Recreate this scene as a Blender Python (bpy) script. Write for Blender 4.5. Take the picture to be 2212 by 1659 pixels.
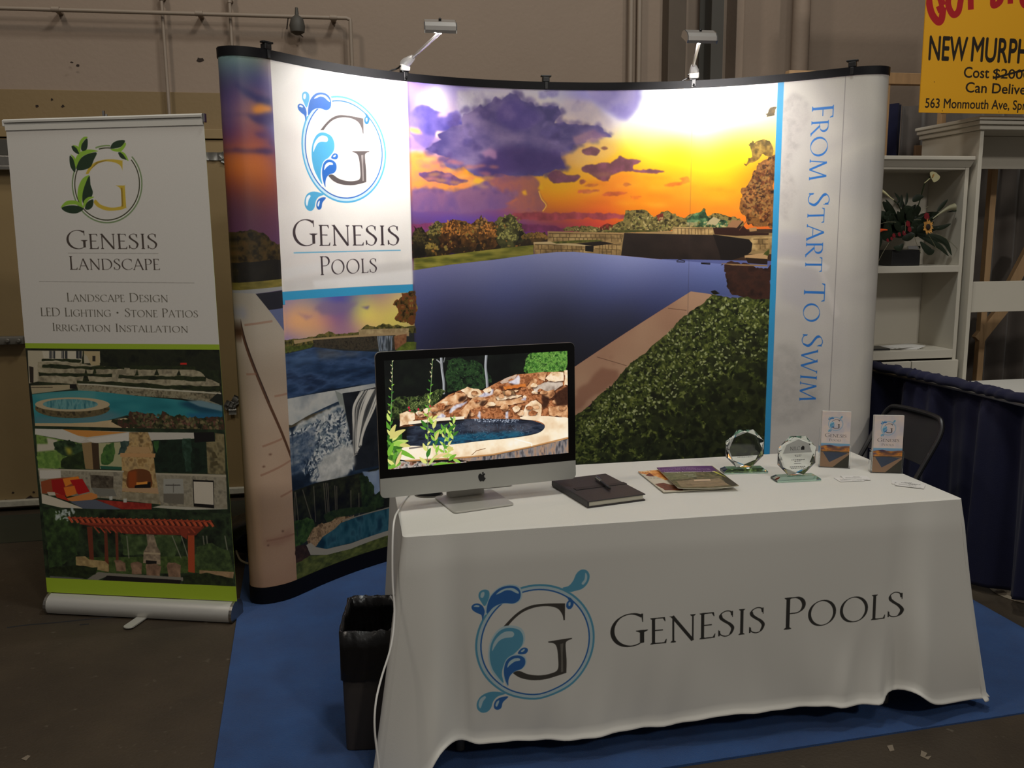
import bpy, bmesh, math, random
import numpy as np
from mathutils import Vector, Matrix

# ---------------------------------------------------------------- scene reset
for _o in list(bpy.data.objects):
    bpy.data.objects.remove(_o)
SC = bpy.context.scene
COL = SC.collection

# ---------------------------------------------------------------- camera
CF, CH, CP, CR = 1913.0, 1.5836, 0.1634, -0.0098      # focal length in px of a 2212 px wide frame, height, pitch, roll
def cam_basis():
    f = np.array([0, math.cos(CP), -math.sin(CP)]); u0 = np.array([0, math.sin(CP), math.cos(CP)]); x0 = np.array([1., 0, 0])
    return math.cos(CR)*x0 + math.sin(CR)*u0, -math.sin(CR)*x0 + math.cos(CR)*u0, f
BX, BU, BF = cam_basis()
cam = bpy.data.cameras.new('camera'); camo = bpy.data.objects.new('camera', cam); COL.objects.link(camo)
cam.sensor_fit = 'HORIZONTAL'; cam.sensor_width = 36.0; cam.lens = 36.0*CF/2212.0
cam.clip_start = 0.05; cam.clip_end = 100
M4 = Matrix.Identity(4)
for r in range(3):
    M4[r][0] = BX[r]; M4[r][1] = BU[r]; M4[r][2] = -BF[r]
M4[0][3] = 0; M4[1][3] = 0; M4[2][3] = CH
camo.matrix_world = M4
SC.camera = camo

# ---------------------------------------------------------------- light of the hall, exposure
SC.view_settings.view_transform = 'Standard'
SC.view_settings.look = 'None'
SC.view_settings.gamma = 1.0
SC.view_settings.use_curve_mapping = False
SC.view_settings.exposure = 0.0
W = bpy.data.worlds.new('hall_air'); SC.world = W; W.use_nodes = True
W.node_tree.nodes['Background'].inputs[0].default_value = (1.0, 0.92, 0.83, 1)
W.node_tree.nodes['Background'].inputs[1].default_value = 0.085

def area_light(name, loc, target, size, power, color, size_y=None, spread=180):
    l = bpy.data.lights.new(name, 'AREA'); l.energy = power; l.color = color
    l.size = size
    if size_y: l.shape = 'RECTANGLE'; l.size_y = size_y
    l.spread = math.radians(spread)
    o = bpy.data.objects.new(name, l); COL.objects.link(o); o.location = loc
    d = Vector(target) - Vector(loc); o.rotation_euler = d.to_track_quat('-Z', 'Y').to_euler()
    return o
# high-bay lamps of the exhibition hall, far above the frame
area_light('high_bay_light', (0.9, 2.7, 6.2), (0.7, 3.0, 0), 0.7, 80, (0.985, 0.985, 0.925))
area_light('high_bay_light', (1.5, -1.2, 5.8), (0.3, 3.0, 0.6), 0.7, 42, (0.99, 0.98, 0.92))
area_light('high_bay_light', (4.2, -4.0, 6.0), (1.2, 4.5, 1.2), 0.5, 120, (1.0, 0.93, 0.84))
area_light('high_bay_light', (-2.7, 1.0, 6.0), (0.6, 5.4, 2.5), 0.6, 58, (1.0, 0.90, 0.77))

# ---------------------------------------------------------------- helpers: pixel of the photo -> point in the place
def ray(px):
    return BF + BX*(px[0]-1106)/CF - BU*(px[1]-829.5)/CF
def at_z(x, y, z):
    d = ray((x, y)); t = (z-CH)/d[2]; return np.array([0, 0, CH]) + t*d
def at_y(x, y, Y):
    d = ray((x, y)); t = Y/d[1]; return np.array([0, 0, CH]) + t*d
class Plane:
    """flat surface: origin P, unit axes U (along) and V (up)"""
    def __init__(s, P, U, V):
        s.P = np.array(P, float); s.U = np.array(U, float); s.V = np.array(V, float); s.N = np.cross(s.U, s.V); s.N /= np.linalg.norm(s.N)
    def hit(s, x, y):
        d = ray((x, y)); t = ((s.P-np.array([0, 0, CH])) @ s.N)/(d @ s.N); return np.array([0, 0, CH]) + t*d
    def uv(s, x, y):
        q = s.hit(x, y)-s.P; g = s.U @ s.V; a, b = q @ s.U, q @ s.V; return np.array([a-g*b, b-g*a])/(1-g*g)
YAW = math.radians(10.2)
AU = np.array([math.cos(YAW), math.sin(YAW), 0.]); AV = np.array([-math.sin(YAW), math.cos(YAW), 0.]); AZ = np.array([0, 0, 1.])

def spline(pts, closed=True, n=6):
    P = np.array(pts, float); m = len(P); out = []
    rng = range(m if closed else m-1)
    for i in rng:
        if closed: p0, p1, p2, p3 = P[i-1], P[i], P[(i+1) % m], P[(i+2) % m]
        else: p0, p1, p2, p3 = P[max(i-1, 0)], P[i], P[i+1], P[min(i+2, m-1)]
        for k in range(n):
            t = k/n
            out.append(0.5*((2*p1)+(-p0+p2)*t+(2*p0-5*p1+4*p2-p3)*t*t+(-p0+3*p1-3*p2+p3)*t**3))
    if not closed: out.append(P[-1])
    return np.array(out)

# ---------------------------------------------------------------- helpers: printed pictures painted by code
def smooth_noise(h, w, cy, cx, rng):
    gy, gx = int(h/cy)+3, int(w/cx)+3
    g = rng.random((gy, gx)).astype(np.float32)
    y = np.arange(h, dtype=np.float32)/cy; x = np.arange(w, dtype=np.float32)/cx
    iy = y.astype(int); ix = x.astype(int); fy = y-iy; fx = x-ix
    fy = fy*fy*(3-2*fy); fx = fx*fx*(3-2*fx)
    a = g[iy]*(1-fy)[:, None] + g[iy+1]*fy[:, None]
    return a[:, ix]*(1-fx) + a[:, ix+1]*fx
def fbm(h, w, cell, octv=4, seed=0, sx=1.0, sy=1.0):
    rng = np.random.default_rng(seed); out = np.zeros((h, w), np.float32); amp = 1; tot = 0
    for k in range(octv):
        c = max(cell/2**k, 1.0); out += amp*smooth_noise(h, w, max(c*sy, 1.), max(c*sx, 1.), rng); tot += amp; amp *= .55
    out /= tot
    return np.clip((out-.5)*1.75+.5, 0, 1)
def ramp(n, cols):
    cols = np.array(cols, np.float32); k = len(cols)-1; t = np.clip(n, 0, .9999)*k; i = t.astype(int); f = (t-i)[..., None]
    return cols[i]*(1-f) + cols[i+1]*f

class Canvas:
    """paints an sRGB picture in the metric coordinates of a printed surface (u right, v up)"""
    def __init__(s, name, w, h, ppm, base=(200, 200, 200), fn=None):
        s.name = name; s.w = w; s.h = h; s.ppm = ppm; s.W = int(round(w*ppm)); s.H = int(round(h*ppm)); s.fn = fn
        s.a = np.empty((s.H, s.W, 3), np.float32); s.a[:] = base; s.seed = 1; s.off = (0, 0); s.sc = 1.0; s.rs = ppm/600.
    def reg(s, x0, y0, sc):                    # coordinates are read from an enlarged detail: origin and scale
        s.off = (x0, y0); s.sc = sc; return s
    def m(s, pts):                              # authored points -> metres -> raster
        P = np.atleast_2d(np.array(pts, float))
        if s.fn is not None:
            P = np.array([s.fn(s.off[0]+p[0]/s.sc, s.off[1]+p[1]/s.sc) for p in P])
        return s.r(P)
    def r(s, P):
        P = np.atleast_2d(np.array(P, float)); return np.c_[P[:, 0]*s.ppm, s.H-P[:, 1]*s.ppm]
    def cover(s, contours, sub=4):
        """anti-aliased coverage of raster polygons -> (slice, array)"""
        C = [np.asarray(c, float) for c in contours if len(c) > 2]
        if not C: return None
        A = np.concatenate(C)
        x0 = max(int(np.floor(A[:, 0].min()))-1, 0); x1 = min(int(np.ceil(A[:, 0].max()))+2, s.W)
        y0 = max(int(np.floor(A[:, 1].min())), 0); y1 = min(int(np.ceil(A[:, 1].max()))+1, s.H)
        if x1 <= x0 or y1 <= y0: return None
        w = x1-x0; h = y1-y0; acc = np.zeros((h, w+2), np.float32)
        ys = y0+(np.arange(h*sub)+.5)/sub
        for c in C:
            p = c; q = np.roll(c, -1, 0)
            for (ax, ay), (bx, by) in zip(p, q):
                if ay == by: continue
                sg = 1.
                if ay > by: ax, ay, bx, by = bx, by, ax, ay; sg = -1.
                k0 = max(int(math.ceil((ay-y0)*sub-.5)), 0); k1 = min(int(math.ceil((by-y0)*sub-.5)), h*sub)
                if k1 <= k0: continue
                yy = ys[k0:k1]; xx = np.clip(ax+(bx-ax)*(yy-ay)/(by-ay)-x0, 0, w)
                ix = xx.astype(int); fx = xx-ix; rows = np.arange(k0, k1)//sub
                np.add.at(acc, (rows, ix), sg*(1-fx)/sub); np.add.at(acc, (rows, ix+1), sg*fx/sub)
        cv = np.clip(np.abs(np.cumsum(acc, 1)[:, :w]), 0, 1)
        return (slice(y0, y1), slice(x0, x1)), cv
    def blend(s, sl, cv, col):
        if np.ndim(col) == 1: col = np.array(col, np.float32)
        s.a[sl] = s.a[sl]*(1-cv[..., None]) + col*cv[..., None]
    def rough(s, P, amp, step=6, seed=0):
        rng = np.random.default_rng(seed+len(P)); out = []
        for p, q in zip(P, np.roll(P, -1, 0)):
            L = np.hypot(*(q-p)); n = max(int(L/step), 1)
            for k in range(n): out.append(p+(q-p)*k/n)
        out = np.array(out); m = len(out)
        nz = np.zeros((m, 2)); a = amp*1.1
        for k in (8, 4, 2, 1):
            g = rng.random((m//k+2, 2))-.5; i = np.arange(m)/k; j = i.astype(int); f = (i-j)[:, None]; nz += (g[j]*(1-f)+g[j+1]*f)*2*a*.5; a *= .62
        return out+nz
    def poly(s, pts, col, rough=0, smooth=False, alpha=1, tex=None, soft=0, contours=None, step=6):
        s.seed += 1
        P = contours if contours is not None else [s.m(pts)]
        if smooth: P = [spline(p) for p in P]
        if rough: P = [s.rough(p, rough*s.rs, step, s.seed) for p in P]
        r = s.cover(P)
        if r is None: return
        sl, cv = r
        if soft:
            pad = int(soft*2.5); y0, y1, x0, x1 = max(sl[0].start-pad, 0), min(sl[0].stop+pad, s.H), max(sl[1].start-pad, 0), min(sl[1].stop+pad, s.W)
            c2 = np.zeros((y1-y0, x1-x0), np.float32); c2[sl[0].start-y0:sl[0].stop-y0, sl[1].start-x0:sl[1].stop-x0] = cv
            k = max(int(soft), 1)
            for _ in range(3):
                for ax in (0, 1):
                    cs = np.cumsum(np.concatenate([np.repeat(np.take(c2, [0], ax), k+1, ax), c2, np.repeat(np.take(c2, [-1], ax), k, ax)], ax), ax)
                    n = c2.shape[ax]
                    c2 = (np.take(cs, range(2*k+1, 2*k+1+n), ax)-np.take(cs, range(0, n), ax))/(2*k+1)
            sl = (slice(y0, y1), slice(x0, x1)); cv = c2
        cv = cv*alpha
        if tex is not None:
            h, w = cv.shape; col = tex(h, w, s.seed)
        s.blend(sl, cv, col)
    def line(s, pts, wd, col, smooth=False, alpha=1):
        P = s.m(pts)
        if smooth: P = spline(P, False)
        s.poly(None, col, contours=[stroke_poly(P, lambda dx, dy, t: wd*s.ppm)], alpha=alpha)
    def field(s, pts, cols, region=None, power=3.0, cell=12):
        """smooth colour field through control points"""
        P = s.m(pts); C = np.array(cols, np.float32)
        if region is None: sl = (slice(0, s.H), slice(0, s.W)); cv = None
        else:
            sl, cv = s.cover([s.m(region)])
        y0, x0 = sl[0].start, sl[1].start; h = sl[0].stop-y0; w = sl[1].stop-x0
        gy = np.arange(0, h+cell, cell)+y0; gx = np.arange(0, w+cell, cell)+x0
        c2 = (60.*s.rs)**2; K = np.sqrt(((P[:, None]-P[None])**2).sum(2)+c2); wts = np.linalg.solve(K+np.eye(len(P))*.5, C-C.mean(0))
        D = np.sqrt((gy[:, None, None]-P[:, 1])**2 + (gx[None, :, None]-P[:, 0])**2 + c2)
        F = np.clip(D @ wts + C.mean(0), 0, 255)
        y = np.arange(h)/cell; x = np.arange(w)/cell; iy = y.astype(int); ix = x.astype(int); fy = (y-iy)[:, None, None]; fx = (x-ix)[None, :, None]
        iy = np.minimum(iy, len(gy)-2); ix = np.minimum(ix, len(gx)-2)
        A = F[iy]*(1-fy)+F[iy+1]*fy; F2 = A[:, ix]*(1-fx)+A[:, ix+1]*fx
        if cv is None: s.a[sl] = F2
        else: s.blend(sl, cv, F2.astype(np.float32))
    def dabs(s, pts, n, cols, size, seed=0, aspect=.6):
        """small leaf-like flecks scattered inside a polygon"""
        P = s.m(pts); r = s.cover([P], 1)
        if r is None: return
        sl, cv = r; ys, xs = np.nonzero(cv > .5)
        if len(ys) == 0: return
        rng = np.random.default_rng(seed+7); idx = rng.integers(0, len(ys), n); cols = np.array(cols, np.float32)
        sz = size*s.rs
        for i in idx:
            cx, cy = xs[i]+sl[1].start, ys[i]+sl[0].start; rr = sz*(.5+rng.random()); an = rng.random()*math.pi
            k = int(rr)+2; x0, x1, y0, y1 = cx-k, cx+k+1, cy-k, cy+k+1
            if x0 < 0 or y0 < 0 or x1 > s.W or y1 > s.H: continue
            yy, xx = np.mgrid[-k:k+1, -k:k+1]
            a = (xx*math.cos(an)+yy*math.sin(an))/rr; b = (-xx*math.sin(an)+yy*math.cos(an))/(rr*aspect)
            c = np.clip(1.4-(a*a+b*b), 0, 1)[..., None]*.8
            s.a[y0:y1, x0:x1] = s.a[y0:y1, x0:x1]*(1-c)+cols[rng.integers(len(cols))]*c
    def grain(s, amt=3, seed=3):
        s.a += (np.random.default_rng(seed).random((s.H, s.W, 1)).astype(np.float32)-.5)*2*amt
    def image(s):
        img = bpy.data.images.new(s.name, s.W, s.H, alpha=False)
        px = np.ones((s.H, s.W, 4), np.float32); px[..., :3] = np.clip(s.a[::-1]/255., 0, 1)
        img.pixels.foreach_set(px.ravel()); img.update(); img.pack(); return img

def noise_tex(cols, cell, octv=4, sx=1., sy=1., gain=1.0):
    def f(h, w, seed):
        n = fbm(h, w, cell, octv, seed, sx, sy); n = np.clip((n-.5)*gain+.5, 0, 1); return ramp(n, cols)
    return f
def vgrad_tex(c0, c1, cell=0, amt=0):          # top to bottom
    def f(h, w, seed):
        t = np.linspace(0, 1, h, dtype=np.float32)[:, None, None]; o = np.array(c0, np.float32)*(1-t)+np.array(c1, np.float32)*t
        o = np.repeat(o, w, 1)
        if cell: o = o+(fbm(h, w, cell, 3, seed, 3., 1.)[..., None]-.5)*2*amt
        return o
    return f

# ---------------------------------------------------------------- lettering: serif capitals drawn as pen strokes
def stroke_poly(P, wfn):
    P = np.asarray(P, float); d = np.gradient(P, axis=0); L = np.hypot(d[:, 0], d[:, 1])+1e-9; d = d/L[:, None]
    n = np.c_[-d[:, 1], d[:, 0]]; t = np.linspace(0, 1, len(P))
    w = np.array([wfn(d[i, 0], d[i, 1], t[i]) for i in range(len(P))])/2
    return np.concatenate([P+n*w[:, None], (P-n*w[:, None])[::-1]])
TH = .105
def pen(dx, dy, t): return TH*max(abs(dx*.30-dy*.954), .30)
def _arc(cx, cy, rx, ry, a0, a1, n=22):
    a = np.radians(np.linspace(a0, a1, n)); return np.c_[cx+rx*np.cos(a), cy+ry*np.sin(a)]
def _serif(x, y, up, w=.10):                    # up=1: foot serif at the baseline, -1: at the top
    return [(x-w, y), (x+w, y), (x+w, y+.018*up), (x+.05, y+.06*up), (x-.05, y+.06*up), (x-w, y+.018*up)]
def _stem(x, y0=0., y1=1., s0=True, s1=True):
    h = TH/2*.95; out = [np.array([(x-h, y0), (x+h, y0), (x+h, y1), (x-h, y1)])]
    if s0: out.append(np.array(_serif(x, y0, 1)))
    if s1: out.append(np.array(_serif(x, y1, -1)))
    return out
def _diag(p, q, w=None, sp=True, sq=True):
    P = np.array([p, q], float); out = [stroke_poly(P, (lambda a, b, t: w) if w else pen)]
    if sp: out.append(np.array(_serif(p[0], p[1], 1 if p[1] < .5 else -1, .085)))
    if sq: out.append(np.array(_serif(q[0], q[1], 1 if q[1] < .5 else -1, .085)))
    return out
def _arm(x0, x1, y, down=0, t=.04):             # thin horizontal with a beak
    o = [np.array([(x0, y-t/2), (x1, y-t/2), (x1, y+t/2), (x0, y+t/2)])]
    if down: o.append(np.array([(x1-.07, y+.0), (x1+.005, y), (x1+.02, y+.14*down), (x1+.0, y+.14*down)]))
    return o
def _ring(cx, cy, rx, ry):
    return stroke_poly(_arc(cx, cy, rx, ry, 0, 360, 60), pen)
GL = {}
def _G():
    GL['I'] = (.34, _stem(.17)); GL['L'] = (.56, _stem(.14)+_arm(.14, .52, .02, 1))
    GL['E'] = (.58, _stem(.14)+_arm(.14, .50, .98, -1)+_arm(.14, .44, .52)+_arm(.14, .54, .02, 1))
    GL['F'] = (.54, _stem(.14)+_arm(.14, .50, .98, -1)+_arm(.14, .44, .51))
    GL['H'] = (.88, _stem(.14)+_stem(.74)+_arm(.14, .74, .52))
    GL['T'] = (.76, _stem(.38, s1=False)+_arm(.38, .73, .98, -1)+[np.array([(.03, .96), (.38, .96), (.38, 1.), (.03, 1.)]), np.array([(.10, .98), (.02, .98), (.0, .84), (.025, .84)])])
    GL['N'] = (.92, _diag((.15, 0), (.15, 1), .06, True, False)+_diag((.12, 1.0), (.78, 0), TH, False, False)+_diag((.78, .0), (.78, 1), .05, False, True)+[np.array([(.02, 1), (.2, 1), (.14, .93)])])
    GL['M'] = (1.1, _diag((.12, 0), (.22, 1), .05, True, False)+_diag((.22, 1), (.55, 0), TH, False, False)+_diag((.55, 0), (.88, 1), .055, False, False)+_diag((.88, 1), (.99, 0), TH, False, True))
    GL['A'] = (.86, _diag((.09, 0), (.42, 1.02), .05, True, False)+_diag((.42, 1.02), (.78, 0), TH, False, True)+_arm(.2, .66, .36))
    GL['V'] = (.84, _diag((.1, 1), (.44, 0), TH, True, False)+_diag((.44, 0), (.76, 1), .05, False, True))
    GL['W'] = (1.3, _diag((.1, 1), (.38, 0), TH, True, False)+_diag((.38, 0), (.66, 1), .05, False, False)+_diag((.62, 1), (.92, 0), TH, True, False)+_diag((.92, 0), (1.2, 1), .05, False, True))
    GL['O'] = (1.06, [_ring(.53, .5, .43, .49)])
    GL['D'] = (.94, _stem(.14)+[stroke_poly(np.concatenate([[(.14, .98)], _arc(.40, .5, .44, .48, 90, -90), [(.14, .02)]]), pen)])
    bp = np.concatenate([[(.14, .98)], _arc(.33, .735, .235, .245, 90, -90), [(.14, .49)]])
    GL['P'] = (.62, _stem(.14)+[stroke_poly(bp, pen)])
    GL['R'] = (.74, _stem(.14)+[stroke_poly(bp, pen)]+_diag((.30, .50), (.70, -.02), TH*.9, False, False)+[np.array([(.62, .0), (.80, -.03), (.76, .03), (.66, .05)])])
    bb = np.concatenate([[(.14, .52)], _arc(.34, .265, .26, .245, 90, -90), [(.14, .02)]])
    GL['B'] = (.68, _stem(.14)+[stroke_poly(bp*np.array([1, 1]), pen), stroke_poly(bb, pen)])
    GL['C'] = (.88, [stroke_poly(_arc(.53, .5, .45, .49, 48, 318, 40), pen), np.array([(.80, .95), (.85, .95), (.85, .70), (.83, .70)])])
    GL['G'] = (.96, [stroke_poly(_arc(.53, .5, .46, .49, 52, 300, 44), pen), np.array([(.79, .97), (.84, .97), (.84, .72), (.82, .72)])]
               + [np.array([(.76, .07), (.76+TH, .07+.02), (.76+TH, .47), (.76, .47)]), np.array([(.66, .47), (.96, .47), (.96, .45), (.86, .40), (.76, .40), (.66, .45)])])
    GL['S'] = (.60, [stroke_poly(spline([(.48, .80), (.44, .95), (.29, .99), (.13, .90), (.12, .74), (.25, .60), (.42, .46), (.51, .29), (.42, .06), (.26, .01), (.10, .10), (.07, .24)], False, 7),
                     lambda dx, dy, t: TH*max(abs(dx*.15+dy*.2)+(.95 if .3 < t < .72 else .38)*abs(dx*.55-dy*.83), .30)), np.array([(.47, .97), (.51, .97), (.51, .73), (.49, .73)]), np.array([(.04, .27), (.06, .27), (.09, .03), (.04, .03)])])
    GL['U'] = (.86, _stem(.14, .3, 1, False)+[stroke_poly(np.concatenate([[(.14, 1.)], [(.14, .35)], _arc(.43, .3, .29, .31, 180, 360), [(.72, 1.)]]), pen)]+[np.array(_serif(.72, 1, -1))])
    GL['J'] = (.4, _stem(.22, 0, 1, False)+[stroke_poly(np.array([(.22, .05), (.17, -.14), (.04, -.2)]), pen)])
    GL['\u2022'] = (.5, [_arc(.22, .48, .10, .10, 0, 360, 20)])
    GL['.'] = (.3, [_arc(.12, .06, .06, .06, 0, 360, 12)])
    GL[' '] = (.42, [])
_G()
def serif_layout(txt, small=.80, track=.03):
    x = 0; out = []
    for ch in txt:
        up = ch.upper(); adv, polys = GL[up]; s = small if ch.islower() else 1.
        for p in polys: out.append(np.asarray(p)*s+np.array([x, 0]))
        x += adv*s+(track if ch != ' ' else 0)
    return out, x
def draw_serif(cv, txt, p0, p1, top, col, raw=False, alpha=1, weight=1.0, small=.80):
    """baseline from p0 to p1 (authored coordinates), 'top' = a point at the height of the first capital above p0"""
    polys, w = serif_layout(txt, small); A = cv.m([p0, p1, top]) if not raw else cv.r([p0, p1, top])
    ex = (A[1]-A[0])/w; n = np.array([ex[1], -ex[0]])/np.hypot(*ex); h = np.dot(A[2]-A[0], n); ey = n*h
    acc = {}
    for p in polys:
        q = A[0]+p[:, :1]*ex+p[:, 1:]*ey
        cv.poly(None, col, contours=[q], alpha=alpha)
# sans lettering from the built-in interface font
def sans_polys(txt, bold=0.0):
    cu = bpy.data.curves.new('lettering', 'FONT'); cu.body = txt; cu.size = 1; cu.offset = bold; cu.resolution_u = 4
    o = bpy.data.objects.new('lettering', cu); COL.objects.link(o); dg = bpy.context.evaluated_depsgraph_get()
    me = o.evaluated_get(dg).to_mesh(); V = np.array([v.co[:2] for v in me.vertices]); F = [list(p.vertices) for p in me.polygons]
    T = [V[f] for f in F]; o.evaluated_get(dg).to_mesh_clear()
    bpy.data.objects.remove(o); bpy.data.curves.remove(cu)
    out = []
    for t in T:
        a = 0.5*sum(t[i-1][0]*t[i][1]-t[i][0]*t[i-1][1] for i in range(len(t)))
        out.append(t if a > 0 else t[::-1])
    return out, V[:, 0].min(), V[:, 0].max()
def draw_sans(cv, txt, p0, p1, top, col, bold=0.0, raw=False, alpha=1, cap=.70):
    T, x0, x1 = sans_polys(txt, 0); A = cv.m([p0, p1, top]) if not raw else cv.r([p0, p1, top])
    ex = (A[1]-A[0])/(x1-x0); n = np.array([ex[1], -ex[0]])/np.hypot(*ex); ey = n*np.dot(A[2]-A[0], n)/cap
    for sx, sy in ([(0, 0)] if not bold else [(-bold, 0), (bold, 0), (0, bold), (0, -bold)]):
        cv.poly(None, col, contours=[A[0]+(t[:, :1]-x0+sx)*ex+(t[:, 1:]+sy)*ey for t in T], alpha=alpha)
# ================================================================ surfaces that carry prints
# --- pop-up display: curved wall, path in plan
D0 = np.array([-0.972, 3.764]); DY = math.radians(11.27)
DT = np.array([math.cos(DY), math.sin(DY)]); DN = np.array([-math.sin(DY), math.cos(DY)])
def _disp_path():
    P = [(-.06, .20), (-.125, .16), (-.175, .10), (-.200, .04), (-.198, -.015), (-.177, -.044), (-.129, -.060), (-.064, -.042), (-.02, -.015)]
    for t in np.linspace(0.03, 2.56, 46):
        x = t-1.295; P.append((t, .575-.254*x*x-.053*x**4))
    P += [(2.61, -.015), (2.651, -.042), (2.719, -.060), (2.767, -.044), (2.788, -.015), (2.790, .04), (2.765, .10), (2.715, .16), (2.65, .20)]
    return spline(P, False, 4)
DPTM = _disp_path()
DP = np.array([D0+DT*p[0]+DN*p[1] for p in DPTM])
DS = np.concatenate([[0], np.cumsum(np.hypot(*np.diff(DP, axis=0).T))]); DLEN = DS[-1]
DZ0, DZ1 = .085, 2.31
def disp_uv(x, y):
    d = ray((x, y)); a = DP[:-1]; e = np.diff(DP, axis=0); h = d[:2]
    # a + e*k = h*t
    det = e[:, 0]*(-h[1])+e[:, 1]*h[0]; k = ((-a[:, 0])*(-h[1])+(-a[:, 1])*h[0])/det
    t = (e[:, 0]*(-a[:, 1])-e[:, 1]*(-a[:, 0]))/det*1.0
    t = (a[:, 0]+e[:, 0]*k)*h[0]+(a[:, 1]+e[:, 1]*k)*h[1]; t = t/(h@h)
    ok = (k >= -1e-6) & (k <= 1+1e-6) & (t > 0)
    if not ok.any():
        i = 28 if x < 1100 else len(a)-28
        dist = np.abs(a[:, 0]*h[1]-a[:, 1]*h[0]); i = int(np.argmin(dist)); tt = (a[i]@h)/(h@h); return np.array([DS[i], CH+d[2]*tt-DZ0])
    i = np.where(ok)[0][np.argmin(t[ok])]
    return np.array([DS[i]+k[i]*(DS[i+1]-DS[i]), CH+d[2]*t[i]-DZ0])
def disp_s(x, y): return disp_uv(x, y)[0]

# --- table (its cloth hangs 3 cm outward at the hem)
TC = np.array([.502, 2.912, 0.]); TL, TD, TZ = 1.776, .674, .745
TP = TC-AU*TL/2-AV*TD/2
_V = np.array([0, 0, 1.])*.67+AV*.035; _V /= np.linalg.norm(_V)
CLOTH = Plane(TP+AZ*TZ, AU, _V); CLH = .70
def cloth_uv(x, y):
    q = CLOTH.uv(x, y); return np.array([q[0], q[1]+CLH])

# ---------------------------------------------------------------- the round emblem with drops, normalised to ring radius 1
def _lg(pts):
    c = cloth_uv(800+1027/2.865, 1080+888/2.865)
    R = np.linalg.norm(cloth_uv(800+1027/2.865, 1080+(888-366)/2.865)-c)
    return (np.array([cloth_uv(800+p[0]/2.865, 1080+p[1]/2.865) for p in pts])-c)/R
LOGO = dict(
 teal=_lg([(830,1148),(790,1105),(757,1050),(742,975),(750,900),(780,840),(820,806),(870,797),(925,812),(949,855),(942,905),(905,950),(858,992),(828,1040),(820,1095)]),
 teal_hi=_lg([(757,945),(765,895),(795,850),(835,822),(880,820),(893,838),(880,856),(835,862),(800,880),(775,915)]),
 navy=_lg([(858,1165),(838,1120),(832,1065),(845,1010),(880,978),(925,972),(958,990),(962,1025),(940,1056),(900,1072),(872,1098),(860,1130)]),
 navy_hi=_lg([(852,1050),(862,1015),(892,992),(925,990),(930,1003),(900,1010),(872,1030)]),
 dot=_lg([(917,959),(928,938),(948,923),(972,925),(979,940),(968,958),(945,964)]),
 dot_hi=_lg([(935,945),(950,933),(960,932),(955,943),(942,950)]),
 crest=_lg([(722,705),(725,650),(745,598),(785,555),(830,534),(880,530),(918,547),(931,585),(920,622),(885,642),(835,640),(795,648),(760,668)]),
 crest_hi=_lg([(778,585),(805,560),(845,545),(885,546),(915,566),(918,580),(900,575),(870,560),(835,560),(805,575)]),
 ul=_lg([(708,658),(685,630),(670,600),(676,568),(705,553),(732,562),(737,590),(728,622)]),
 ul_hi=_lg([(682,600),(686,575),(703,568),(706,585),(696,605)]),
 ul2=_lg([(695,748),(688,715),(660,702),(634,685),(628,662),(645,645),(672,643),(697,660),(708,690),(703,722)]),
 ul2_hi=_lg([(640,662),(655,652),(675,656),(672,664),(652,664)]),
 ur=_lg([(1190,546),(1228,532),(1255,500),(1275,455),(1305,430),(1340,436),(1357,470),(1345,515),(1312,550),(1260,566),(1235,570)]),
 ur_hi=_lg([(1330,450),(1342,468),(1338,500),(1318,525),(1308,515),(1325,490)]),
 ir=_lg([(1213,598),(1245,612),(1260,640),(1250,670),(1230,680),(1215,665),(1217,640),(1228,622)]),
 ir_hi=_lg([(1228,640),(1240,635),(1240,655),(1230,660)]),
 bl=_lg([(842,1216),(790,1207),(735,1212),(690,1235),(667,1275),(668,1315),(695,1340),(730,1338),(755,1312),(768,1270),(795,1238)]),
 bl_hi=_lg([(676,1290),(685,1255),(712,1235),(722,1245),(705,1268),(692,1305),(684,1312)]),
 bl2=_lg([(860,1236),(820,1240),(785,1262),(772,1295),(778,1318),(798,1323),(818,1308),(828,1272)]),
 bl2_hi=_lg([(782,1295),(790,1272),(805,1262),(800,1285),(790,1304)]),
)
def _sp(P, corners):
    out = []
    for p in P: out += [p, p, p] if p in corners else [p]
    return spline(_lg(out), True, 5)
G_TOP = _sp([(1207,643),(1150,643),(1080,645),(1000,655),(930,688),(870,740),(806,812),(838,806),(885,748),(945,698),(1020,668),(1100,660),(1160,675),(1190,712),(1199,750),(1207,748)], [(1207,643),(806,812),(838,806),(1199,750),(1207,748)])
G_BOT = _sp([(882,1080),(930,1112),(1000,1126),(1090,1120),(1160,1102),(1219,1081),(1220,1000),(1213,905),(1224,880),(1252,868),(1252,861),(1180,872),(1104,884),(1106,890),(1140,896),(1158,920),(1167,980),(1166,1060),(1120,1086),(1050,1096),(980,1090),(925,1070)], [(882,1080),(1219,1081),(1252,868),(1252,861),(1104,884),(1106,890)])
G_HI = _lg([(1180,900),(1200,895),(1196,960),(1200,1075),(1186,1078),(1186,980)])
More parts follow.
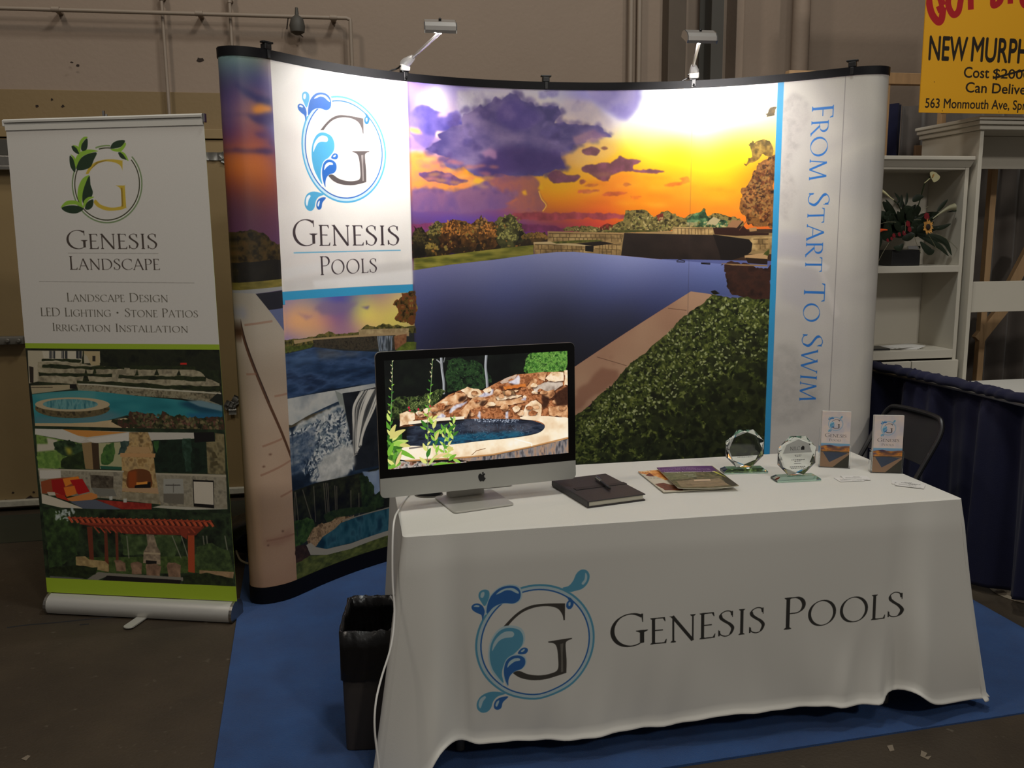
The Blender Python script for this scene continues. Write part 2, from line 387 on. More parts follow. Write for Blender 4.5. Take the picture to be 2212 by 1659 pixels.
def draw_emblem(cv, c, R, teal, navy, pale, grey, grey2, ux=(1., 0.), uy=(0., 1.), ring_pale=None, tips=True):
    c = np.array(c, float); ux = np.array(ux); uy = np.array(uy)
    def T(P): return cv.r(c+R*(P[:, :1]*ux+P[:, 1:]*uy))
    def ring(r, w, col):
        P = _arc(0, 0, r, r, 0, 360, 72); a = stroke_poly(P, lambda *k: w); cv.poly(None, col, contours=[T(a)])
    ring(.985, .035, teal); ring(.945, .035, ring_pale or pale); ring(.91, .024, navy)
    cv.poly(None, grey, contours=[T(G_TOP)]); cv.poly(None, grey, contours=[T(G_BOT)]); cv.poly(None, grey2, contours=[T(G_HI)])
    for k, col in (('teal', teal), ('navy', navy), ('dot', navy), ('crest', navy), ('ul', teal), ('ul2', navy), ('ur', teal), ('ir', navy), ('bl', teal), ('bl2', navy)):
        if k == 'ur' and not tips: continue
        if k in ('teal', 'navy', 'crest'):
            P = spline(LOGO[k]); cc = P.mean(0); cv.poly(None, pale, contours=[T(cc+(P-cc)*1.10)])
        cv.poly(None, col, contours=[T(spline(LOGO[k]))])
        cv.poly(None, pale, contours=[T(spline(LOGO[k+'_hi']))])

# ---------------------------------------------------------------- picture on the pop-up display
PAPER = (226, 222, 216)
def paint_display():
    c = Canvas('pool_mural_print', DLEN, DZ1-DZ0, 620, (140, 120, 160), disp_uv)
    sB = {k: disp_s(*k) for k in [(585, 400), (882, 300), (1679, 400), (1691, 400)]}
    sL, sM, sR, sW = [disp_s(*k) for k in [(598, 400), (886, 400), (1672, 400), (1685, 400)]]
    Hh = DZ1-DZ0
    # sky ------------------------------------------------------
    c.reg(860, 150, 2.633)
    sky = [((60,100),(165,140,225)),((150,90),(170,150,230)),((215,150),(252,240,255)),((330,190),(200,180,225)),((420,190),(222,214,228)),((470,120),(205,195,225)),((60,240),(140,120,200)),
     ((95,345),(255,200,140)),((60,460),(215,170,200)),((230,500),(225,150,150)),((250,560),(255,140,70)),((430,635),(255,165,40)),((90,640),(250,150,80)),((700,690),(250,150,60)),
     ((560,600),(200,120,110)),((900,120),(195,190,220)),((960,250),(225,205,205)),((1020,200),(190,175,215)),((1130,300),(235,215,215)),((1230,370),(255,232,170)),((1300,300),(255,250,235)),((1600,120),(255,255,255)),((1600,230),(255,253,245)),
     ((2050,180),(255,252,246)),((1450,400),(255,246,120)),((1700,400),(255,250,120)),((2000,400),(255,240,80)),((1100,430),(250,205,110)),((960,480),(240,180,110)),((1250,460),(255,214,50)),
     ((1600,500),(250,206,14)),((1900,500),(250,200,10)),((1250,600),(246,152,26)),((1600,600),(246,170,10)),((2050,560),(240,150,16)),((900,680),(250,172,16)),((1100,680),(244,150,22)),((1500,700),(246,148,16)),
     ((1950,680),(244,148,14)),((900,780),(232,126,34)),((1300,780),(244,132,16)),((1800,800),(242,136,24)),((1150,850),(225,85,45)),((900,870),(170,75,80)),((700,850),(150,80,115)),((300,800),(135,90,140)),((100,800),(120,85,145)),((500,780),(150,95,130)),
     ((100,900),(110,65,110)),((-300,100),(70,85,110)),((-300,300),(60,55,95)),((-500,150),(78,92,108))]
    c.field([p for p, q in sky], [q for p, q in sky], power=3.4)
    V = lambda a, b, s=60: noise_tex([a, b], s, 4, 1.6, 1.)
    pur = noise_tex([(70,60,122),(94,82,142),(122,104,160),(150,130,178)], 90, 5, 1.5, 1., 1.25)
    pd = noise_tex([(70,50,115),(98,68,130),(135,90,140)], 60, 4, 1.8, 1., 1.2)
    def puffs(P, r, cols, seed):
        rg_ = random.Random(seed); Q = spline(P, True, 3)
        for x, y in Q:
            if rg_.random() < .25: continue
            rr = r*(.45+rg_.random()); dx, dy = rg_.uniform(-1, 1)*r*.5, rg_.uniform(-1, 1)*r*.4; k = rg_.choice(cols)
            c.poly([(x+dx+rr*math.cos(t), y+dy+rr*.72*math.sin(t)) for t in np.linspace(0, 5.8, 10)], None, 5, smooth=True, soft=3, alpha=.55, step=4, tex=noise_tex([tuple(int(v*.9) for v in k), tuple(min(255, int(v*1.12)) for v in k)], 16, 3))
    # left violet bank and the white hole
    c.poly([(58,230),(120,205),(200,215),(290,250),(360,235),(380,300),(340,350),(230,345),(205,390),(160,460),(60,370)], None, 9, tex=noise_tex([(88,78,165),(125,108,195),(160,140,215)], 70, 4), soft=2)
    c.poly([(60,380),(150,360),(230,380),(240,440),(160,465),(60,450)], None, 6, tex=noise_tex([(130,105,185),(170,140,200)], 50), soft=3, alpha=.8)
    c.poly([(1060,110),(1370,105),(1368,200),(1340,250),(1305,292),(1245,270),(1190,240),(1130,200),(1090,175)], None, 10, tex=noise_tex([(140,128,210),(165,152,222),(190,175,228)], 70), soft=5, alpha=.95)
    c.poly([(800,120),(920,110),(915,150),(880,165),(850,150),(830,170),(795,160)], None, 6, tex=noise_tex([(130,120,190),(170,160,210)], 30), soft=3, alpha=.8)
    c.poly([(985,195),(1020,165),(1040,190),(1070,195),(1050,225),(1020,245),(990,235)], None, 5, tex=noise_tex([(120,105,175),(150,135,195)], 30), soft=2, alpha=.85)
    c.poly([(60,470),(160,478),(250,520),(300,565),(430,600),(505,622),(520,650),(460,690),(330,695),(75,692)], None, 8, tex=noise_tex([(226,140,130),(246,150,96),(255,166,60),(255,140,50)], 50, 4, 2.), soft=4, alpha=.85)
    c.poly([(1000,430),(1180,400),(1260,440),(1200,520),(1040,560),(940,520)], None, 8, tex=noise_tex([(250,200,120),(246,180,90)], 50), soft=10, alpha=.7)
    c.poly([(940,170),(1100,190),(1210,280),(1230,350),(1120,310),(1000,300),(930,250)], None, 8, tex=noise_tex([(206,190,206),(236,216,214)], 40), soft=6, alpha=.8)
    c.poly([(330,130),(460,120),(600,150),(520,200),(430,240),(370,270),(330,200)], None, 10, tex=noise_tex([(200,184,216),(226,216,232),(190,176,210)], 40), soft=4, alpha=.85)
    c.poly([(480,205),(560,165),(600,175),(640,130),(680,135),(705,160),(760,185),(800,215),(860,200),(915,205),(935,250),(905,300),(960,290),(1030,310),(1130,315),(1175,350),(1212,375),(1120,405),(1010,430),
            (1000,455),(930,470),(925,500),(965,560),(900,572),(830,600),(760,590),(720,610),(640,602),(560,600),(500,615),(430,592),(360,562),(300,560),(250,520),(290,490),(200,475),(160,465),(200,430),(240,400),(225,370),(290,340),(350,310),(360,245),(430,225)],
           None, 12, tex=pur, soft=1)
    puffs([(490,205),(560,170),(600,175),(640,135),(680,138),(705,160),(760,190),(800,215),(860,205),(915,210),(930,250),(905,300),(960,295),(1030,312),(1130,318),(1175,350),(1200,375),(1120,400),(1010,428),(1000,452),(930,468),(925,500),(955,555),(900,568),(830,596),(760,588),(720,606),(640,600),(500,610),(430,588),(360,558),(300,555),(255,520),(290,490),(200,472),(170,460),(240,400),(290,340),(360,245),(430,225)], 22, [(78,66,130),(92,80,142),(112,94,156),(86,68,128)], 5)
    puffs([(420,300),(560,260),(700,250),(820,300),(900,380),(880,480),(700,520),(500,480),(400,400)], 44, [(84,72,138),(104,88,152),(124,108,168),(76,62,126),(140,122,178)], 8)
    c.poly([(560,230),(640,160),(700,170),(790,230),(800,280),(740,330),(640,345),(560,310)], None, 12, tex=noise_tex([(70,56,132),(92,74,150),(120,98,165)], 60, 5), soft=6, alpha=.85)
    c.poly([(540,450),(700,430),(900,470),(950,550),(800,590),(640,600),(520,600),(430,560)], None, 12, tex=noise_tex([(62,44,112),(84,58,124)], 70), soft=8, alpha=.75)
    c.poly([(470,470),(520,440),(555,455),(560,500),(545,512),(510,490),(490,500)], (205,150,190), 5, soft=3, alpha=.7)
    c.poly([(990,385),(1120,345),(1200,372),(1120,400),(1010,425)], None, 6, tex=noise_tex([(150,110,150),(190,145,165)], 40), soft=3, alpha=.8)
    c.poly([(640,230),(650,190),(680,200),(700,260)], (78,62,140), 6, soft=4, alpha=.5)
    for P, col in [
        ([(1040,560),(1085,545),(1120,540),(1160,528),(1200,533),(1235,515),(1262,497),(1300,515),(1380,520),(1340,545),(1345,570),(1440,565),(1515,585),(1440,598),(1340,582),(1280,582),(1215,600),(1200,620),(1180,637),(1110,612),(1080,585)], (112,62,88)),
        ([(1045,465),(1090,443),(1138,452),(1130,480),(1070,482)], (118,72,92)), ([(1148,442),(1190,438),(1192,455),(1170,460)], (150,95,80)),
        ([(850,592),(895,580),(960,600),(1030,608),(1005,632),(930,640),(900,652),(862,632)], (108,60,92)), ([(1030,640),(1060,628),(1075,640),(1050,648)], (150,80,70)),
        ([(1018,695),(1080,678),(1150,685),(1110,702),(1060,706)], (190,90,60)), ([(1158,705),(1235,690),(1305,697),(1225,716)], (196,88,50)), ([(1280,655),(1305,645),(1325,658),(1300,663)], (200,95,50)),
        ([(1518,658),(1560,642),(1610,640),(1600,625),(1645,612),(1662,635),(1610,650),(1560,668)], (232,112,30)), ([(1050,660),(1090,652),(1140,662),(1080,672)], (200,110,50)), ([(1330,730),(1390,725),(1370,736)], (228,110,30)),
        ([(120,592),(220,580),(290,590),(330,620),(400,642),(330,655),(240,645),(170,630)], (100,70,130)), ([(300,600),(330,612),(340,640),(310,640)], (110,72,120)),
        ([(660,820),(1000,815),(1290,825),(1240,845),(1000,850),(700,860)], (160,68,80)), ([(60,880),(260,878),(560,880),(820,890),(980,905),(840,920),(60,915)], (118,50,90))]:
        c.poly(P, None, 7, smooth=True, step=4, tex=noise_tex([tuple(v*.85 for v in col), tuple(min(255, v*1.18) for v in col)], 25, 3), soft=1.5, alpha=.93)
    c.poly([(75,690),(140,680),(330,688),(350,672),(430,672),(470,645),(515,642),(560,690),(640,705),(670,735),(600,760),(545,765),(640,775),(560,800),(300,810),(75,800)], None, 8, tex=noise_tex([(112,84,150),(140,98,148),(128,88,140)], 70), soft=2, alpha=.9)
    c.poly([(520,625),(640,610),(760,600),(800,640),(808,690),(820,735),(843,772),(820,808),(700,805),(620,780),(690,740),(600,700)], None, 8, tex=noise_tex([(145,92,122),(178,105,105),(150,90,130)], 60), soft=2, alpha=.85)
    puffs([(100,690),(200,685),(330,686),(430,670),(470,648),(515,645),(560,690),(640,710)], 20, [(120,90,148),(140,104,150),(104,76,136)], 6)
    for k_ in range(26):
        x_, y_ = 90+k_*16+13*math.sin(k_*2.1), 560+60*math.sin(k_*1.7)+k_*2; c.poly([(x_, y_), (x_+40, y_-8), (x_+80, y_+2), (x_+34, y_+9)], [(255,178,84),(250,150,110),(214,120,120),(255,196,110)][k_ % 4], 5, smooth=True, soft=3, alpha=.55, step=4)
    for k_ in range(30):
        x_, y_ = 900+(k_*173) % 1050, 590+(k_*61) % 210; c.poly([(x_, y_), (x_+70, y_-6), (x_+170, y_+1), (x_+80, y_+8)], [(255,190,50),(214,100,26),(240,132,30),(255,206,70)][k_ % 4], 5, smooth=True, soft=5, alpha=.33, step=4)
    c.line([(800,690),(815,735),(842,772),(822,806)], .006, (255,190,80), True)
    c.poly([(790,680),(815,640),(822,690)], (255,190,30), 4, soft=2); c.poly([(430,640),(440,615),(500,628),(460,650)], (255,195,60), 4, soft=2); c.poly([(700,695),(725,685),(735,715),(712,712)], (255,185,50), 3, soft=2)
    c.poly([(110,150),(170,140),(195,105),(240,108),(252,140),(220,175),(160,188)], (255,252,255), 6, soft=3); c.poly([(240,235),(275,210),(300,235),(280,268),(225,268)], (245,205,235), 6, soft=3)
    c.poly([(66,325),(120,340),(140,368),(100,365),(66,350)], (255,190,110), 4, soft=3); c.poly([(1490,240),(1560,222),(1700,240),(1850,270),(1820,300),(1720,315),(1600,300),(1530,275)], (225,198,228), 8, soft=6, alpha=.8)
    # far trees ------------------------------------------------
    c.reg(860, 450, 2.633)
    rust = noise_tex([(38,26,14),(78,52,24),(130,84,34),(92,74,34),(150,110,50)], 13, 3)
    green = noise_tex([(26,26,12),(60,58,24),(112,104,48),(72,62,30)], 12, 3)
    gar = noise_tex([(40,34,18),(96,86,44),(146,130,72),(70,64,34)], 9, 3)
    def crown(cx, cy, rx, ry, lit, dark, seed=0, n=260):
        P = [(cx+rx*math.cos(t)*(1+.10*math.sin(5*t+seed)), cy+ry*math.sin(t)*(1+.08*math.cos(4*t+seed))) for t in np.linspace(0, 6.1, 14)]
        def tx(h, w, s):
            a = fbm(h, w, 9, 3, s); b = fbm(h, w, 30, 2, s+1); yy = np.linspace(1, 0, h)[:, None]; xx = np.linspace(1, .55, w)[None]
            k = np.clip(.35*a+.35*b+.55*(yy*xx)-.28, 0, 1)[..., None]; return np.array(dark, np.float32)*(1-k)+np.array(lit, np.float32)*k
        c.poly(P, None, 13, smooth=True, tex=tx, step=4)
        c.dabs([(x, y-ry*.1) for x, y in P[7:]+P[:1]], int(n*.25), [lit, tuple(int(v*1.15) for v in lit)], 3.2)
    c.poly([(88,110),(125,125),(160,150),(250,80),(330,78),(360,95),(440,85),(470,55),(540,75),(560,100),(600,45),(640,40),(690,90),(718,160),(760,128),(830,150),(846,185),(760,215),(600,240),(200,275),(88,280)], None, 14, tex=rust, step=5)
    c.poly([(545,110),(600,45),(645,42),(690,95),(715,160),(700,215),(620,230),(560,220)], None, 10, tex=green, step=5)
    c.poly([(175,140),(215,95),(250,90),(245,160),(200,200),(165,190)], None, 8, tex=green, step=5)
    c.poly([(88,110),(125,130),(150,200),(160,270),(88,285)], None, 8, tex=noise_tex([(14,10,6),(40,30,16)], 20), step=5)
    c.poly([(88,140),(860,190),(760,225),(200,280),(88,288)], (26,20,12), 6, soft=3, alpha=.85)
    for q in [(120,205,46,80,(70,60,30),(12,10,6)), (220,165,60,80,(120,110,56),(24,20,10)), (300,160,62,88,(176,112,48),(34,20,10)), (405,165,62,72,(160,104,44),(34,22,10)), (480,130,45,74,(150,112,60),(30,20,10)),
              (512,160,50,76,(186,120,54),(38,24,10)), (190,235,40,36,(130,110,50),(30,24,12)), (635,135,80,92,(140,134,70),(20,20,10)), (620,185,54,56,(150,146,80),(34,34,16)), (740,180,44,36,(110,88,40),(36,26,14)), (800,175,50,36,(140,104,50),(40,28,16))]: crown(*q, seed=q[0])
    c.dabs([(170,150),(330,80),(540,80),(640,50),(700,130),(760,215),(200,270)], 90, [(170,112,48),(120,86,36),(140,120,56),(40,28,14)], 4.5)
    # garden behind the stone terrace
    c.poly([(930,130),(960,100),(1040,95),(1110,85),(1150,100),(1200,85),(1280,75),(1300,20),(1340,8),(1420,12),(1450,45),(1480,25),(1530,12),(1590,40),(1640,50),(1680,30),(1710,35),(1740,8),(1780,45),(1830,30),(1880,45),(1940,50),(1960,90),(1900,130),(1560,120),(1280,135),(1000,135)], None, 12, tex=gar, step=5)
    for p in [[(1150,100),(1190,80),(1230,100),(1210,125),(1150,128)], [(1470,40),(1510,25),(1510,60),(1480,70)]]: c.poly(p, None, 5, tex=noise_tex([(90,30,24),(150,60,44)], 8))
    c.poly([(1640,55),(1700,25),(1745,10),(1775,50),(1830,60),(1880,60),(1870,100),(1640,100)], None, 8, tex=noise_tex([(24,40,24),(60,96,60),(120,150,100)], 12), step=5)
    c.dabs([(1000,118),(1290,95),(1340,40),(1420,40),(1600,70),(1900,80),(1900,125),(1000,130)], 240, [(180,160,95),(120,120,60),(60,50,25),(200,180,120)], 3.5)
    # right tree
    tree = noise_tex([(40,20,10),(92,56,26),(140,92,40),(120,80,44),(160,104,52)], 14, 3)
    T3 = lambda P, t=None, r=14: c.poly([(x, y-450*2.633+150*2.633) for x, y in P], None, r, tex=t or tree, step=5)
    c.reg(860, 150, 2.633)
    c.poly([(2115,490),(2155,470),(2145,900),(1990,860),(1945,790),(1965,740),(1960,700),(2010,640),(2060,560),(2090,510)], None, 15, tex=tree, step=5)
    c.dabs([(2115,490),(2125,490),(2110,880),(1960,780),(1960,700),(2040,600)], 380, [(176,116,56),(100,52,24),(60,34,16),(150,112,60)], 4.5)
    c.poly([(1955,535),(1980,500),(2010,490),(1985,440),(2010,415),(2060,405),(2128,440),(2126,485),(2080,480),(2040,500),(2000,520),(1975,545)], None, 14, tex=noise_tex([(60,48,20),(110,84,36),(160,130,60)], 12, 3), alpha=.9, step=4)
    c.poly([(2095,235),(2115,208),(2142,205),(2138,262),(2110,265)], None, 10, tex=noise_tex([(60,48,20),(120,90,40)], 12, 3), alpha=.9, step=4)
    c.reg(860, 450, 2.633)
    # stone terrace, loungers
    c.poly([(1770,118),(2150,118),(2150,340),(1830,330)], (62,42,28))
    stone = noise_tex([(120,96,58),(168,136,86),(196,164,108)], 16, 3, 1.4)
    c.poly([(850,130),(1285,140),(1560,128),(1562,105),(1795,108),(1800,130),(2140,140),(2140,260),(1500,262),(1270,268),(850,250)], (150,124,80))
    c.poly([(852,135),(1285,140),(1270,200),(1220,200),(1140,180),(850,190)], None, tex=stone)
    c.poly([(770,195),(860,198),(1060,210),(1115,214),(1270,190),(1272,265),(1100,250),(775,262)], None, tex=stone)
    c.poly([(1562,105),(1795,110),(1788,152),(1560,146)], None, tex=stone)
    c.poly([(2010,165),(2140,158),(2140,245),(1975,240)], None, tex=stone)
    def joints(x0, x1, y0, y1, rows, n, sk=0):
        rng = random.Random(int(x0))
        for r in range(rows):
            ya = y0+(y1-y0)*r/rows; yb = y0+(y1-y0)*(r+1)/rows
            c.line([(x0, ya), (x1, ya+sk)], .004, (84,64,36), alpha=.7); x = x0
            while x < x1:
                x += (x1-x0)/n*(.6+rng.random()*.8)
                if x < x1: c.line([(x, ya+sk*(x-x0)/(x1-x0)), (x+1, yb+sk*(x-x0)/(x1-x0))], .004, (84,64,36), alpha=.7)
    joints(856,1275,142,185,2,14,6); joints(778,1060,205,258,2,10,4); joints(1120,1265,200,258,2,6,8); joints(1565,1785,112,146,1,12,4); joints(2020,2105,175,230,2,3)
    c.poly([(770,192),(860,188),(1115,212),(1100,218),(860,203),(770,202)], (206,180,132)); c.poly([(850,130),(1290,138),(1560,128),(1560,134),(1290,146),(850,138)], (176,140,92))
    c.poly([(870,190),(1000,182),(1140,178),(1170,184),(1040,195),(900,200)], None, tex=noise_tex([(60,64,22),(110,108,40)], 8)); c.poly([(1010,200),(1150,186),(1228,200),(1110,214)], (34,24,16)); c.poly([(1065,212),(1112,214),(1110,248),(1064,242)], (22,16,12))
    c.poly([(1160,132),(1300,122),(1470,124),(1480,132),(1290,136)], None, tex=noise_tex([(60,64,26),(96,92,40)], 8))
    c.poly([(1286,140),(1800,152),(1995,178),(2015,200),(2008,245),(1980,270),(1840,312),(1500,290),(1268,268)], None, tex=noise_tex([(34,25,20),(48,36,30)], 40))
    c.poly([(1790,148),(1995,176),(2015,200),(2008,245),(1975,270),(1840,312),(1826,250)], (24,17,14)); c.poly([(1790,110),(1870,108),(1965,100),(1995,135),(2108,140),(2108,152),(1920,156),(1800,148)], (48,24,16))
    c.poly([(1868,108),(1900,66),(1962,70),(1965,78),(1930,112)], (152,108,72), 1); c.poly([(1745,98),(1790,50),(1835,62),(1800,100)], (176,160,118), 5); c.poly([(1995,112),(2038,108),(2040,128),(2000,132)], (170,130,84)); c.poly([(1640,78),(1700,75),(1700,98),(1640,100)], (180,160,110), 4, alpha=.7)
    c.line([(1930,112),(1962,75)], .006, (30,20,14)); c.line([(1940,125),(1990,60)], .003, (120,80,50))
    c.poly([(1500,288),(2150,300),(2150,540),(1600,520)], (92,100,156))
    # lawn
    c.poly([(88,285),(300,262),(560,230),(770,208),(772,262),(560,290),(300,320),(88,352)], None, tex=noise_tex([(84,86,30),(126,122,46),(156,146,62)], 14, 3, 4.))
    # reflecting pool
    c.field([(150,360),(500,310),(900,260),(1300,290),(1800,330),(150,500),(600,470),(1200,450),(1800,420),(1400,520),(300,640),(900,600),(1300,600),(500,800),(900,760),(1050,830)],
            [(110,112,158),(128,132,178),(144,150,198),(142,150,202),(112,124,182),(84,88,134),(88,94,142),(94,102,154),(92,104,158),(74,80,124),(54,56,86),(52,55,82),(58,62,92),(44,44,60),(38,39,53),(36,37,50)],
            region=[(88,352),(300,320),(560,290),(760,262),(900,248),(1000,247),(1268,268),(1500,290),(1840,316),(2130,332),(2125,530),(1900,500),(1780,488),(1665,472),(1005,900),(400,1292),(60,1512),(60,352)])
    c.poly([(1840,314),(2130,330),(2125,530),(1900,492),(1885,440),(1870,380)], None, 14, tex=noise_tex([(34,20,16),(66,38,28),(48,30,24)], 26, 4), step=5)
    c.poly([(1970,268),(2105,250),(2100,294),(1972,282)], (190,152,104)); c.poly([(1975,280),(2100,288),(2100,318),(1990,312)], (40,26,18)); c.poly([(1830,312),(2100,322),(2100,330),(1900,324)], (150,118,80)); c.poly([(2060,262),(2108,228),(2105,275)], None, 6, tex=noise_tex([(50,60,22),(100,104,40)], 9))
    c.line([(1583,300),(1600,290),(1632,300),(1630,305),(1585,304)], .004, (24,18,20)); c.line([(1722,310),(1775,312),(1775,318),(1724,314)], .004, (24,18,20))
    # coping and hedge
    c.poly([(1665,472),(1800,490),(1830,500),(1700,600),(1580,700),(1440,830),(1300,930),(1200,1030),(1100,1110),(1000,1200),(500,1620),(60,1960),(60,1512),(400,1292),(1005,900)], None, tex=noise_tex([(168,126,98),(180,138,110),(190,150,120)], 160, 3))
    for P in [[(1130,845),(1300,895)], [(1535,568),(1640,580)]]: c.line(P, .003, (120,84,66))
    for P in [[(1010,1020),(1060,1000),(1160,905),(1250,915),(1260,960),(1130,1060),(1010,1150)], [(1130,840),(1185,838),(1150,850)], [(1200,835),(1225,838),(1210,845)], [(1210,875),(1228,880),(1222,892)]]: c.poly(P, (128,78,60), 10, soft=4, alpha=.5)
    hed = noise_tex([(20,26,10),(44,54,20),(78,88,36),(54,64,24),(32,38,15)], 20, 4)
    c.poly([(1790,490),(1850,500),(1960,505),(2090,520),(2120,520),(2100,2300),(60,2300),(60,1950),(1000,1185),(1100,1110),(1180,1030),(1290,920),(1440,790),(1560,680),(1700,560),(1780,490)], None, 10, tex=hed, step=6)
    c.dabs([(1790,500),(2110,530),(2100,2200),(60,2250),(60,1950),(1020,1190),(1300,930),(1600,650)], 9500, [(112,120,52),(88,98,40),(30,36,14),(22,26,10),(130,138,72),(58,70,26)], 5.2, aspect=.5)
    for P, n in [([(1900,700),(2110,680),(2100,2200),(60,2250),(1150,1300)], 700), ([(1950,900),(2110,860),(2100,2200),(60,2250),(1250,1330)], 900), ([(1900,1150),(2110,1050),(2100,2200),(60,2250),(1500,1350)], 900)]: c.dabs(P, n, [(24,28,12),(38,44,20),(50,56,26)], 12)
    c.dabs([(1790,500),(2110,530),(2105,800),(1300,1250),(1020,1300),(1300,930),(1600,650)], 420, [(170,178,120),(190,196,140)], 4)
    c.poly([(1775,465),(1800,458),(1830,480),(1800,490)], (24,22,12), 6)
    # ---------------- left cap (same mural, running behind the white banner)
    c.reg(470, 80, 2.676)
    lc = [(20,100),(310,120),(330,400),(340,700),(360,1000),(385,1460),(300,1560),(110,1430),(90,1000),(60,600)]
    c.field([(60,160),(200,160),(300,200),(60,270),(250,280),(100,360),(250,420),(60,480),(300,500),(80,580),(250,590),(80,700),(250,760),(80,850),(280,850),(120,950),(300,1000),(130,1080),(300,1100)],
            [(100,120,134),(104,118,130),(136,122,148),(84,80,120),(96,84,130),(110,84,122),(140,100,110),(104,78,124),(90,70,120),(130,76,100),(150,84,90),(190,104,60),(196,106,56),(150,76,56),(160,84,56),(112,62,70),(108,60,72),(96,56,80),(96,56,80)], region=lc)
    for P, col in [([(90,260),(150,290),(230,330),(310,360),(315,400),(240,380),(150,330)], (52,52,108)), ([(200,410),(240,390),(310,410),(316,435),(220,440)], (236,150,60)), ([(60,445),(200,445),(320,450),(325,510),(240,500),(180,455),(60,455)], (60,52,108)),
                   ([(60,655),(110,640),(200,650),(330,655),(330,672),(180,668),(60,665)], (60,46,100)), ([(210,560),(270,555),(300,570),(240,575)], (88,60,110)), ([(300,610),(330,600),(330,640)], (84,60,104))]:
        c.poly(P, col, 5, soft=4, alpha=.85)
    c.poly([(90,1150),(130,1120),(200,1115),(270,1140),(310,1190),(365,1200),(380,1400),(110,1420)], None, 10, tex=noise_tex([(26,20,10),(66,52,24),(84,62,30)], 12, 3), step=5)
    c.poly([(105,1300),(380,1290),(382,1400),(112,1420)], None, 6, tex=noise_tex([(22,20,18),(34,30,24)], 30))
    c.poly([(110,1420),(382,1396),(384,1440),(116,1466)], None, tex=noise_tex([(96,88,36),(136,122,56)], 10, 3, 3.))
    c.reg(480, 600, 2.304)
    c.poly([(70,62),(310,40),(310,265),(300,60),(160,80),(70,80)], (150,150,150))
    c.poly([(165,80),(303,62),(305,150),(232,160)], (34,34,44)); c.poly([(232,160),(305,150),(315,275),(250,195)], (96,104,140))
    deck = noise_tex([(196,158,128),(208,172,140),(188,150,124)], 260, 3)
    c.poly([(70,75),(165,78),(232,160),(315,275),(330,500),(345,880),(385,1560),(120,1620),(100,1000),(80,500)], None, tex=lambda h, w, s: vgrad_tex((168,160,146), (196,154,122), 120, 8)(h, w, s))
    c.poly([(80,130),(110,150),(125,190),(95,210),(82,190)], (140,146,168), 8, soft=6, alpha=.6)
    c.line([(84,200),(110,310),(160,450),(230,620),(300,780),(348,905)], .012, (92,62,44), True); c.line([(88,200),(115,310),(165,450),(235,620)], .005, (60,42,34), True)
    for P in [[(190,985),(346,905)], [(200,840),(300,800)], [(260,590),(330,575)], [(120,480),(170,478)], [(220,1310),(370,1270)], [(110,235),(250,215)], [(290,1090),(360,1050)]]: c.line(P, .009, (150,104,82), alpha=.55)
    for x, y in [(205,938),(242,880),(300,1260),(230,1330)]: c.poly([(x-8,y),(x,y-5),(x+9,y),(x,y+5)], (110,74,60), 3, soft=1)
    c.poly([(200,1310),(290,1290),(340,1250),(360,1300),(250,1340)], (160,112,92), 10, soft=6, alpha=.5)
    # ---------------- white panel with emblem
    zr = lambda x, y: disp_uv(x, y)[1]
    zb = .5*(zr(612, 630)+zr(892, 614)); zb2 = zb-.055
    c.poly(None, None, contours=[c.r([(sL, zb), (sM, zb), (sM, Hh), (sL, Hh)])], tex=noise_tex([(232,228,222),(240,236,230),(226,220,216),(238,232,224)], 260, 3))
    c.reg(470, 80, 2.676)
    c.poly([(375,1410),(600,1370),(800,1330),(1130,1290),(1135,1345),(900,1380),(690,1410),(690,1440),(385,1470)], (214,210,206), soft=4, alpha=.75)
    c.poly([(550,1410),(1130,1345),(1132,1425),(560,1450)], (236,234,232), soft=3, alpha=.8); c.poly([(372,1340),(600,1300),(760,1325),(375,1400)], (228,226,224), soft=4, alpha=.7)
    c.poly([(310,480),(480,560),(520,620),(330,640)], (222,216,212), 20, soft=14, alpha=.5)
    c.poly(None, (56,158,206), contours=[c.r([(sL, zb2), (sM, zb2), (sM, zb), (sL, zb)])])
    cc = disp_uv(470+727/2.676, 80+652/2.676); Rt = disp_uv(470+727/2.676, 80+342/2.676)
    draw_emblem(c, cc, abs(Rt[1]-cc[1]), (78,168,214), (40,104,190), (232,240,246), (88,80,80), (150,142,140), tips=False, ring_pale=(190,222,238))
    R_ = abs(Rt[1]-cc[1])
    print('display emblem', cc, R_, disp_uv(470+965/2.676, 80+650/2.676)[0]-cc[0])
    draw_serif(c, 'Genesis', (435,1208), (1060,1202), (437,1052), (62,52,56)); draw_serif(c, 'Pools', (592,1376), (928,1360), (590,1268), (62,52,56))
    c.line([(440,1247),(1058,1232)], .005, (110,180,212))
    # ---------------- picture column under the white panel
    c.reg(480, 600, 2.304)
    def strip(y_l, y_r): return None
    z1 = zr(620, 872); z2 = zr(623, 1038)
    box = lambda za, zb_, col=None, tex=None: c.poly(None, col, contours=[c.r([(sL, za), (sM, za), (sM, zb_), (sL, zb_)])], tex=tex)
    box(0, zb2, (40,44,44))
    c.field([(330,140),(500,130),(620,160),(760,120),(900,110),(340,220),(500,200),(700,180),(850,200),(340,300),(500,270),(700,240),(950,250)],
            [(196,160,160),(150,130,160),(140,120,150),(206,180,130),(226,200,130),(232,176,140),(206,150,140),(226,206,120),(232,212,110),(180,150,170),(210,160,140),(226,190,130),(200,180,120)],
            region=[(312,112),(955,72),(958,262),(940,270),(680,280),(420,300),(322,312)])
    c.poly([(450,150),(520,120),(600,125),(690,115),(640,150),(560,185),(480,165)], (134,114,150), 8, soft=4, alpha=.7); c.poly([(690,148),(735,142),(720,158)], (120,104,140), 4, soft=2); c.poly([(360,170),(460,190),(420,210)], (190,140,150), 6, soft=3, alpha=.7)
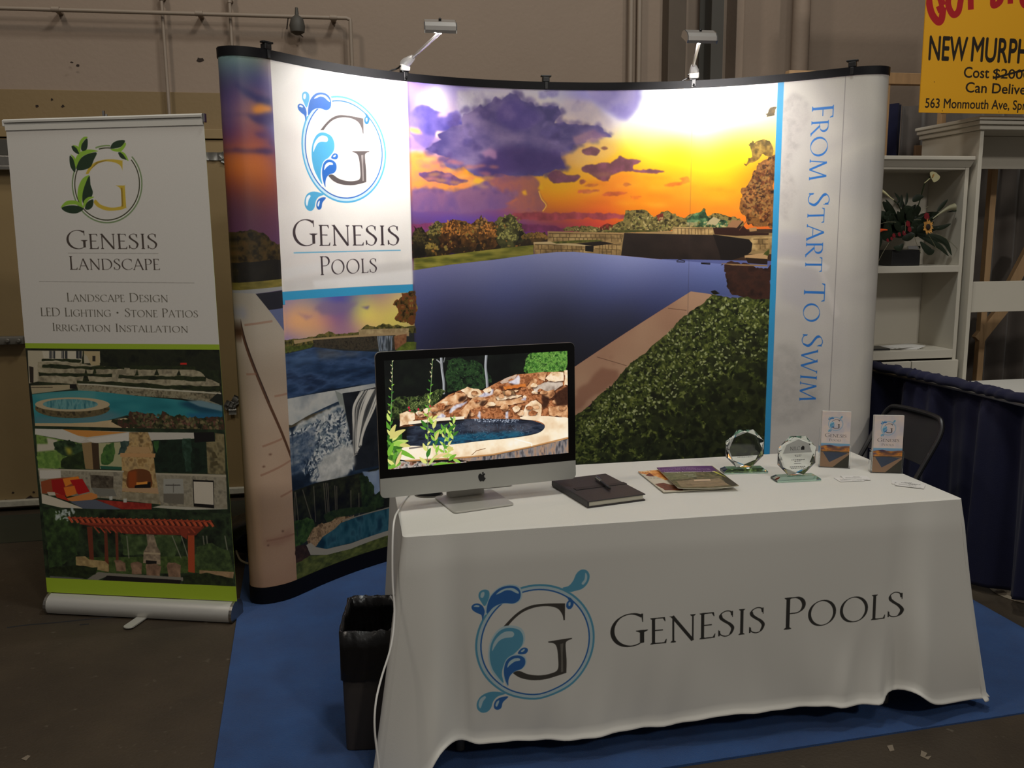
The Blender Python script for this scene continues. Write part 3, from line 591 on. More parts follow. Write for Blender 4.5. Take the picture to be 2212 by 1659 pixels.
    c.poly([(845,130),(900,75),(955,68),(965,240),(900,230),(860,200),(880,160)], None, 12, tex=noise_tex([(40,28,12),(100,74,30),(120,60,30),(140,130,60)], 12, 3), step=4)
    c.poly([(322,318),(350,305),(420,296),(490,275),(530,262),(560,278),(680,268),(720,232),(760,245),(800,225),(870,240),(965,236),(968,275),(680,300),(460,330),(325,365)], None, 6, tex=noise_tex([(44,44,22),(96,92,44),(130,110,60)], 8, 3), step=4)
    c.poly([(678,258),(930,250),(925,285),(680,285)], None, tex=noise_tex([(150,128,90),(186,164,120)], 10, 2)); c.poly([(355,310),(660,285),(930,270),(930,290),(700,296),(460,310),(360,330)], (170,144,104))
    c.poly([(450,310),(720,292),(862,285),(860,350),(700,362),(460,345)], None, tex=noise_tex([(40,36,30),(72,64,50),(54,50,40)], 6, 2)); c.poly([(855,290),(918,278),(916,340),(860,360)], None, tex=noise_tex([(120,76,50),(150,104,70)], 8, 2)); c.poly([(770,290),(850,288),(845,362),(780,365)], None, tex=noise_tex([(60,70,84),(150,160,170),(50,56,60)], 8, 2, .4, 4.))
    c.poly([(916,320),(968,325),(968,400),(900,410),(860,360)], None, 5, tex=noise_tex([(70,84,30),(110,124,44)], 8))
    water = noise_tex([(20,36,60),(34,58,92),(60,84,122),(28,46,76)], 26, 4, 3., .8)
    c.poly([(325,378),(460,345),(600,362),(760,368),(968,380),(970,520),(760,528),(560,560),(337,598)], None, tex=water); c.poly([(460,350),(600,362),(740,372),(560,395),(480,400)], (110,104,96), 8, soft=5, alpha=.5); c.poly([(326,380),(460,350),(470,420),(340,450)], (84,112,152), 10, soft=8, alpha=.5)
    c.poly([(325,345),(400,335),(450,332),(440,350),(330,372)], None, 3, tex=noise_tex([(54,64,24),(90,100,40)], 8))
    # waterfall picture
    c.poly([(336,598),(700,530),(972,512),(980,900),(700,970),(470,1020),(355,1060),(344,740)], None, tex=noise_tex([(18,30,46),(34,50,70),(60,80,100)], 30, 4, 2.))
    c.poly([(336,600),(560,560),(760,525),(765,548),(690,565),(600,580),(590,610),(500,650),(420,690),(345,735)], None, tex=noise_tex([(170,176,176),(196,196,190),(150,156,160)], 60)); c.poly([(345,735),(430,685),(590,635),(560,650),(450,700),(348,745)], (80,72,54)); c.poly([(560,560),(600,580),(625,735),(590,650)], (140,146,140))
    c.poly([(598,575),(690,562),(760,545),(975,530),(975,900),(660,960),(640,800),(628,740)], None, tex=noise_tex([(18,22,28),(34,38,44),(24,28,34)], 50))
    c.poly([(348,760),(470,680),(600,640),(620,720),(640,800),(660,900),(620,990),(500,1018),(430,1000),(470,930),(420,900),(380,940),(352,900)], None, 12, tex=noise_tex([(60,80,100),(150,160,164),(206,206,200),(110,124,134)], 22, 4, 1.6), soft=2)
    c.dabs([(352,780),(600,650),(640,800),(650,960),(480,1010),(380,950)], 700, [(230,230,224),(200,204,204),(90,106,122),(40,56,76)], 7, aspect=.35)
    c.poly([(348,800),(460,740),(470,840),(400,960),(354,980)], None, 8, tex=noise_tex([(34,54,80),(70,90,116),(130,140,150)], 14, 3, 2.), soft=3, alpha=.8); c.poly([(470,930),(560,860),(640,840),(660,930),(600,1000),(480,1015)], None, 12, tex=noise_tex([(170,172,168),(226,224,216)], 20), soft=4)
    rng = random.Random(4)
    for k in range(26):
        t = k/25; x0 = 690+t*100; c.line([(x0, 565-t*18), (x0-30-20*rng.random(), 640+10*t), (650+t*60, 750), (655+t*30+rng.random()*10, 890-60*t)], .004+.008*rng.random(), (226,222,210) if rng.random() < .65 else (90,90,88), True, alpha=.85)
    # woods and pool picture
    c.poly([(355,1062),(470,1020),(640,985),(700,968),(975,900),(985,1150),(800,1150),(640,1180),(500,1230),(440,1260),(368,1210)], None, tex=noise_tex([(12,12,10),(28,30,18),(46,50,28)], 18, 4))
    c.poly([(700,968),(780,948),(985,900),(985,1060),(770,1090),(740,1040)], None, 6, tex=noise_tex([(110,130,160),(150,165,186)], 40), soft=1); c.poly([(690,985),(720,980),(750,1040),(755,1090),(770,1080),(800,1060),(805,1150),(690,1160)], None, 10, tex=noise_tex([(20,32,16),(50,70,34)], 12), step=4)
    for xa, xb in [(515,530),(505,520),(400,448),(455,465),(570,572),(680,682),(525,535),(365,380),(640,642),(560,566)]:
        c.line([(xa, 1020+abs(515-xa)*.3), (xb, 1215)], .0055, (130,120,104), alpha=.6)
    c.poly([(372,1215),(420,1190),(450,1210),(460,1250),(430,1300),(380,1330)], None, 8, tex=noise_tex([(30,50,20),(70,100,44)], 10), step=4); c.poly([(500,1180),(560,1150),(640,1150),(760,1130),(760,1165),(600,1190),(520,1215)], None, 6, tex=noise_tex([(30,44,22),(56,72,34)], 10))
    c.poly([(418,1310),(440,1270),(500,1220),(600,1190),(660,1180),(662,1215),(600,1245),(500,1300),(460,1340),(430,1345)], None, 8, tex=noise_tex([(110,84,56),(190,156,116),(150,120,84)], 9, 3), step=4)
    c.poly([(590,1220),(690,1185),(800,1155),(985,1110),(985,1240),(800,1268),(640,1320),(520,1350),(465,1340),(500,1290),(560,1250)], None, tex=noise_tex([(16,52,70),(34,84,100),(60,110,124),(30,66,84)], 24, 3, 1., 2.))
    c.poly([(418,1330),(440,1318),(465,1340),(520,1350),(640,1322),(800,1266),(985,1215),(985,1245),(800,1290),(640,1350),(520,1380),(440,1380)], (176,168,150)); c.line([(600,1210),(800,1152),(985,1105)], .006, (150,144,130))
    c.poly([(372,1400),(440,1382),(520,1380),(640,1350),(800,1290),(985,1240),(990,1500),(390,1560),(378,1500)], None, tex=noise_tex([(66,74,30),(96,104,44),(120,126,58)], 10, 3, 1.6)); c.poly([(368,1340),(415,1330),(440,1385),(400,1410),(372,1420)], None, 6, tex=noise_tex([(40,24,16),(80,56,40)], 10))
    i0 = int(sL*c.ppm); r0 = c.H-int(zb2*c.ppm); c.a[r0:, i0:i0+10] = c.a[r0:, i0+10:i0+20][:, ::-1]; i1 = int(sM*c.ppm); c.a[r0:, i1-6:i1] = c.a[r0:, i1-12:i1-6][:, ::-1]
    # ---------------- blue line and white panel on the right
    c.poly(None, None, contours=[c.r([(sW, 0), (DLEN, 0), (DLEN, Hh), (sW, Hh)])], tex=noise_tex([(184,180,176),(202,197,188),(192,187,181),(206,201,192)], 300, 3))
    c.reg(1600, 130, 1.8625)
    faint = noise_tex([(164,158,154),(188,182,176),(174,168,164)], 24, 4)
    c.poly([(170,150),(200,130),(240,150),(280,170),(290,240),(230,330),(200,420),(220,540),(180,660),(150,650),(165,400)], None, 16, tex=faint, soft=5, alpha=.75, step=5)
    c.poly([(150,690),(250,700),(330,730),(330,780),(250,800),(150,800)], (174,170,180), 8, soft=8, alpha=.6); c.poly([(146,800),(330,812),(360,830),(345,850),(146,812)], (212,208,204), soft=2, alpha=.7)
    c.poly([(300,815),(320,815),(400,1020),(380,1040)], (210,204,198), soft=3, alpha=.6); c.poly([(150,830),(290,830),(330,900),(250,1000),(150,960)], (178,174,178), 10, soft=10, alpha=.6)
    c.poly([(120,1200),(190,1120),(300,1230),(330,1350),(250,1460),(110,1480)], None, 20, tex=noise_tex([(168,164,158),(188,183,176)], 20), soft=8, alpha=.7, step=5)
    # lettering that runs down the panel
    a = c.m([(330,180)]);
    uv = lambda x, y: disp_uv(1600+x/1.8625, 130+y/1.8625)
    p0, p1 = uv(288, 182), uv(232, 1374); tp = uv(375, 180)
    zz = [p0[1], p1[1]]; sx = .5*(uv(288,200)[0]+uv(235,1370)[0]); sh = abs(uv(372,182)[0]-sx)
    sx0 = disp_uv(1600+285/1.8625, 130+300/1.8625)[0]
    print('vertical text', p0, p1, tp)
    hcap = abs(tp[0]-p0[0])
    draw_serif(c, 'From Start To Swim', (sx, zz[0]), (sx, zz[1]), (sx+hcap, zz[0]), (46,116,196), raw=True)
    c.poly(None, (52,152,204), contours=[c.r([(sR, 0), (sW, 0), (sW, Hh), (sR, Hh)])])
    # fine dark seams where the panels meet
    for x, y, al in [(1492, 400, .35), (1815, 400, .4)]:
        s_ = disp_s(x, y); c.poly(None, (60,54,60), contours=[c.r([(s_-.0015, 0), (s_+.0015, 0), (s_+.0015, Hh), (s_-.0015, Hh)])], alpha=al)
    s_ = sM; c.poly(None, (40,20,50), contours=[c.r([(s_, 0), (s_+.006, 0), (s_+.006, Hh), (s_, Hh)])], alpha=.35, soft=2)
    k = int(disp_s(500, 400)*c.ppm)+4; n = int(.11*c.ppm); idx = np.arange(k); c.a[:, :k] = c.a[:, k:k+6].mean(1, keepdims=True)
    c.grain(2.5)
    return c
# --- roll-up banner: flat sheet
BL = at_z(108, 1278, .085); BR = at_z(506, 1300, .085); _bt = at_z(10, 262, 2.08); _bt2 = at_z(440, 250, 2.08)
_bc = (BL+BR+_bt+_bt2)/4; _bu = ((BR-BL)/np.linalg.norm(BR-BL)+(_bt2-_bt)/np.linalg.norm(_bt2-_bt)); _bu[2] = 0; _bu /= np.linalg.norm(_bu)
BWID = .87; BHT = 1.995
_lean = ((_bt+_bt2)-(BL+BR))/2; _bv = _lean/np.linalg.norm(_lean)
BANNER = Plane((BL+BR)/2-_bu*BWID/2, _bu, _bv)
print('banner edges', [BANNER.uv(*p).round(3) for p in ((108,1278),(506,1300),(10,262),(440,250))])
def banner_uv(x, y): return BANNER.uv(x, y)
def paint_banner():
    c = Canvas('landscape_banner_print', BWID, BHT, 640, (206, 202, 196), banner_uv)
    c.reg(0, 230, 3.017)
    dk = (36, 56, 36); gr = (140, 182, 60)
    cen = c.m([(700, 505)])[0]
    def ell(rx, w, col, a0, a1, dx=0):
        P = c.m([(700+dx+rx*math.cos(math.radians(a)), 505+rx*1.115*math.sin(math.radians(a))) for a in np.linspace(a0, a1, 60)])
        c.poly(None, col, contours=[stroke_poly(P, lambda *k: w*c.ppm)])
    ell(226, .006, (120,140,100), -45, 215); ell(218, .004, (220,218,210), -45, 215); ell(211, .0045, (60,60,40), -42, 222)
    ell(224, .006, (128,150,96), 250, 275); ell(211, .0045, (60,60,40), 255, 278)
    gold = (196, 168, 58); gold2 = (150, 122, 40)
    c.poly([(560,440),(560,440),(580,400),(620,365),(680,347),(740,345),(800,352),(800,352),(800,415),(800,415),(785,385),(750,365),(690,358),(640,372),(600,405),(578,440),(578,440)], gold, smooth=True); c.poly([(590,412),(640,370),(700,352),(750,356),(690,350),(630,362)], gold2)
    c.poly([(755,515),(755,515),(815,515),(815,515),(820,590),(825,660),(825,660),(780,675),(700,678),(640,655),(612,625),(612,625),(625,607),(660,640),(720,658),(770,655),(795,640),(792,560),(780,528)], gold, smooth=True); c.poly([(790,530),(800,530),(806,650),(796,655)], gold2)
    def leaf(P, col): c.poly(P, col, smooth=True)
    leaf([(488,405),(490,350),(520,300),(575,280),(640,290),(600,300),(540,325),(515,370),(498,400)], gr); leaf([(500,408),(520,350),(560,315),(630,300),(612,350),(590,395),(540,414)], dk)
    leaf([(512,280),(520,230),(545,200),(572,200),(545,225),(528,270),(525,295)], gr); leaf([(532,285),(535,245),(568,208),(572,255),(560,285)], dk)
    leaf([(468,258),(500,262),(520,290),(512,310),(480,290)], dk); leaf([(475,252),(510,262),(522,300),(515,300),(500,272)], gr)
    leaf([(457,320),(480,345),(492,385),(490,428),(465,400),(455,360)], dk); leaf([(462,312),(488,332),(500,372),(494,395),(480,345)], gr)
    leaf([(722,272),(735,240),(770,222),(815,222),(795,258),(755,272)], dk); leaf([(722,278),(780,270),(815,235),(820,255),(790,292),(750,292)], gr)
    leaf([(772,300),(800,305),(828,345),(805,342),(785,330)], dk); leaf([(780,292),(815,305),(838,350),(830,350),(805,315)], gr)
    leaf([(545,660),(510,600),(512,530),(540,470),(585,448),(560,500),(545,560),(535,620)], gr); leaf([(545,630),(540,570),(560,500),(585,452),(592,510),(607,560),(590,600)], dk)
    leaf([(398,660),(430,620),(480,612),(520,625),(545,665),(500,640),(440,642)], gr); leaf([(403,662),(450,645),(510,648),(546,668),(500,696),(440,690)], dk)
    leaf([(545,662),(550,615),(580,590),(615,590),(580,610),(562,640)], gr); leaf([(556,665),(570,625),(608,606),(606,650),(580,672)], dk)
    tx = (70, 60, 54)
    draw_serif(c, 'Genesis', (437,928), (1038,928), (438,806), tx); draw_serif(c, 'Landscape', (455,1063), (1050,1065), (456,975), tx)
    c.line([(445,955),(1035,958)], .0022, (150,146,140)); c.line([(255,1140),(1268,1150)], .0022, (150,146,140))
    tx2 = (84, 78, 66)
    draw_serif(c, 'Landscape Design', (438,1270), (1102,1275), (438,1214), tx2); draw_serif(c, 'LED Lighting \u2022 Stone Patios', (266,1366), (1296,1375), (266,1311), tx2); draw_serif(c, 'Irrigation Installation', (343,1462), (1232,1474), (343,1410), tx2)
    z = lambda y: banner_uv(280, 230+y/3.017)[1]
    full = lambda za, zb, col=None, tex=None: c.poly(None, col, contours=[c.r([(0, za), (BWID, za), (BWID, zb), (0, zb)])], tex=tex)
    zt = banner_uv(270, 754)[1]; zg = banner_uv(270, 742.5)[1]
    full(zt, zg, (150,176,44))
    z2 = banner_uv(280, 924)[1]; z3 = banner_uv(290, 1102)[1]; z4 = banner_uv(300, 1257)[1]
    # picture 1: terraces and pool
    c.reg(50, 745, 4.674)
    full(z2, zt, None, noise_tex([(16,20,12),(34,38,22),(24,28,16)], 26, 4))
    hedge = noise_tex([(22,26,12),(44,52,26),(34,40,20)], 8, 3, 2.)
    wall = noise_tex([(120,112,92),(156,146,120),(176,166,140)], 12, 3)
    c.poly([(45,55),(780,62),(785,180),(150,200),(150,370),(60,390)], (180,170,146)); c.poly([(190,60),(590,62),(590,150),(210,135)], (196,188,168))
    for x in (265,300,390,425,540,570): c.poly([(x,60),(x+26,60),(x+26,140),(x,135)], (52,54,56))
    for x in (295,330,420): c.line([(x-22,60),(x-22,138)], .003, (150,146,136))
    c.poly([(610,60),(780,65),(780,205),(690,205),(650,110),(610,80)], (176,158,120)); c.poly([(705,110),(735,110),(735,165),(705,165)], (52,46,36))
    c.poly([(150,170),(600,180),(660,200),(850,215),(1180,240),(1730,250),(1980,330),(1990,480),(540,400),(150,370)], None, tex=wall)
    for P in [[(190,135),(590,150),(585,175),(195,160)], [(190,195),(830,215),(1030,225),(1030,248),(190,232)], [(1080,205),(1740,215),(1740,245),(1090,245)], [(165,280),(900,295),(900,330),(170,315)], [(965,300),(1850,318),(1850,360),(970,340)],
              [(550,360),(1200,390),(2000,420),(2005,475),(1200,430),(550,395)], [(160,375),(330,385),(540,400),(480,410),(170,400)]]:
        c.poly(P, None, 4, tex=hedge)
    for x, y0, y1, w in [(640,245,360,36), (735,240,290,18), (1150,240,310,22), (1350,245,310,26), (1575,250,310,24), (610,60,200,14)]: c.poly([(x,y0-20),(x+w,y1),(x-w,y1)], None, 4, tex=hedge)
    c.poly([(1740,240),(1980,260),(1990,380),(1850,330)], None, 6, tex=noise_tex([(20,26,14),(44,54,30)], 12)); c.poly([(1590,180),(1655,180),(1655,200),(1590,200)], (200,40,30)); c.poly([(960,255),(1050,245),(1045,295),(955,300)], (130,122,100))
    c.poly([(60,215),(105,225),(105,385),(70,380)], (44,36,28)); c.poly([(75,410),(470,400),(540,440),(300,470),(90,495)], (170,156,124)); c.line([(80,430),(300,428)], .003, (80,70,54)); c.poly([(475,395),(540,395),(540,445),(475,440)], (26,22,20))
    c.poly([(540,395),(740,400),(2000,490),(2005,610),(1600,540),(1180,515),(560,460)], None, tex=noise_tex([(70,66,50),(126,116,92),(150,142,116),(96,88,66)], 10, 3)); c.line([(560,395),(740,400),(1400,450),(2000,490)], .006, (190,184,164))
    pool = noise_tex([(30,110,120),(44,130,138),(64,142,146)], 40, 3, 3.)
    c.poly([(90,500),(300,475),(560,460),(760,470),(1180,515),(1600,555),(2010,630),(2015,740),(1700,750),(1300,740),(1050,710),(700,800),(120,800)], None, tex=pool)
    c.poly([(100,500),(540,465),(740,470),(730,545),(540,545),(180,550)], (90,150,150), soft=4, alpha=.7); c.poly([(1560,590),(1680,560),(2010,640),(2015,700),(1800,690)], (14,56,84), soft=4, alpha=.8); c.poly([(1660,565),(1800,560),(2010,610),(2010,670),(1780,620)], (110,140,150), soft=1); c.poly([(1650,690),(2015,700),(2015,745),(1700,745)], (30,90,140), soft=4, alpha=.8)
    c.poly([(1880,560),(1960,490),(2005,500),(2005,610)], (30,34,28))
    c.poly([(120,720),(500,740),(860,660),(1050,720),(700,800),(120,800)], (96,126,136), soft=6, alpha=.8)
    E = lambda cx, cy, rx, ry: [(cx+rx*math.cos(t), cy+ry*math.sin(t)) for t in np.linspace(0, 6.28, 40)]
    c.poly(E(500,640,380,98), None, tex=noise_tex([(60,52,34),(110,96,64),(84,74,50)], 9, 2)); c.poly(E(500,600,380,72), (186,168,134)); c.poly(E(480,598,280,52), None, tex=noise_tex([(60,130,140),(110,160,160),(50,110,120)], 16, 3, .6, 2.))
    c.poly([(120,790),(480,790),(720,780),(1040,735),(1300,840),(1240,885),(1000,880),(120,850)], None, tex=noise_tex([(190,166,126),(206,182,140)], 60)); 
    c.poly([(890,785),(1080,730),(1090,665),(1150,655),(1320,700),(1360,740),(1400,705),(1580,715),(1640,740),(1800,740),(2020,740),(2025,885),(1250,880),(1100,840)], None, 12, tex=noise_tex([(22,24,12),(50,52,28),(84,50,40),(36,40,20)], 14, 4), step=4)
    c.dabs([(1090,680),(1320,700),(1800,750),(2020,760),(2000,850),(1300,860),(1150,800)], 300, [(110,70,60),(96,92,60),(60,66,34),(130,116,80)], 4)
    # picture 2: covered terrace with fireplace
    full(z3, z2, None, noise_tex([(24,34,22),(44,60,36)], 20, 3))
    c.poly([(120,845),(1240,880),(1730,885),(1730,945),(1280,965),(1060,970),(720,990),(580,990),(120,900)], (196,190,178)); c.poly([(380,850),(1060,880),(650,930),(560,915)], (206,140,66)); c.poly([(120,850),(400,850),(640,950),(580,980),(120,905)], (206,202,190)); c.poly([(640,950),(1070,885),(1070,970),(720,990)], (214,208,196))
    c.poly([(130,905),(360,950),(620,1000),(620,1250),(150,1240)], None, tex=noise_tex([(60,84,40),(120,150,70),(84,110,54)], 16, 4)); c.poly([(240,935),(350,960),(330,1060),(140,1080),(140,1000),(250,1000)], (196,188,168), soft=1)
    c.poly([(340,960),(600,990),(600,1080),(420,1100),(330,1050)], None, 14, tex=noise_tex([(24,40,22),(66,90,56)], 12)); c.poly([(150,1100),(330,1070),(380,1240),(160,1240)], None, 8, tex=noise_tex([(84,120,50),(130,164,76)], 10)); c.poly([(390,1160),(620,1060),(625,1245),(390,1245)], None, 6, tex=noise_tex([(24,36,16),(50,66,30)], 12)); c.poly([(430,1040),(500,1030),(510,1090),(440,1090)], (170,164,60), 8, soft=3)
    c.poly([(760,990),(1070,975),(1030,1250),(780,1250)], (176,172,130)); c.poly([(850,990),(915,985),(935,1100),(910,1190),(850,1210),(790,1190),(790,1100)], None, 8, tex=noise_tex([(50,84,40),(90,130,60)], 10)); c.poly([(975,985),(1070,975),(1065,1080),(960,1090)], None, 10, tex=noise_tex([(40,60,56),(80,100,90)], 10)); c.poly([(780,1220),(1000,1230),(1000,1260),(790,1250)], (40,90,70))
    c.poly([(595,990),(695,980),(715,1255),(632,1250)], (150,124,84)); c.poly([(695,985),(765,990),(775,1255),(712,1255)], (70,52,34))
    c.poly([(1320,960),(1850,950),(1860,1290),(1340,1280)], None, tex=noise_tex([(10,18,12),(26,44,30),(18,30,20)], 30, 4)); c.poly([(1600,960),(1680,960),(1700,1280),(1640,1280)], None, 8, tex=noise_tex([(30,56,40),(70,100,84)], 10), alpha=.7); c.poly([(1320,985),(1370,980),(1350,1100),(1325,1080)], None, 6, tex=noise_tex([(40,80,36),(60,100,50)], 10))
    st = noise_tex([(150,118,72),(196,164,110),(170,142,98),(120,96,60)], 11, 2)
    c.poly([(1075,880),(1265,880),(1310,1000),(1340,1290),(1400,1430),(1390,1610),(940,1560),(945,1440),(1000,1440),(1000,1140),(1075,1000)], None, tex=st)
    c.poly([(985,1090),(1340,1095),(1335,1135),(985,1130)], (196,150,100)); c.poly([(1050,1025),(1275,1030),(1290,1090),(1060,1088)], (190,152,104))
    c.poly(spline([(1065,1440),(1060,1300),(1100,1262),(1180,1250),(1250,1262),(1290,1300),(1290,1440)]), (110,62,30)); c.poly([(1065,1280),(1150,1265),(1150,1440),(1070,1440)], (150,70,24), soft=2); c.poly([(1130,1420),(1290,1380),(1290,1445),(1130,1445)], (20,16,12)); c.poly([(1150,1380),(1260,1375),(1260,1405),(1150,1410)], (230,150,60), 4)
    c.poly([(945,1445),(1400,1440),(1390,1500),(945,1470)], (186,150,112)); c.poly([(940,1475),(1385,1505),(1380,1610),(940,1560)], None, tex=noise_tex([(130,120,96),(160,150,124)], 9, 2))
    w2 = noise_tex([(120,114,98),(160,152,132),(140,132,112)], 12, 3)
    c.poly([(150,1250),(1010,1270),(1000,1560),(180,1500)], None, tex=w2); c.poly([(1340,1290),(2050,1320),(2065,1659),(1390,1620)], None, tex=w2); c.poly([(150,1245),(1020,1268),(1020,1285),(150,1262)], (186,178,156)); c.poly([(1345,1290),(2050,1310),(2050,1335),(1345,1308)], (176,166,144))
    c.poly([(165,1265),(380,1265),(385,1350),(170,1350)], (206,200,188)); c.poly([(680,1310),(915,1325),(915,1450),(690,1440)], None, tex=noise_tex([(50,42,32),(110,100,84)], 10)); c.poly([(690,1440),(920,1455),(950,1530),(740,1520)], (120,118,108))
    c.poly([(1420,1350),(1615,1350),(1625,1500),(1420,1500)], (160,158,148)); c.poly([(1420,1500),(1625,1500),(1625,1610),(1420,1590)], (110,104,92)); c.line([(1520,1400),(1520,1490)], .003, (100,96,88)); c.line([(1440,1415),(1590,1415)], .004, (70,66,60))
    c.poly([(1715,1360),(1925,1370),(1930,1650),(1725,1630)], (20,16,14)); c.poly([(1722,1378),(1918,1385),(1925,1615),(1730,1600)], (206,196,178))
    c.poly([(1850,980),(1940,975),(1940,890),(2030,900),(2045,1310),(1865,1300)], None, tex=noise_tex([(110,98,66),(140,128,92),(84,76,52)], 14, 2)); c.poly([(1725,885),(1930,880),(1935,970),(1735,985)], (18,16,16))
    for P in [[(1910,1070),(1950,1070),(1985,1130),(1920,1135)], [(1900,1190),(1960,1170),(1975,1220),(1910,1225)]]: c.poly(P, (84,74,48), 5)
    c.poly([(180,1380),(290,1350),(400,1340),(560,1330),(570,1400),(560,1500),(250,1500),(190,1500)], (150,74,40)); c.poly([(400,1350),(560,1325),(575,1360),(430,1430)], (226,130,40)); c.poly([(285,1365),(400,1350),(440,1500),(420,1530),(300,1480)], (160,24,20)); c.poly([(475,1365),(600,1350),(675,1480),(560,1510)], (176,20,22)); c.poly([(410,1440),(520,1420),(545,1500),(440,1535)], (222,120,40)); c.poly([(430,1550),(690,1490),(750,1510),(755,1545),(590,1600),(460,1570)], (206,130,66)); c.poly([(320,1500),(420,1520),(470,1580),(340,1540)], (176,44,24))
    c.poly([(185,1500),(330,1545),(480,1600),(640,1659),(640,1700),(190,1600)], (206,196,176)); c.poly([(240,1485),(320,1485),(330,1520),(260,1520)], (200,190,172)); c.poly([(470,1580),(740,1560),(1000,1659),(620,1659)], (90,96,110)); c.poly([(730,1560),(1300,1600),(1300,1659),(1000,1659)], None, tex=noise_tex([(130,30,24),(170,56,40)], 12)); c.poly([(870,1530),(905,1525),(905,1565),(875,1565)], (190,190,180)); c.poly([(1015,1550),(1050,1550),(1050,1590),(1015,1590)], (190,190,180)); c.poly([(1390,1620),(2065,1659),(1660,1665),(1300,1640)], (186,180,164))
    # picture 3: pergola
    c.reg(0, 730, 2.552)
    full(z4, z3, None, noise_tex([(16,22,14),(34,46,28),(50,66,40),(24,32,20)], 26, 4))
    c.poly([(240,940),(330,940),(440,1020),(430,1200),(280,1280)], None, 8, tex=noise_tex([(30,44,24),(64,90,44)], 14)); c.dabs([(300,950),(430,940),(400,1010),(310,1000)], 30, [(190,200,196)], 5)
    c.poly([(415,1210),(1270,1200),(1290,1290),(420,1310)], None, tex=noise_tex([(50,66,30),(84,104,50)], 9)); c.poly([(660,1080),(1000,1090),(960,1210),(690,1200)], None, 8, tex=noise_tex([(44,60,32),(84,104,60)], 14))
    for x0, x1 in [(950,1000),(1140,1150),(1120,1135),(1240,1262),(700,712),(1000,1040)]: c.line([(x0,1090),(x1,1215)], .005, (150,146,130), alpha=.7)
    c.poly([(1080,1150),(1160,1130),(1260,1180),(1280,1280),(1100,1270),(1060,1200)], None, 10, tex=noise_tex([(40,54,30),(80,100,54)], 12))
    for P in [[(480,1040),(510,1040),(520,1260),(497,1260)], [(575,1060),(592,1060),(602,1285),(580,1290)], [(636,1070),(652,1070),(655,1230),(640,1230)]]: c.poly(P, (110,52,34))
    c.poly([(1035,1040),(1072,1035),(1075,1295),(1038,1290)], (176,74,40)); c.poly([(450,1030),(1060,1070),(1060,1045),(470,1010)], (90,34,22))
    c.poly([(370,985),(1175,1005),(1130,1040),(1080,1088),(700,1080),(470,1030)], (120,46,30))
    for k in range(26):
        x = 378+k*31; c.line([(x, 985+k*.8), (x+24, 1018+k*.9)], .011, (196,86,52)); c.line([(x+14, 985+k*.8), (x+40, 1024+k*.9)], .004, (50,24,16))
    for k in range(18): x = 520+k*31; c.line([(x, 1040), (x+30, 1075)], .007, (172,72,46))
    c.line([(395,992),(1165,1012)], .006, (160,64,40)); c.line([(440,1022),(1110,1045)], .008, (150,60,40)); c.poly([(990,1050),(1040,1050),(1030,1110),(1000,1090)], (140,54,36))
    c.poly([(808,1082),(850,1085),(868,1150),(885,1180),(886,1250),(790,1240),(792,1180),(815,1140)], None, tex=noise_tex([(120,104,86),(170,150,124)], 9, 2)); c.poly([(795,1180),(885,1185),(885,1195),(792,1190)], (180,160,130)); c.poly([(805,1225),(865,1230),(862,1250),(806,1245)], (24,20,18))
    c.poly([(418,1205),(470,1203),(490,1220),(580,1230),(600,1250),(600,1290),(420,1255)], None, tex=noise_tex([(150,126,84),(186,160,110)], 9, 2)); c.poly([(1100,1280),(1290,1290),(1285,1325),(1100,1300)], None, tex=noise_tex([(150,120,86),(176,146,108)], 9, 2))
    for x, y, w, h in [(632,1232,60,56), (715,1236,70,66), (805,1246,80,70), (922,1244,75,76)]: c.poly([(x,y),(x+w*.6,y-4),(x+w,y+10),(x+w*.95,y+h),(x+w*.1,y+h)], None, 4, tex=noise_tex([(110,84,66),(160,126,100)], 12))
    c.poly([(540,1290),(600,1295),(1010,1320),(1010,1340),(760,1325),(600,1310),(540,1335),(480,1330)], (130,124,112)); c.poly([(590,1310),(1000,1335),(990,1362),(560,1340)], (26,20,20)); c.poly([(275,1265),(420,1250),(540,1270),(530,1310),(470,1325),(275,1312)], None, 5, tex=noise_tex([(20,28,12),(44,56,26)], 9)); c.poly([(1020,1310),(1140,1290),(1285,1330),(1285,1376),(1010,1362)], None, 5, tex=noise_tex([(22,30,14),(48,60,28)], 9)); c.poly([(275,1312),(470,1325),(420,1335),(275,1328)], (96,96,92))
    full(0, z4, (160,186,44))
    c.grain(2.5, 5)
    return c

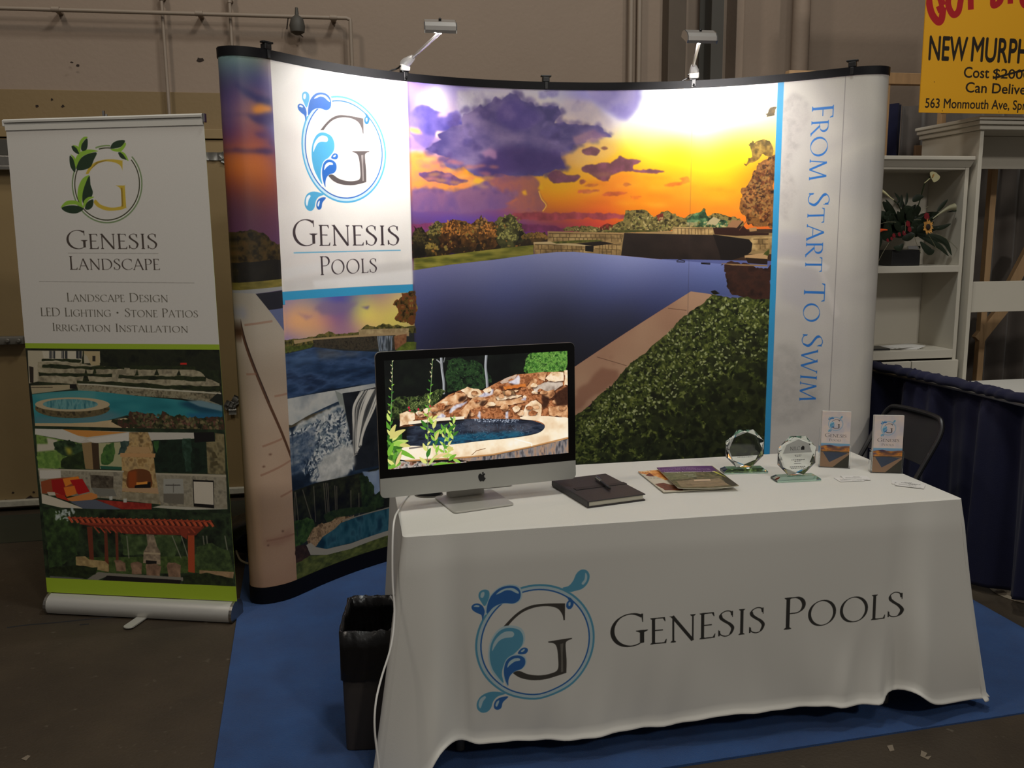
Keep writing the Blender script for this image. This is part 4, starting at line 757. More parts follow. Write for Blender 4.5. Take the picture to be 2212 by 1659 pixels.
# --- monitor screen
MC = np.array([-.100, 2.735, .797]); MYAW = .326; MT = .03
MU = np.array([math.cos(MYAW), math.sin(MYAW), 0]); MB = np.array([-math.sin(MYAW), math.cos(MYAW), 0]); MV = AZ*math.cos(MT)+MB*math.sin(MT)
MWD, MHT, SCW, SCH = .650, .452, .597, .336
SCREEN = Plane(MC-MU*SCW/2+MV*(MHT-.027-SCH), MU, MV)
def paint_screen():
    c = Canvas('waterfall_screen_picture', SCW, SCH, 1700, (8, 10, 10), SCREEN.uv); c.rs = .62
    c.reg(800, 720, 4.148); k_ = 1.0
    full = [(100,150),(1790,150),(1790,1230),(100,1230)]
    c.poly([(120,200),(1780,140),(1790,700),(120,900)], None, tex=noise_tex([(6,8,8),(10,14,12),(16,22,16)], 60, 4))
    c.poly([(690,240),(930,230),(1010,300),(1090,440),(1000,500),(800,520),(680,520),(660,400)], None, 30, tex=noise_tex([(8,14,10),(22,40,22),(40,66,34),(14,24,16)], 22, 4), step=8)
    c.dabs([(690,250),(930,240),(1060,440),(800,520),(690,500)], 260, [(44,76,40),(70,104,54),(20,40,22)], 4)
    c.poly([(1410,175),(1760,150),(1765,340),(1700,380),(1500,350),(1420,400),(1370,330),(1380,230)], None, 30, tex=noise_tex([(20,40,14),(60,110,40),(110,160,66),(40,74,30)], 22, 4), step=8)
    c.dabs([(1410,190),(1760,160),(1760,330),(1500,350),(1390,370),(1380,240)], 420, [(130,180,80),(90,140,56),(30,60,22),(160,200,110)], 5, aspect=.35)
    for P, w in [([(632,215),(640,330),(655,440),(655,545)], .008), ([(1036,195),(1030,300),(1040,400),(1046,490)], .0085)]: c.line(P, w, (126,128,132), True); c.line([(x-4, y) for x, y in P], w*.4, (176,178,180), True)
    c.line([(590,235),(628,270),(640,320)], .004, (150,150,150), True); c.line([(655,260),(665,215)], .003, (120,120,120))
    c.poly([(140,640),(300,560),(440,560),(600,500),(660,520),(560,680),(400,740),(150,780)], None, 24, tex=noise_tex([(12,16,10),(40,54,24),(90,104,54),(20,28,14)], 18, 4), step=8)
    c.dabs([(300,620),(420,560),(600,510),(640,560),(540,660),(340,700)], 240, [(120,134,70),(150,160,96),(50,70,30)], 4)
    for x, y in [(428,680),(350,690),(530,650),(530,680),(345,665),(527,700)]: c.poly([(x-10,y),(x,y-12),(x+12,y),(x,y+12)], (206,30,66), 4)
    # rocks
    rock = noise_tex([(120,74,44),(196,138,92),(232,180,132),(248,214,172)], 34, 5); rockd = noise_tex([(84,44,24),(150,88,50),(200,130,84),(126,72,40),(176,112,70)], 26, 4); lite = noise_tex([(196,150,108),(240,204,160),(255,232,200),(250,216,176)], 34, 4)
    c.poly([(260,840),(270,720),(330,690),(400,730),(560,650),(700,550),(860,485),(1000,510),(1150,430),(1290,370),(1500,350),(1620,345),(1768,340),(1768,900),(1350,780),(880,780)], None, tex=rockd)
    R = [([(262,840),(268,720),(330,692),(385,705),(405,760),(330,820)], lite), ([(400,770),(398,720),(500,700),(540,740),(480,770)], rockd), ([(545,665),(700,560),(760,525),(850,540),(862,590),(800,640),(640,700),(560,720)], rock), ([(810,510),(870,482),(960,505),(1000,545),(930,590),(870,575),(850,540)], lite),
         ([(800,720),(900,580),(1000,565),(1058,600),(1000,665),(900,680),(860,760),(830,740)], rock), ([(900,690),(1010,650),(1350,655),(1350,765),(1100,768),(890,765)], rockd), ([(1015,660),(1060,600),(1110,560),(1250,548),(1350,560),(1390,610),(1200,650)], rock), ([(1120,570),(1250,548),(1360,552),(1320,575),(1130,600)], lite),
         ([(1355,740),(1380,640),(1480,580),(1530,640),(1530,740),(1440,765)], lite), ([(1600,740),(1590,650),(1680,640),(1768,640),(1768,770),(1700,745)], rock), ([(1530,740),(1540,680),(1590,650),(1600,740)], rockd), ([(1450,490),(1560,430),(1700,420),(1730,460),(1640,520),(1480,530)], noise_tex([(150,130,116),(206,188,170),(230,214,196)], 50)),
         ([(1500,400),(1500,350),(1580,345),(1560,420)], rock), ([(1560,400),(1620,350),(1720,355),(1730,430),(1600,430)], lite), ([(1735,460),(1735,345),(1768,340),(1768,475)], lite), ([(1150,430),(1240,390),(1310,370),(1290,400),(1180,450)], noise_tex([(190,160,140),(214,186,160)], 30)), ([(1090,500),(1130,450),(1190,460),(1200,520),(1100,530)], rockd),
         ([(1190,470),(1380,460),(1385,490),(1210,500)], noise_tex([(190,100,40),(226,136,60)], 20)), ([(1400,470),(1450,395),(1490,410),(1470,470),(1420,490)], rock), ([(1540,520),(1650,505),(1660,560),(1600,590),(1550,560)], rock), ([(1000,510),(1080,480),(1090,520),(1020,545)], lite), ([(1180,510),(1290,505),(1300,545),(1190,550)], noise_tex([(120,90,60),(150,116,80)], 20))]
    for P, t in R: c.poly([(x+3, y+10) for x, y in P], (50,24,12), 14, alpha=.75, soft=2, step=8); c.poly(P, None, 16, tex=t, step=8)
    rk = random.Random(21)
    for k in range(46):
        t = rk.random(); x = 420+1300*t; yt = 690-300*min(1, max(0, (x-400)/900))+20; y = rk.uniform(yt, 755); r1 = rk.uniform(16, 46); r2 = r1*rk.uniform(.45, .8)
        P = [(x+r1*math.cos(a)*rk.uniform(.75, 1.15), y+r2*math.sin(a)*rk.uniform(.75, 1.15)) for a in np.linspace(0, 5.4, 7)]
        c.poly([(a+3, b+8) for a, b in P], (54,26,14), 8, soft=3, alpha=.7, step=8); c.poly(P, None, 8, tex=[rock, rock, lite, rockd][k % 4], step=8); c.poly([(a, b+r2*.5) for a, b in P if b > y], (90,50,28), 6, soft=4, alpha=.5, step=8)
    for P in [[(780,590),(862,545),(862,590),(800,625)], [(1680,520),(1768,470),(1768,640),(1660,640),(1640,560)], [(1530,545),(1600,570),(1590,650),(1535,690)], [(850,765),(900,690),(885,770)], [(1000,600),(1050,600),(1000,660),(975,640)]]: c.poly(P, (44,22,14), 12, soft=3, alpha=.85)
    for P in [[(960,570),(1010,530),(1100,530),(1060,560),(1000,575)], [(700,715),(720,670),(780,630),(870,600),(840,640),(760,690)], [(1300,400),(1330,365),(1350,400),(1330,450),(1220,455),(1240,430)], [(570,750),(640,715),(680,735),(640,760)], [(960,740),(975,690),(990,700),(985,770)], [(1200,770),(1205,700),(1225,690),(1230,770)], [(1340,600),(1380,570),(1390,600)], [(1060,540),(1080,500),(1095,500),(1090,540)]]:
        c.poly(P, None, 12, tex=noise_tex([(170,170,200),(220,222,240),(250,250,255)], 14), soft=2, alpha=.85)
    # pool, coping
    c.poly(spline([(345,1000),(330,860),(420,820),(620,780),(900,765),(1340,770),(1480,790),(1560,830),(1500,890),(1300,930),(1000,960),(700,995),(480,1005)]), None, tex=noise_tex([(14,16,24),(30,36,50),(52,60,76),(22,30,44)], 30, 4, 2.4, .7))
    c.poly([(480,1000),(620,930),(900,890),(1300,880),(1450,890),(1300,930),(1000,965),(700,1000)], None, 14, tex=noise_tex([(16,60,84),(30,96,124),(20,44,66)], 18, 4, 2.), soft=4, alpha=.9); c.poly([(780,800),(860,790),(1300,830),(1400,800),(1500,830),(1350,880),(900,880)], (110,104,110), 14, soft=10, alpha=.4); c.dabs([(480,960),(1400,900),(1500,840),(900,790),(500,850)], 260, [(60,90,120),(90,110,130),(20,30,48),(110,130,150)], 9, aspect=.16); c.dabs([(900,765),(1340,770),(1280,800),(940,790)], 150, [(230,236,246),(170,180,200)], 5, aspect=.4)
    c.poly([(340,790),(640,755),(840,742),(840,768),(620,785),(430,818),(340,815)], (250,234,206)); c.poly([(350,815),(620,785),(840,768),(840,780),(430,830)], (30,24,24))
    cop = noise_tex([(238,206,166),(255,236,204),(255,246,228)], 70, 4)
    c.poly([(330,1010),(480,1008),(720,995),(1000,962),(1300,932),(1500,892),(1562,830),(1500,785),(1355,768),(1360,745),(1560,740),(1680,750),(1780,770),(1780,930),(1440,1010),(1100,1080),(780,1110),(300,1135),(240,1060)], None, tex=cop, smooth=True)
    c.poly([(300,1135),(780,1110),(1100,1078),(1440,1008),(1780,925),(1780,940),(1440,1022),(1100,1092),(780,1124),(320,1150)], (190,136,84), soft=1); c.line([(1290,945),(1440,985),(1445,1010)], .004, (255,250,236)); c.line([(905,1090),(950,1050),(1030,1030)], .002, (130,84,50)); c.line([(345,1030),(480,1012)], .005, (70,60,60), alpha=.7)
    c.poly([(760,1125),(1100,1094),(1440,1024),(1790,940),(1795,1075),(880,1145)], None, tex=noise_tex([(60,58,62),(130,124,124),(170,136,110),(90,84,88)], 26, 3, .7, 2.2))
    c.poly([(150,1135),(310,1150),(560,1150),(900,1145),(800,1170),(600,1190),(160,1225)], None, 10, tex=noise_tex([(60,60,60),(200,190,180),(120,70,50),(30,50,20)], 24, 3))
    # plants in front
    lf = [(150,200,70),(96,160,50),(200,226,110),(60,120,40),(226,226,130)]
    rg = random.Random(9)
    def leafp(x, y, an, L, w, col):
        ca, sa = math.cos(an), math.sin(an); P = [(0,0),(.3*L,-w),(.7*L,-.8*w),(L,0),(.7*L,.5*w),(.3*L,.7*w)]
        c.poly([(x+p*ca-q*sa, y+p*sa+q*ca) for p, q in P], col, smooth=True)
    c.poly([(145,900),(200,880),(280,900),(300,1000),(270,1180),(160,1215)], None, 24, tex=noise_tex([(30,70,20),(70,130,40),(110,160,60)], 20), step=8, alpha=.8)
    for x0, y0, x1, y1, n in [(195,240,175,880,18), (555,225,512,760,14), (512,760,505,1190,8), (550,760,590,1090,9), (665,820,655,1080,8), (745,740,738,960,8), (700,850,690,1120,8), (185,850,215,1200,8)]:
        c.line([(x0,y0),((x0+x1)/2+6,(y0+y1)/2),(x1,y1)], .0022, (120,150,96), True)
        for k in range(n):
            t = (k+.5)/n; x = x0+(x1-x0)*t; y = y0+(y1-y0)*t; sd = -1 if k % 2 else 1
            L = 20+28*t if y < 760 else 45+45*rg.random()
            leafp(x, y, (-.9 if sd > 0 else math.pi+.9)+rg.uniform(-.4,.4), L, L*.22, rg.choice(lf) if t > .35 or y0 > 300 else (206,196,150))
    for x, y, an, L, w in [(170,940,-.5,200,46),(190,1000,-.25,190,44),(200,980,.25,170,44),(230,1040,.45,230,38),(180,930,-1.2,150,40),(260,1000,.1,120,34),(160,1100,-1.2,160,40),(230,1180,-1.1,130,26),(560,1130,-.5,140,26),(520,1180,-.9,170,22),(640,1100,-.1,120,36),(680,1030,.2,80,40),(700,1140,-.7,110,30),(600,1170,0,220,20),(740,1130,.4,90,26),(150,1210,-.3,150,30),(580,960,-1.2,110,26),(620,900,-.8,70,22),(500,860,3.6,80,18),(560,1180,-.2,150,20)]:
        leafp(x, y, an, L*.82, w*.62, rg.choice([(120,180,56),(160,206,84),(84,150,44),(190,214,110),(216,206,120)]))
    for x, y, an, L, w in [(560,1120,-.35,150,16),(225,1190,-1.2,150,14)]: leafp(x, y, an, L, w, (236,206,150))
    return c

def paint_cloth():
    c = Canvas('table_cover_print', TL, CLH, 720, (213, 211, 204), cloth_uv)
    c.reg(800, 1080, 2.865)
    cc = cloth_uv(800+1027/2.865, 1080+888/2.865); R = np.linalg.norm(cloth_uv(800+1027/2.865, 1080+(888-366)/2.865)-cc)
    draw_emblem(c, cc, R, (82,150,180), (36,96,164), (176,200,208), (58,54,48), (104,100,92))
    c.reg(1300, 1080, 2.4254)
    draw_serif(c, 'Genesis Pools', (46,786), (1598,617), (40,610), (36,34,30))
    return c

def leaflet_canvas():
    c = Canvas('leaflet_print', .100, .21, 2600, (216, 208, 204)); c.rs = .12
    W_, H_ = .1, .21
    c.poly(None, None, contours=[c.r([(0,.09),(W_,.09),(W_,H_),(0,H_)])], tex=noise_tex([(198,192,200),(222,206,198),(206,198,202)], 120, 3))
    draw_emblem(c, (.048,.163), .026, (96,160,196), (60,120,180), (190,214,226), (70,64,62), (120,112,108), ring_pale=(200,210,216))
    draw_serif(c, 'Genesis', (.012,.113), (.088,.113), (.012,.127), (64,58,60), raw=True); draw_serif(c, 'Pools', (.028,.098), (.070,.098), (.028,.107), (84,78,80), raw=True)
    c.poly(None, (120,170,200), contours=[c.r([(0,.086),(W_,.086),(W_,.09),(0,.09)])])
    c.poly(None, None, contours=[c.r([(0,0),(W_,0),(W_,.086),(0,.086)])], tex=vgrad_tex((120,160,200), (96,84,60)))
    c.poly(None, None, 30, contours=[c.r([(0,.058),(.1,.058),(.1,.082),(.06,.078),(.03,.084),(0,.078)])], tex=noise_tex([(70,54,80),(160,100,60),(236,150,50),(110,80,110)], 40, 3, 2.))
    c.poly(None, (170,132,100), contours=[c.r([(0,0),(W_,0),(W_,.06),(0,.06)])]); c.poly(None, (60,74,100), contours=[c.r([(.008,.056),(.05,.058),(.095,.055),(.032,.018)])]); c.poly(None, (52,48,30), contours=[c.r([(.045,0),(W_,.05),(W_,0)])], ); c.poly(None, (70,60,40), contours=[c.r([(0,.057),(.1,.057),(.1,.060),(0,.060)])])
    return c
def award_canvas(main):
    c = Canvas('award_text', .15, .15, 2400, (255, 255, 255))
    k = (24, 28, 26)
    if main:
        draw_serif(c, 'NJLC', (.040,.116), (.078,.117), (.040,.128), k, raw=True); c.poly(None, k, contours=[c.r([(.080,.116),(.092,.116),(.092,.128),(.086,.130),(.080,.122)])]); c.poly(None, (255,255,255), contours=[c.r([(.084,.118),(.088,.118),(.088,.122),(.084,.122)])])
    rows = [(.060,.090,.105),(.055,.095,.100),(.036,.105,.084),(.052,.090,.080),(.045,.088,.068),(.032,.112,.054),(.032,.114,.048)] if main else [(.036,.112,.030)]
    rg = random.Random(3)
    for x0, x1, y in rows:
        x = x0
        while x < x1:
            w = .002+.005*rg.random(); c.poly(None, k, contours=[c.r([(x,y),(min(x+w,x1),y),(min(x+w,x1),y+.0024),(x,y+.0024)])], alpha=.75); x += w+.0015
    return c
# ================================================================ materials
LAMP1, LAMP2 = 6.6, 6.0
def nset(nt, kind, x=0, **kw):
    n = nt.nodes.new(kind)
    for k, v in kw.items(): setattr(n, k, v)
    return n
def material(name, col, rough=.5, metal=0., var=.0, vscale=8., bump=0., bscale=60., coat=0., spec=.5, col2=None, emit=None, sheen=0., stretch=None, contrast=.5, alpha=None):
    """procedural surface: base colour varied by noise, optional fine relief"""
    m = bpy.data.materials.new(name); m.use_nodes = True; nt = m.node_tree; b = nt.nodes['Principled BSDF']
    def lin(c): return tuple((v/255./12.92 if v/255. <= .04045 else ((v/255.+.055)/1.055)**2.4) for v in c)+(1,)
    b.inputs['Roughness'].default_value = rough; b.inputs['Metallic'].default_value = metal; b.inputs['Specular IOR Level'].default_value = spec
    if coat: b.inputs['Coat Weight'].default_value = coat; b.inputs['Coat Roughness'].default_value = .1
    if sheen: b.inputs['Sheen Weight'].default_value = sheen
    tc = nt.nodes.new('ShaderNodeTexCoord'); vec = tc.outputs['Object']
    if stretch:
        mp = nt.nodes.new('ShaderNodeMapping'); mp.inputs['Scale'].default_value = stretch; nt.links.new(vec, mp.inputs[0]); vec = mp.outputs[0]
    c1 = lin(col)
    if var or col2:
        n = nt.nodes.new('ShaderNodeTexNoise'); n.inputs['Scale'].default_value = vscale; n.inputs['Detail'].default_value = 6; n.inputs['Roughness'].default_value = .6; nt.links.new(vec, n.inputs['Vector'])
        r = nt.nodes.new('ShaderNodeValToRGB'); nt.links.new(n.outputs['Fac'], r.inputs[0])
        c2 = lin(col2) if col2 else tuple(max(0, v*(1-var)) for v in c1[:3])+(1,)
        r.color_ramp.elements[0].position = .5-contrast/2; r.color_ramp.elements[1].position = .5+contrast/2
        r.color_ramp.elements[0].color = c2; r.color_ramp.elements[1].color = c1; nt.links.new(r.outputs[0], b.inputs['Base Color'])
    else: b.inputs['Base Color'].default_value = c1
    if bump:
        n2 = nt.nodes.new('ShaderNodeTexNoise'); n2.inputs['Scale'].default_value = bscale; n2.inputs['Detail'].default_value = 4; nt.links.new(vec, n2.inputs['Vector'])
        bp = nt.nodes.new('ShaderNodeBump'); bp.inputs['Strength'].default_value = bump; bp.inputs['Distance'].default_value = .01
        nt.links.new(n2.outputs['Fac'], bp.inputs['Height']); nt.links.new(bp.outputs[0], b.inputs['Normal'])
    if emit: b.inputs['Emission Color'].default_value = lin(emit[0]); b.inputs['Emission Strength'].default_value = emit[1]
    return m
def print_material(name, canvas, rough=.55, emit=0., coat=0., gain=1.):
    m = bpy.data.materials.new(name); m.use_nodes = True; nt = m.node_tree; b = nt.nodes['Principled BSDF']
    t = nt.nodes.new('ShaderNodeTexImage'); t.image = canvas.image(); t.extension = 'EXTEND'; b.inputs['Roughness'].default_value = rough
    if emit:
        b.inputs['Base Color'].default_value = (0.01, .01, .01, 1); nt.links.new(t.outputs[0], b.inputs['Emission Color']); b.inputs['Emission Strength'].default_value = emit
    else: nt.links.new(t.outputs[0], b.inputs['Base Color'])
    if coat: b.inputs['Coat Weight'].default_value = coat
    return m
def glass(name, col=(1, 1, 1), rough=.0, ior=1.5):
    m = bpy.data.materials.new(name); m.use_nodes = True; b = m.node_tree.nodes['Principled BSDF']
    b.inputs['Base Color'].default_value = col+(1,); b.inputs['Roughness'].default_value = rough; b.inputs['Transmission Weight'].default_value = 1; b.inputs['IOR'].default_value = ior
    return m

M = {}
M['wall_up'] = material('wall_paint_grey_beige', (152, 134, 118), .75, var=.10, vscale=1.3, bump=.15, bscale=40)
M['wall_low'] = material('wall_paint_tan', (134, 112, 76), .6, var=.10, vscale=1.7, bump=.12, bscale=40)
M['door'] = material('door_paint_tan', (146, 124, 86), .45, var=.12, vscale=2.2, bump=.06, bscale=30)
M['conduit'] = material('painted_conduit', (150, 135, 120), .5, var=.1)
M['steel'] = material('brushed_steel', (176, 172, 166), .35, 1., var=.2, vscale=30)
M['greymetal'] = material('grey_painted_metal', (120, 116, 108), .5, .3, var=.15)
M['darksteel'] = material('dark_column_paint', (72, 69, 63), .6, var=.1)
M['threshold'] = material('worn_threshold', (200, 194, 176), .6, var=.35, vscale=30)
M['green'] = material('green_floor_paint', (44, 48, 36), .55, var=.2, vscale=3)
M['black'] = material('black_plastic', (20, 20, 22), .4, var=.1)
M['blackmat'] = material('black_matte', (16, 15, 16), .8)
M['rail'] = material('black_magnetic_strip', (15, 14, 18), .5, var=.1, spec=.2)
M['alu'] = material('anodised_aluminium', (206, 204, 200), .32, 1., var=.06, vscale=60, stretch=(1, 30, 1))
M['silver'] = material('silver_painted', (214, 212, 210), .35, .6, var=.04)
M['lamp'] = material('lamp_housing_metal', (168, 164, 160), .32, .55, var=.05)
M['chrome'] = material('chrome', (220, 220, 220), .12, 1.)
M['white'] = material('white_lacquer', (206, 200, 186), .45, var=.05, vscale=3)
M['white2'] = material('white_plastic', (226, 224, 220), .4)
M['wood'] = material('pine_stud_wood', (204, 166, 122), .6, var=.25, vscale=5, stretch=(6, 6, .6))
M['navy'] = material('navy_drape_cloth', (12, 15, 52), .9, var=.25, vscale=6, bump=.2, bscale=300, sheen=.05)
M['grey_drape'] = material('grey_drape_cloth', (98, 90, 84), .85, var=.25, vscale=6, sheen=.3)
M['carpet'] = material('blue_carpet_pile', (24, 84, 152), .95, col2=(15, 64, 124), vscale=5, bump=.9, bscale=420, sheen=.1)
M['cloth'] = material('white_polyester_cloth', (213, 211, 204), .8, bump=.08, bscale=500, sheen=.2)
M['binlow'] = material('dark_bin_plastic', (54, 48, 43), .6, var=.15, vscale=20)
M['bag'] = material('black_bin_liner', (14, 13, 14), .3, bump=.5, bscale=14)
M['foot'] = material('satin_aluminium', (188, 186, 178), .38, .35, var=.04)
M['cassette'] = material('satin_silver_cassette', (196, 194, 188), .4, .4, var=.08, vscale=40, stretch=(1, 20, 1))
M['notebook'] = material('dark_leather_cover', (44, 40, 42), .5, var=.1, bump=.12, bscale=300)
M['paper'] = material('paper_block', (206, 202, 184), .8, var=.1, vscale=300, stretch=(.02, .02, 1))
M['glass'] = glass('award_crystal', (.93, .98, .96))
M['glassgreen'] = glass('green_edge_glass', (.62, .88, .76))
M['acrylic'] = glass('clear_acrylic', (.99, 1, 1), 0., 1.2)
M['tape'] = material('silver_duct_tape', (124, 122, 116), .35, .35, var=.3, vscale=40)
M['leafm'] = material('dark_foliage', (30, 44, 26), .5, var=.4, vscale=20)
M['petalw'] = material('cream_petals', (226, 220, 170), .5, var=.1)
M['petaly'] = material('golden_petals', (226, 166, 84), .55, var=.2, vscale=40)
M['petalo'] = material('orange_petals', (236, 84, 30), .5, var=.2, vscale=20)
M['petalr'] = material('dark_red_petals', (130, 22, 34), .6, var=.3, vscale=30)
M['seed'] = material('dark_seed_head', (40, 26, 16), .8)
M['bark'] = material('green_stem', (60, 76, 44), .6)
M['plastic_bag'] = material('clear_plastic_bag', (150, 140, 124), .25, var=.3, vscale=20, bump=.6, bscale=20)
M['brownboard'] = material('brown_board', (112, 84, 58), .7, var=.2, vscale=4)
M['scrap'] = material('trodden_scrap', (120, 108, 92), .8)
M['kraft'] = material('pale_paper', (200, 190, 170), .7)
M['acrylic_plain'] = material('frosted_clear_plastic', (206, 208, 206), .15)

def concrete():
    m = material('stained_concrete', (74, 62, 46), .62, col2=(46, 37, 27), vscale=1.6, bump=.25, bscale=90, contrast=.55); nt = m.node_tree; b = nt.nodes['Principled BSDF']
    tc = nt.nodes.new('ShaderNodeTexCoord'); base = b.inputs['Base Color'].links[0].from_socket
    n = nt.nodes.new('ShaderNodeTexNoise'); n.inputs['Scale'].default_value = 26; n.inputs['Detail'].default_value = 8; nt.links.new(tc.outputs['Object'], n.inputs['Vector'])
    r = nt.nodes.new('ShaderNodeValToRGB'); r.color_ramp.elements[0].position = .66; r.color_ramp.elements[1].position = .74; nt.links.new(n.outputs['Fac'], r.inputs[0])
    mx = nt.nodes.new('ShaderNodeMix'); mx.data_type = 'RGBA'; nt.links.new(r.outputs[0], mx.inputs[0]); nt.links.new(base, mx.inputs[6]); mx.inputs[7].default_value = (.10, .08, .055, 1)
    n3 = nt.nodes.new('ShaderNodeTexNoise'); n3.inputs['Scale'].default_value = .5; n3.inputs['Detail'].default_value = 3; n3.inputs['Distortion'].default_value = 1.2; nt.links.new(tc.outputs['Object'], n3.inputs['Vector'])
    r3 = nt.nodes.new('ShaderNodeMapRange'); r3.inputs[1].default_value = .35; r3.inputs[2].default_value = .7; r3.inputs[3].default_value = .75; r3.inputs[4].default_value = 1.25; nt.links.new(n3.outputs['Fac'], r3.inputs[0])
    h = nt.nodes.new('ShaderNodeHueSaturation'); nt.links.new(mx.outputs[2], h.inputs['Color']); nt.links.new(r3.outputs[0], h.inputs['Value']); nt.links.new(h.outputs[0], b.inputs['Base Color'])
    return m
M['floor'] = concrete()

# ================================================================ mesh building
ROOTM = {}
def mat_of(o):
    return ROOTM.get(o.name, Matrix.Identity(4)) if o else Matrix.Identity(4)
class MB:
    def __init__(s): s.bm = bmesh.new(); s.uvs = None
    def quad(s, pts): return s.bm.faces.new([s.bm.verts.new(Vector(p)) for p in pts])
    def box(s, c, sz, U=(1, 0, 0), V=(0, 1, 0), Wv=None, bevel=0., seg=2):
        """c centre, sz full sizes along U, V and W"""
        U, V = Vector(U).normalized(), Vector(V).normalized(); Wv = Vector(Wv).normalized() if Wv is not None else U.cross(V)
        c = Vector(c); vs = []
        for k in (-.5, .5):
            for i, j in ((-.5, -.5), (.5, -.5), (.5, .5), (-.5, .5)): vs.append(s.bm.verts.new(c+U*i*sz[0]+V*j*sz[1]+Wv*k*sz[2]))
        fs = [s.bm.faces.new([vs[i] for i in f]) for f in ((3, 2, 1, 0), (4, 5, 6, 7), (0, 1, 5, 4), (1, 2, 6, 5), (2, 3, 7, 6), (3, 0, 4, 7))]
        if bevel:
            es = list({e for f in fs for e in f.edges}); bmesh.ops.bevel(s.bm, geom=es, offset=bevel, segments=seg, affect='EDGES', profile=.5)
        return s
    def prism(s, pts, d, bevel=0.):
        """closed outline extruded along vector d"""
        d = Vector(d); a = [s.bm.verts.new(Vector(p)) for p in pts]; b = [s.bm.verts.new(Vector(p)+d) for p in pts]; n = len(pts)
        fs = [s.bm.faces.new(a[::-1]), s.bm.faces.new(b)]+[s.bm.faces.new([a[i], a[(i+1) % n], b[(i+1) % n], b[i]]) for i in range(n)]
        if bevel: bmesh.ops.bevel(s.bm, geom=list(fs[0].edges)+list(fs[1].edges), offset=bevel, segments=2, affect='EDGES', profile=.5)
        return s
    def tube(s, path, r, n=10, cap=True, flat=1.0):
        P = [Vector(p) for p in path]; R = r if isinstance(r, (list, tuple, np.ndarray)) else [r]*len(P); rings = []
        t0 = (P[1]-P[0]).normalized(); a = t0.orthogonal().normalized()
        for i, p in enumerate(P):
            t = (P[min(i+1, len(P)-1)]-P[max(i-1, 0)]).normalized(); a = (a-t*a.dot(t)).normalized(); b = t.cross(a)
            rings.append([s.bm.verts.new(p+(a*math.cos(2*math.pi*k/n)+b*math.sin(2*math.pi*k/n)*flat)*R[i]) for k in range(n)])
        for q, w in zip(rings, rings[1:]):
            for k in range(n): s.bm.faces.new([q[k], q[(k+1) % n], w[(k+1) % n], w[k]])
        if cap: s.bm.faces.new(rings[0][::-1]); s.bm.faces.new(rings[-1])
        return s
    def lathe(s, prof, c, axis=(0, 0, 1), n=20):
        ax = Vector(axis).normalized(); a = ax.orthogonal().normalized(); b = ax.cross(a); c = Vector(c); rings = []
        for r, z in prof: rings.append([s.bm.verts.new(c+ax*z+(a*math.cos(2*math.pi*k/n)+b*math.sin(2*math.pi*k/n))*max(r, 1e-4)) for k in range(n)])
        for q, w in zip(rings, rings[1:]):
            for k in range(n): s.bm.faces.new([q[k], q[(k+1) % n], w[(k+1) % n], w[k]])
        s.bm.faces.new(rings[0][::-1]); s.bm.faces.new(rings[-1]); return s
    def sheet(s, grid, uv=None, thick=0.):
        """grid[i][j] points; uv[i][j]; optional second skin at distance thick"""
        lay = s.bm.loops.layers.uv.verify(); G = [[Vector(p) for p in r] for r in grid]; h, w = len(G), len(G[0])
        V = [[s.bm.verts.new(p) for p in r] for r in G]
        for i in range(h-1):
            for j in range(w-1):
                f = s.bm.faces.new([V[i][j], V[i][j+1], V[i+1][j+1], V[i+1][j]])
                if uv is not None:
                    for l, (a, b) in zip(f.loops, ((i, j), (i, j+1), (i+1, j+1), (i+1, j))): l[lay].uv = uv[a][b]
        if thick:
            s.bm.normal_update(); N = [[v.normal.copy() for v in r] for r in V]
            B = [[s.bm.verts.new(G[i][j]-N[i][j]*thick) for j in range(w)] for i in range(h)]
            for i in range(h-1):
                for j in range(w-1): s.bm.faces.new([B[i][j], B[i+1][j], B[i+1][j+1], B[i][j+1]])
            for i in range(h-1):
                for a, b in ((0, 0), (w-1, 1)):
                    q = [V[i][a], V[i+1][a], B[i+1][a], B[i][a]]; s.bm.faces.new(q[::-1] if b else q)
            for j in range(w-1):
                for a, b in ((0, 1), (h-1, 0)):
                    q = [V[a][j], V[a][j+1], B[a][j+1], B[a][j]]; s.bm.faces.new(q[::-1] if b else q)
        return s
    def build(s, name, mat, parent=None, smooth=False, recalc=True, sharp=None):
        if recalc: bmesh.ops.recalc_face_normals(s.bm, faces=s.bm.faces)
        inv = mat_of(parent).inverted(); s.bm.transform(inv)
        me = bpy.data.meshes.new(name); s.bm.to_mesh(me); s.bm.free()
        for x in (mat if isinstance(mat, list) else [mat]): me.materials.append(x)
        if smooth:
            me.polygons.foreach_set('use_smooth', [True]*len(me.polygons))
            if sharp is not False: me.set_sharp_from_angle(angle=math.radians(sharp or 35))
        o = bpy.data.objects.new(name, me); COL.objects.link(o)
        if parent: o.parent = parent; ROOTM[o.name] = mat_of(parent)
        return o
def thing(name, label, cat, loc, rz=0., group=None):
    o = bpy.data.objects.new(name, None); COL.objects.link(o); o.empty_display_size = .1; o.location = tuple(map(float, loc)); o.rotation_euler = (0, 0, rz)
    ROOTM[o.name] = Matrix.Translation(Vector(loc)) @ Matrix.Rotation(rz, 4, 'Z')
    return tag(o, label, cat, group)
def tag(o, label, cat, group=None):
    o['label'] = label; o['category'] = cat
    if group: o['group'] = group
    return o
def struct(o): o['kind'] = 'structure'; return o
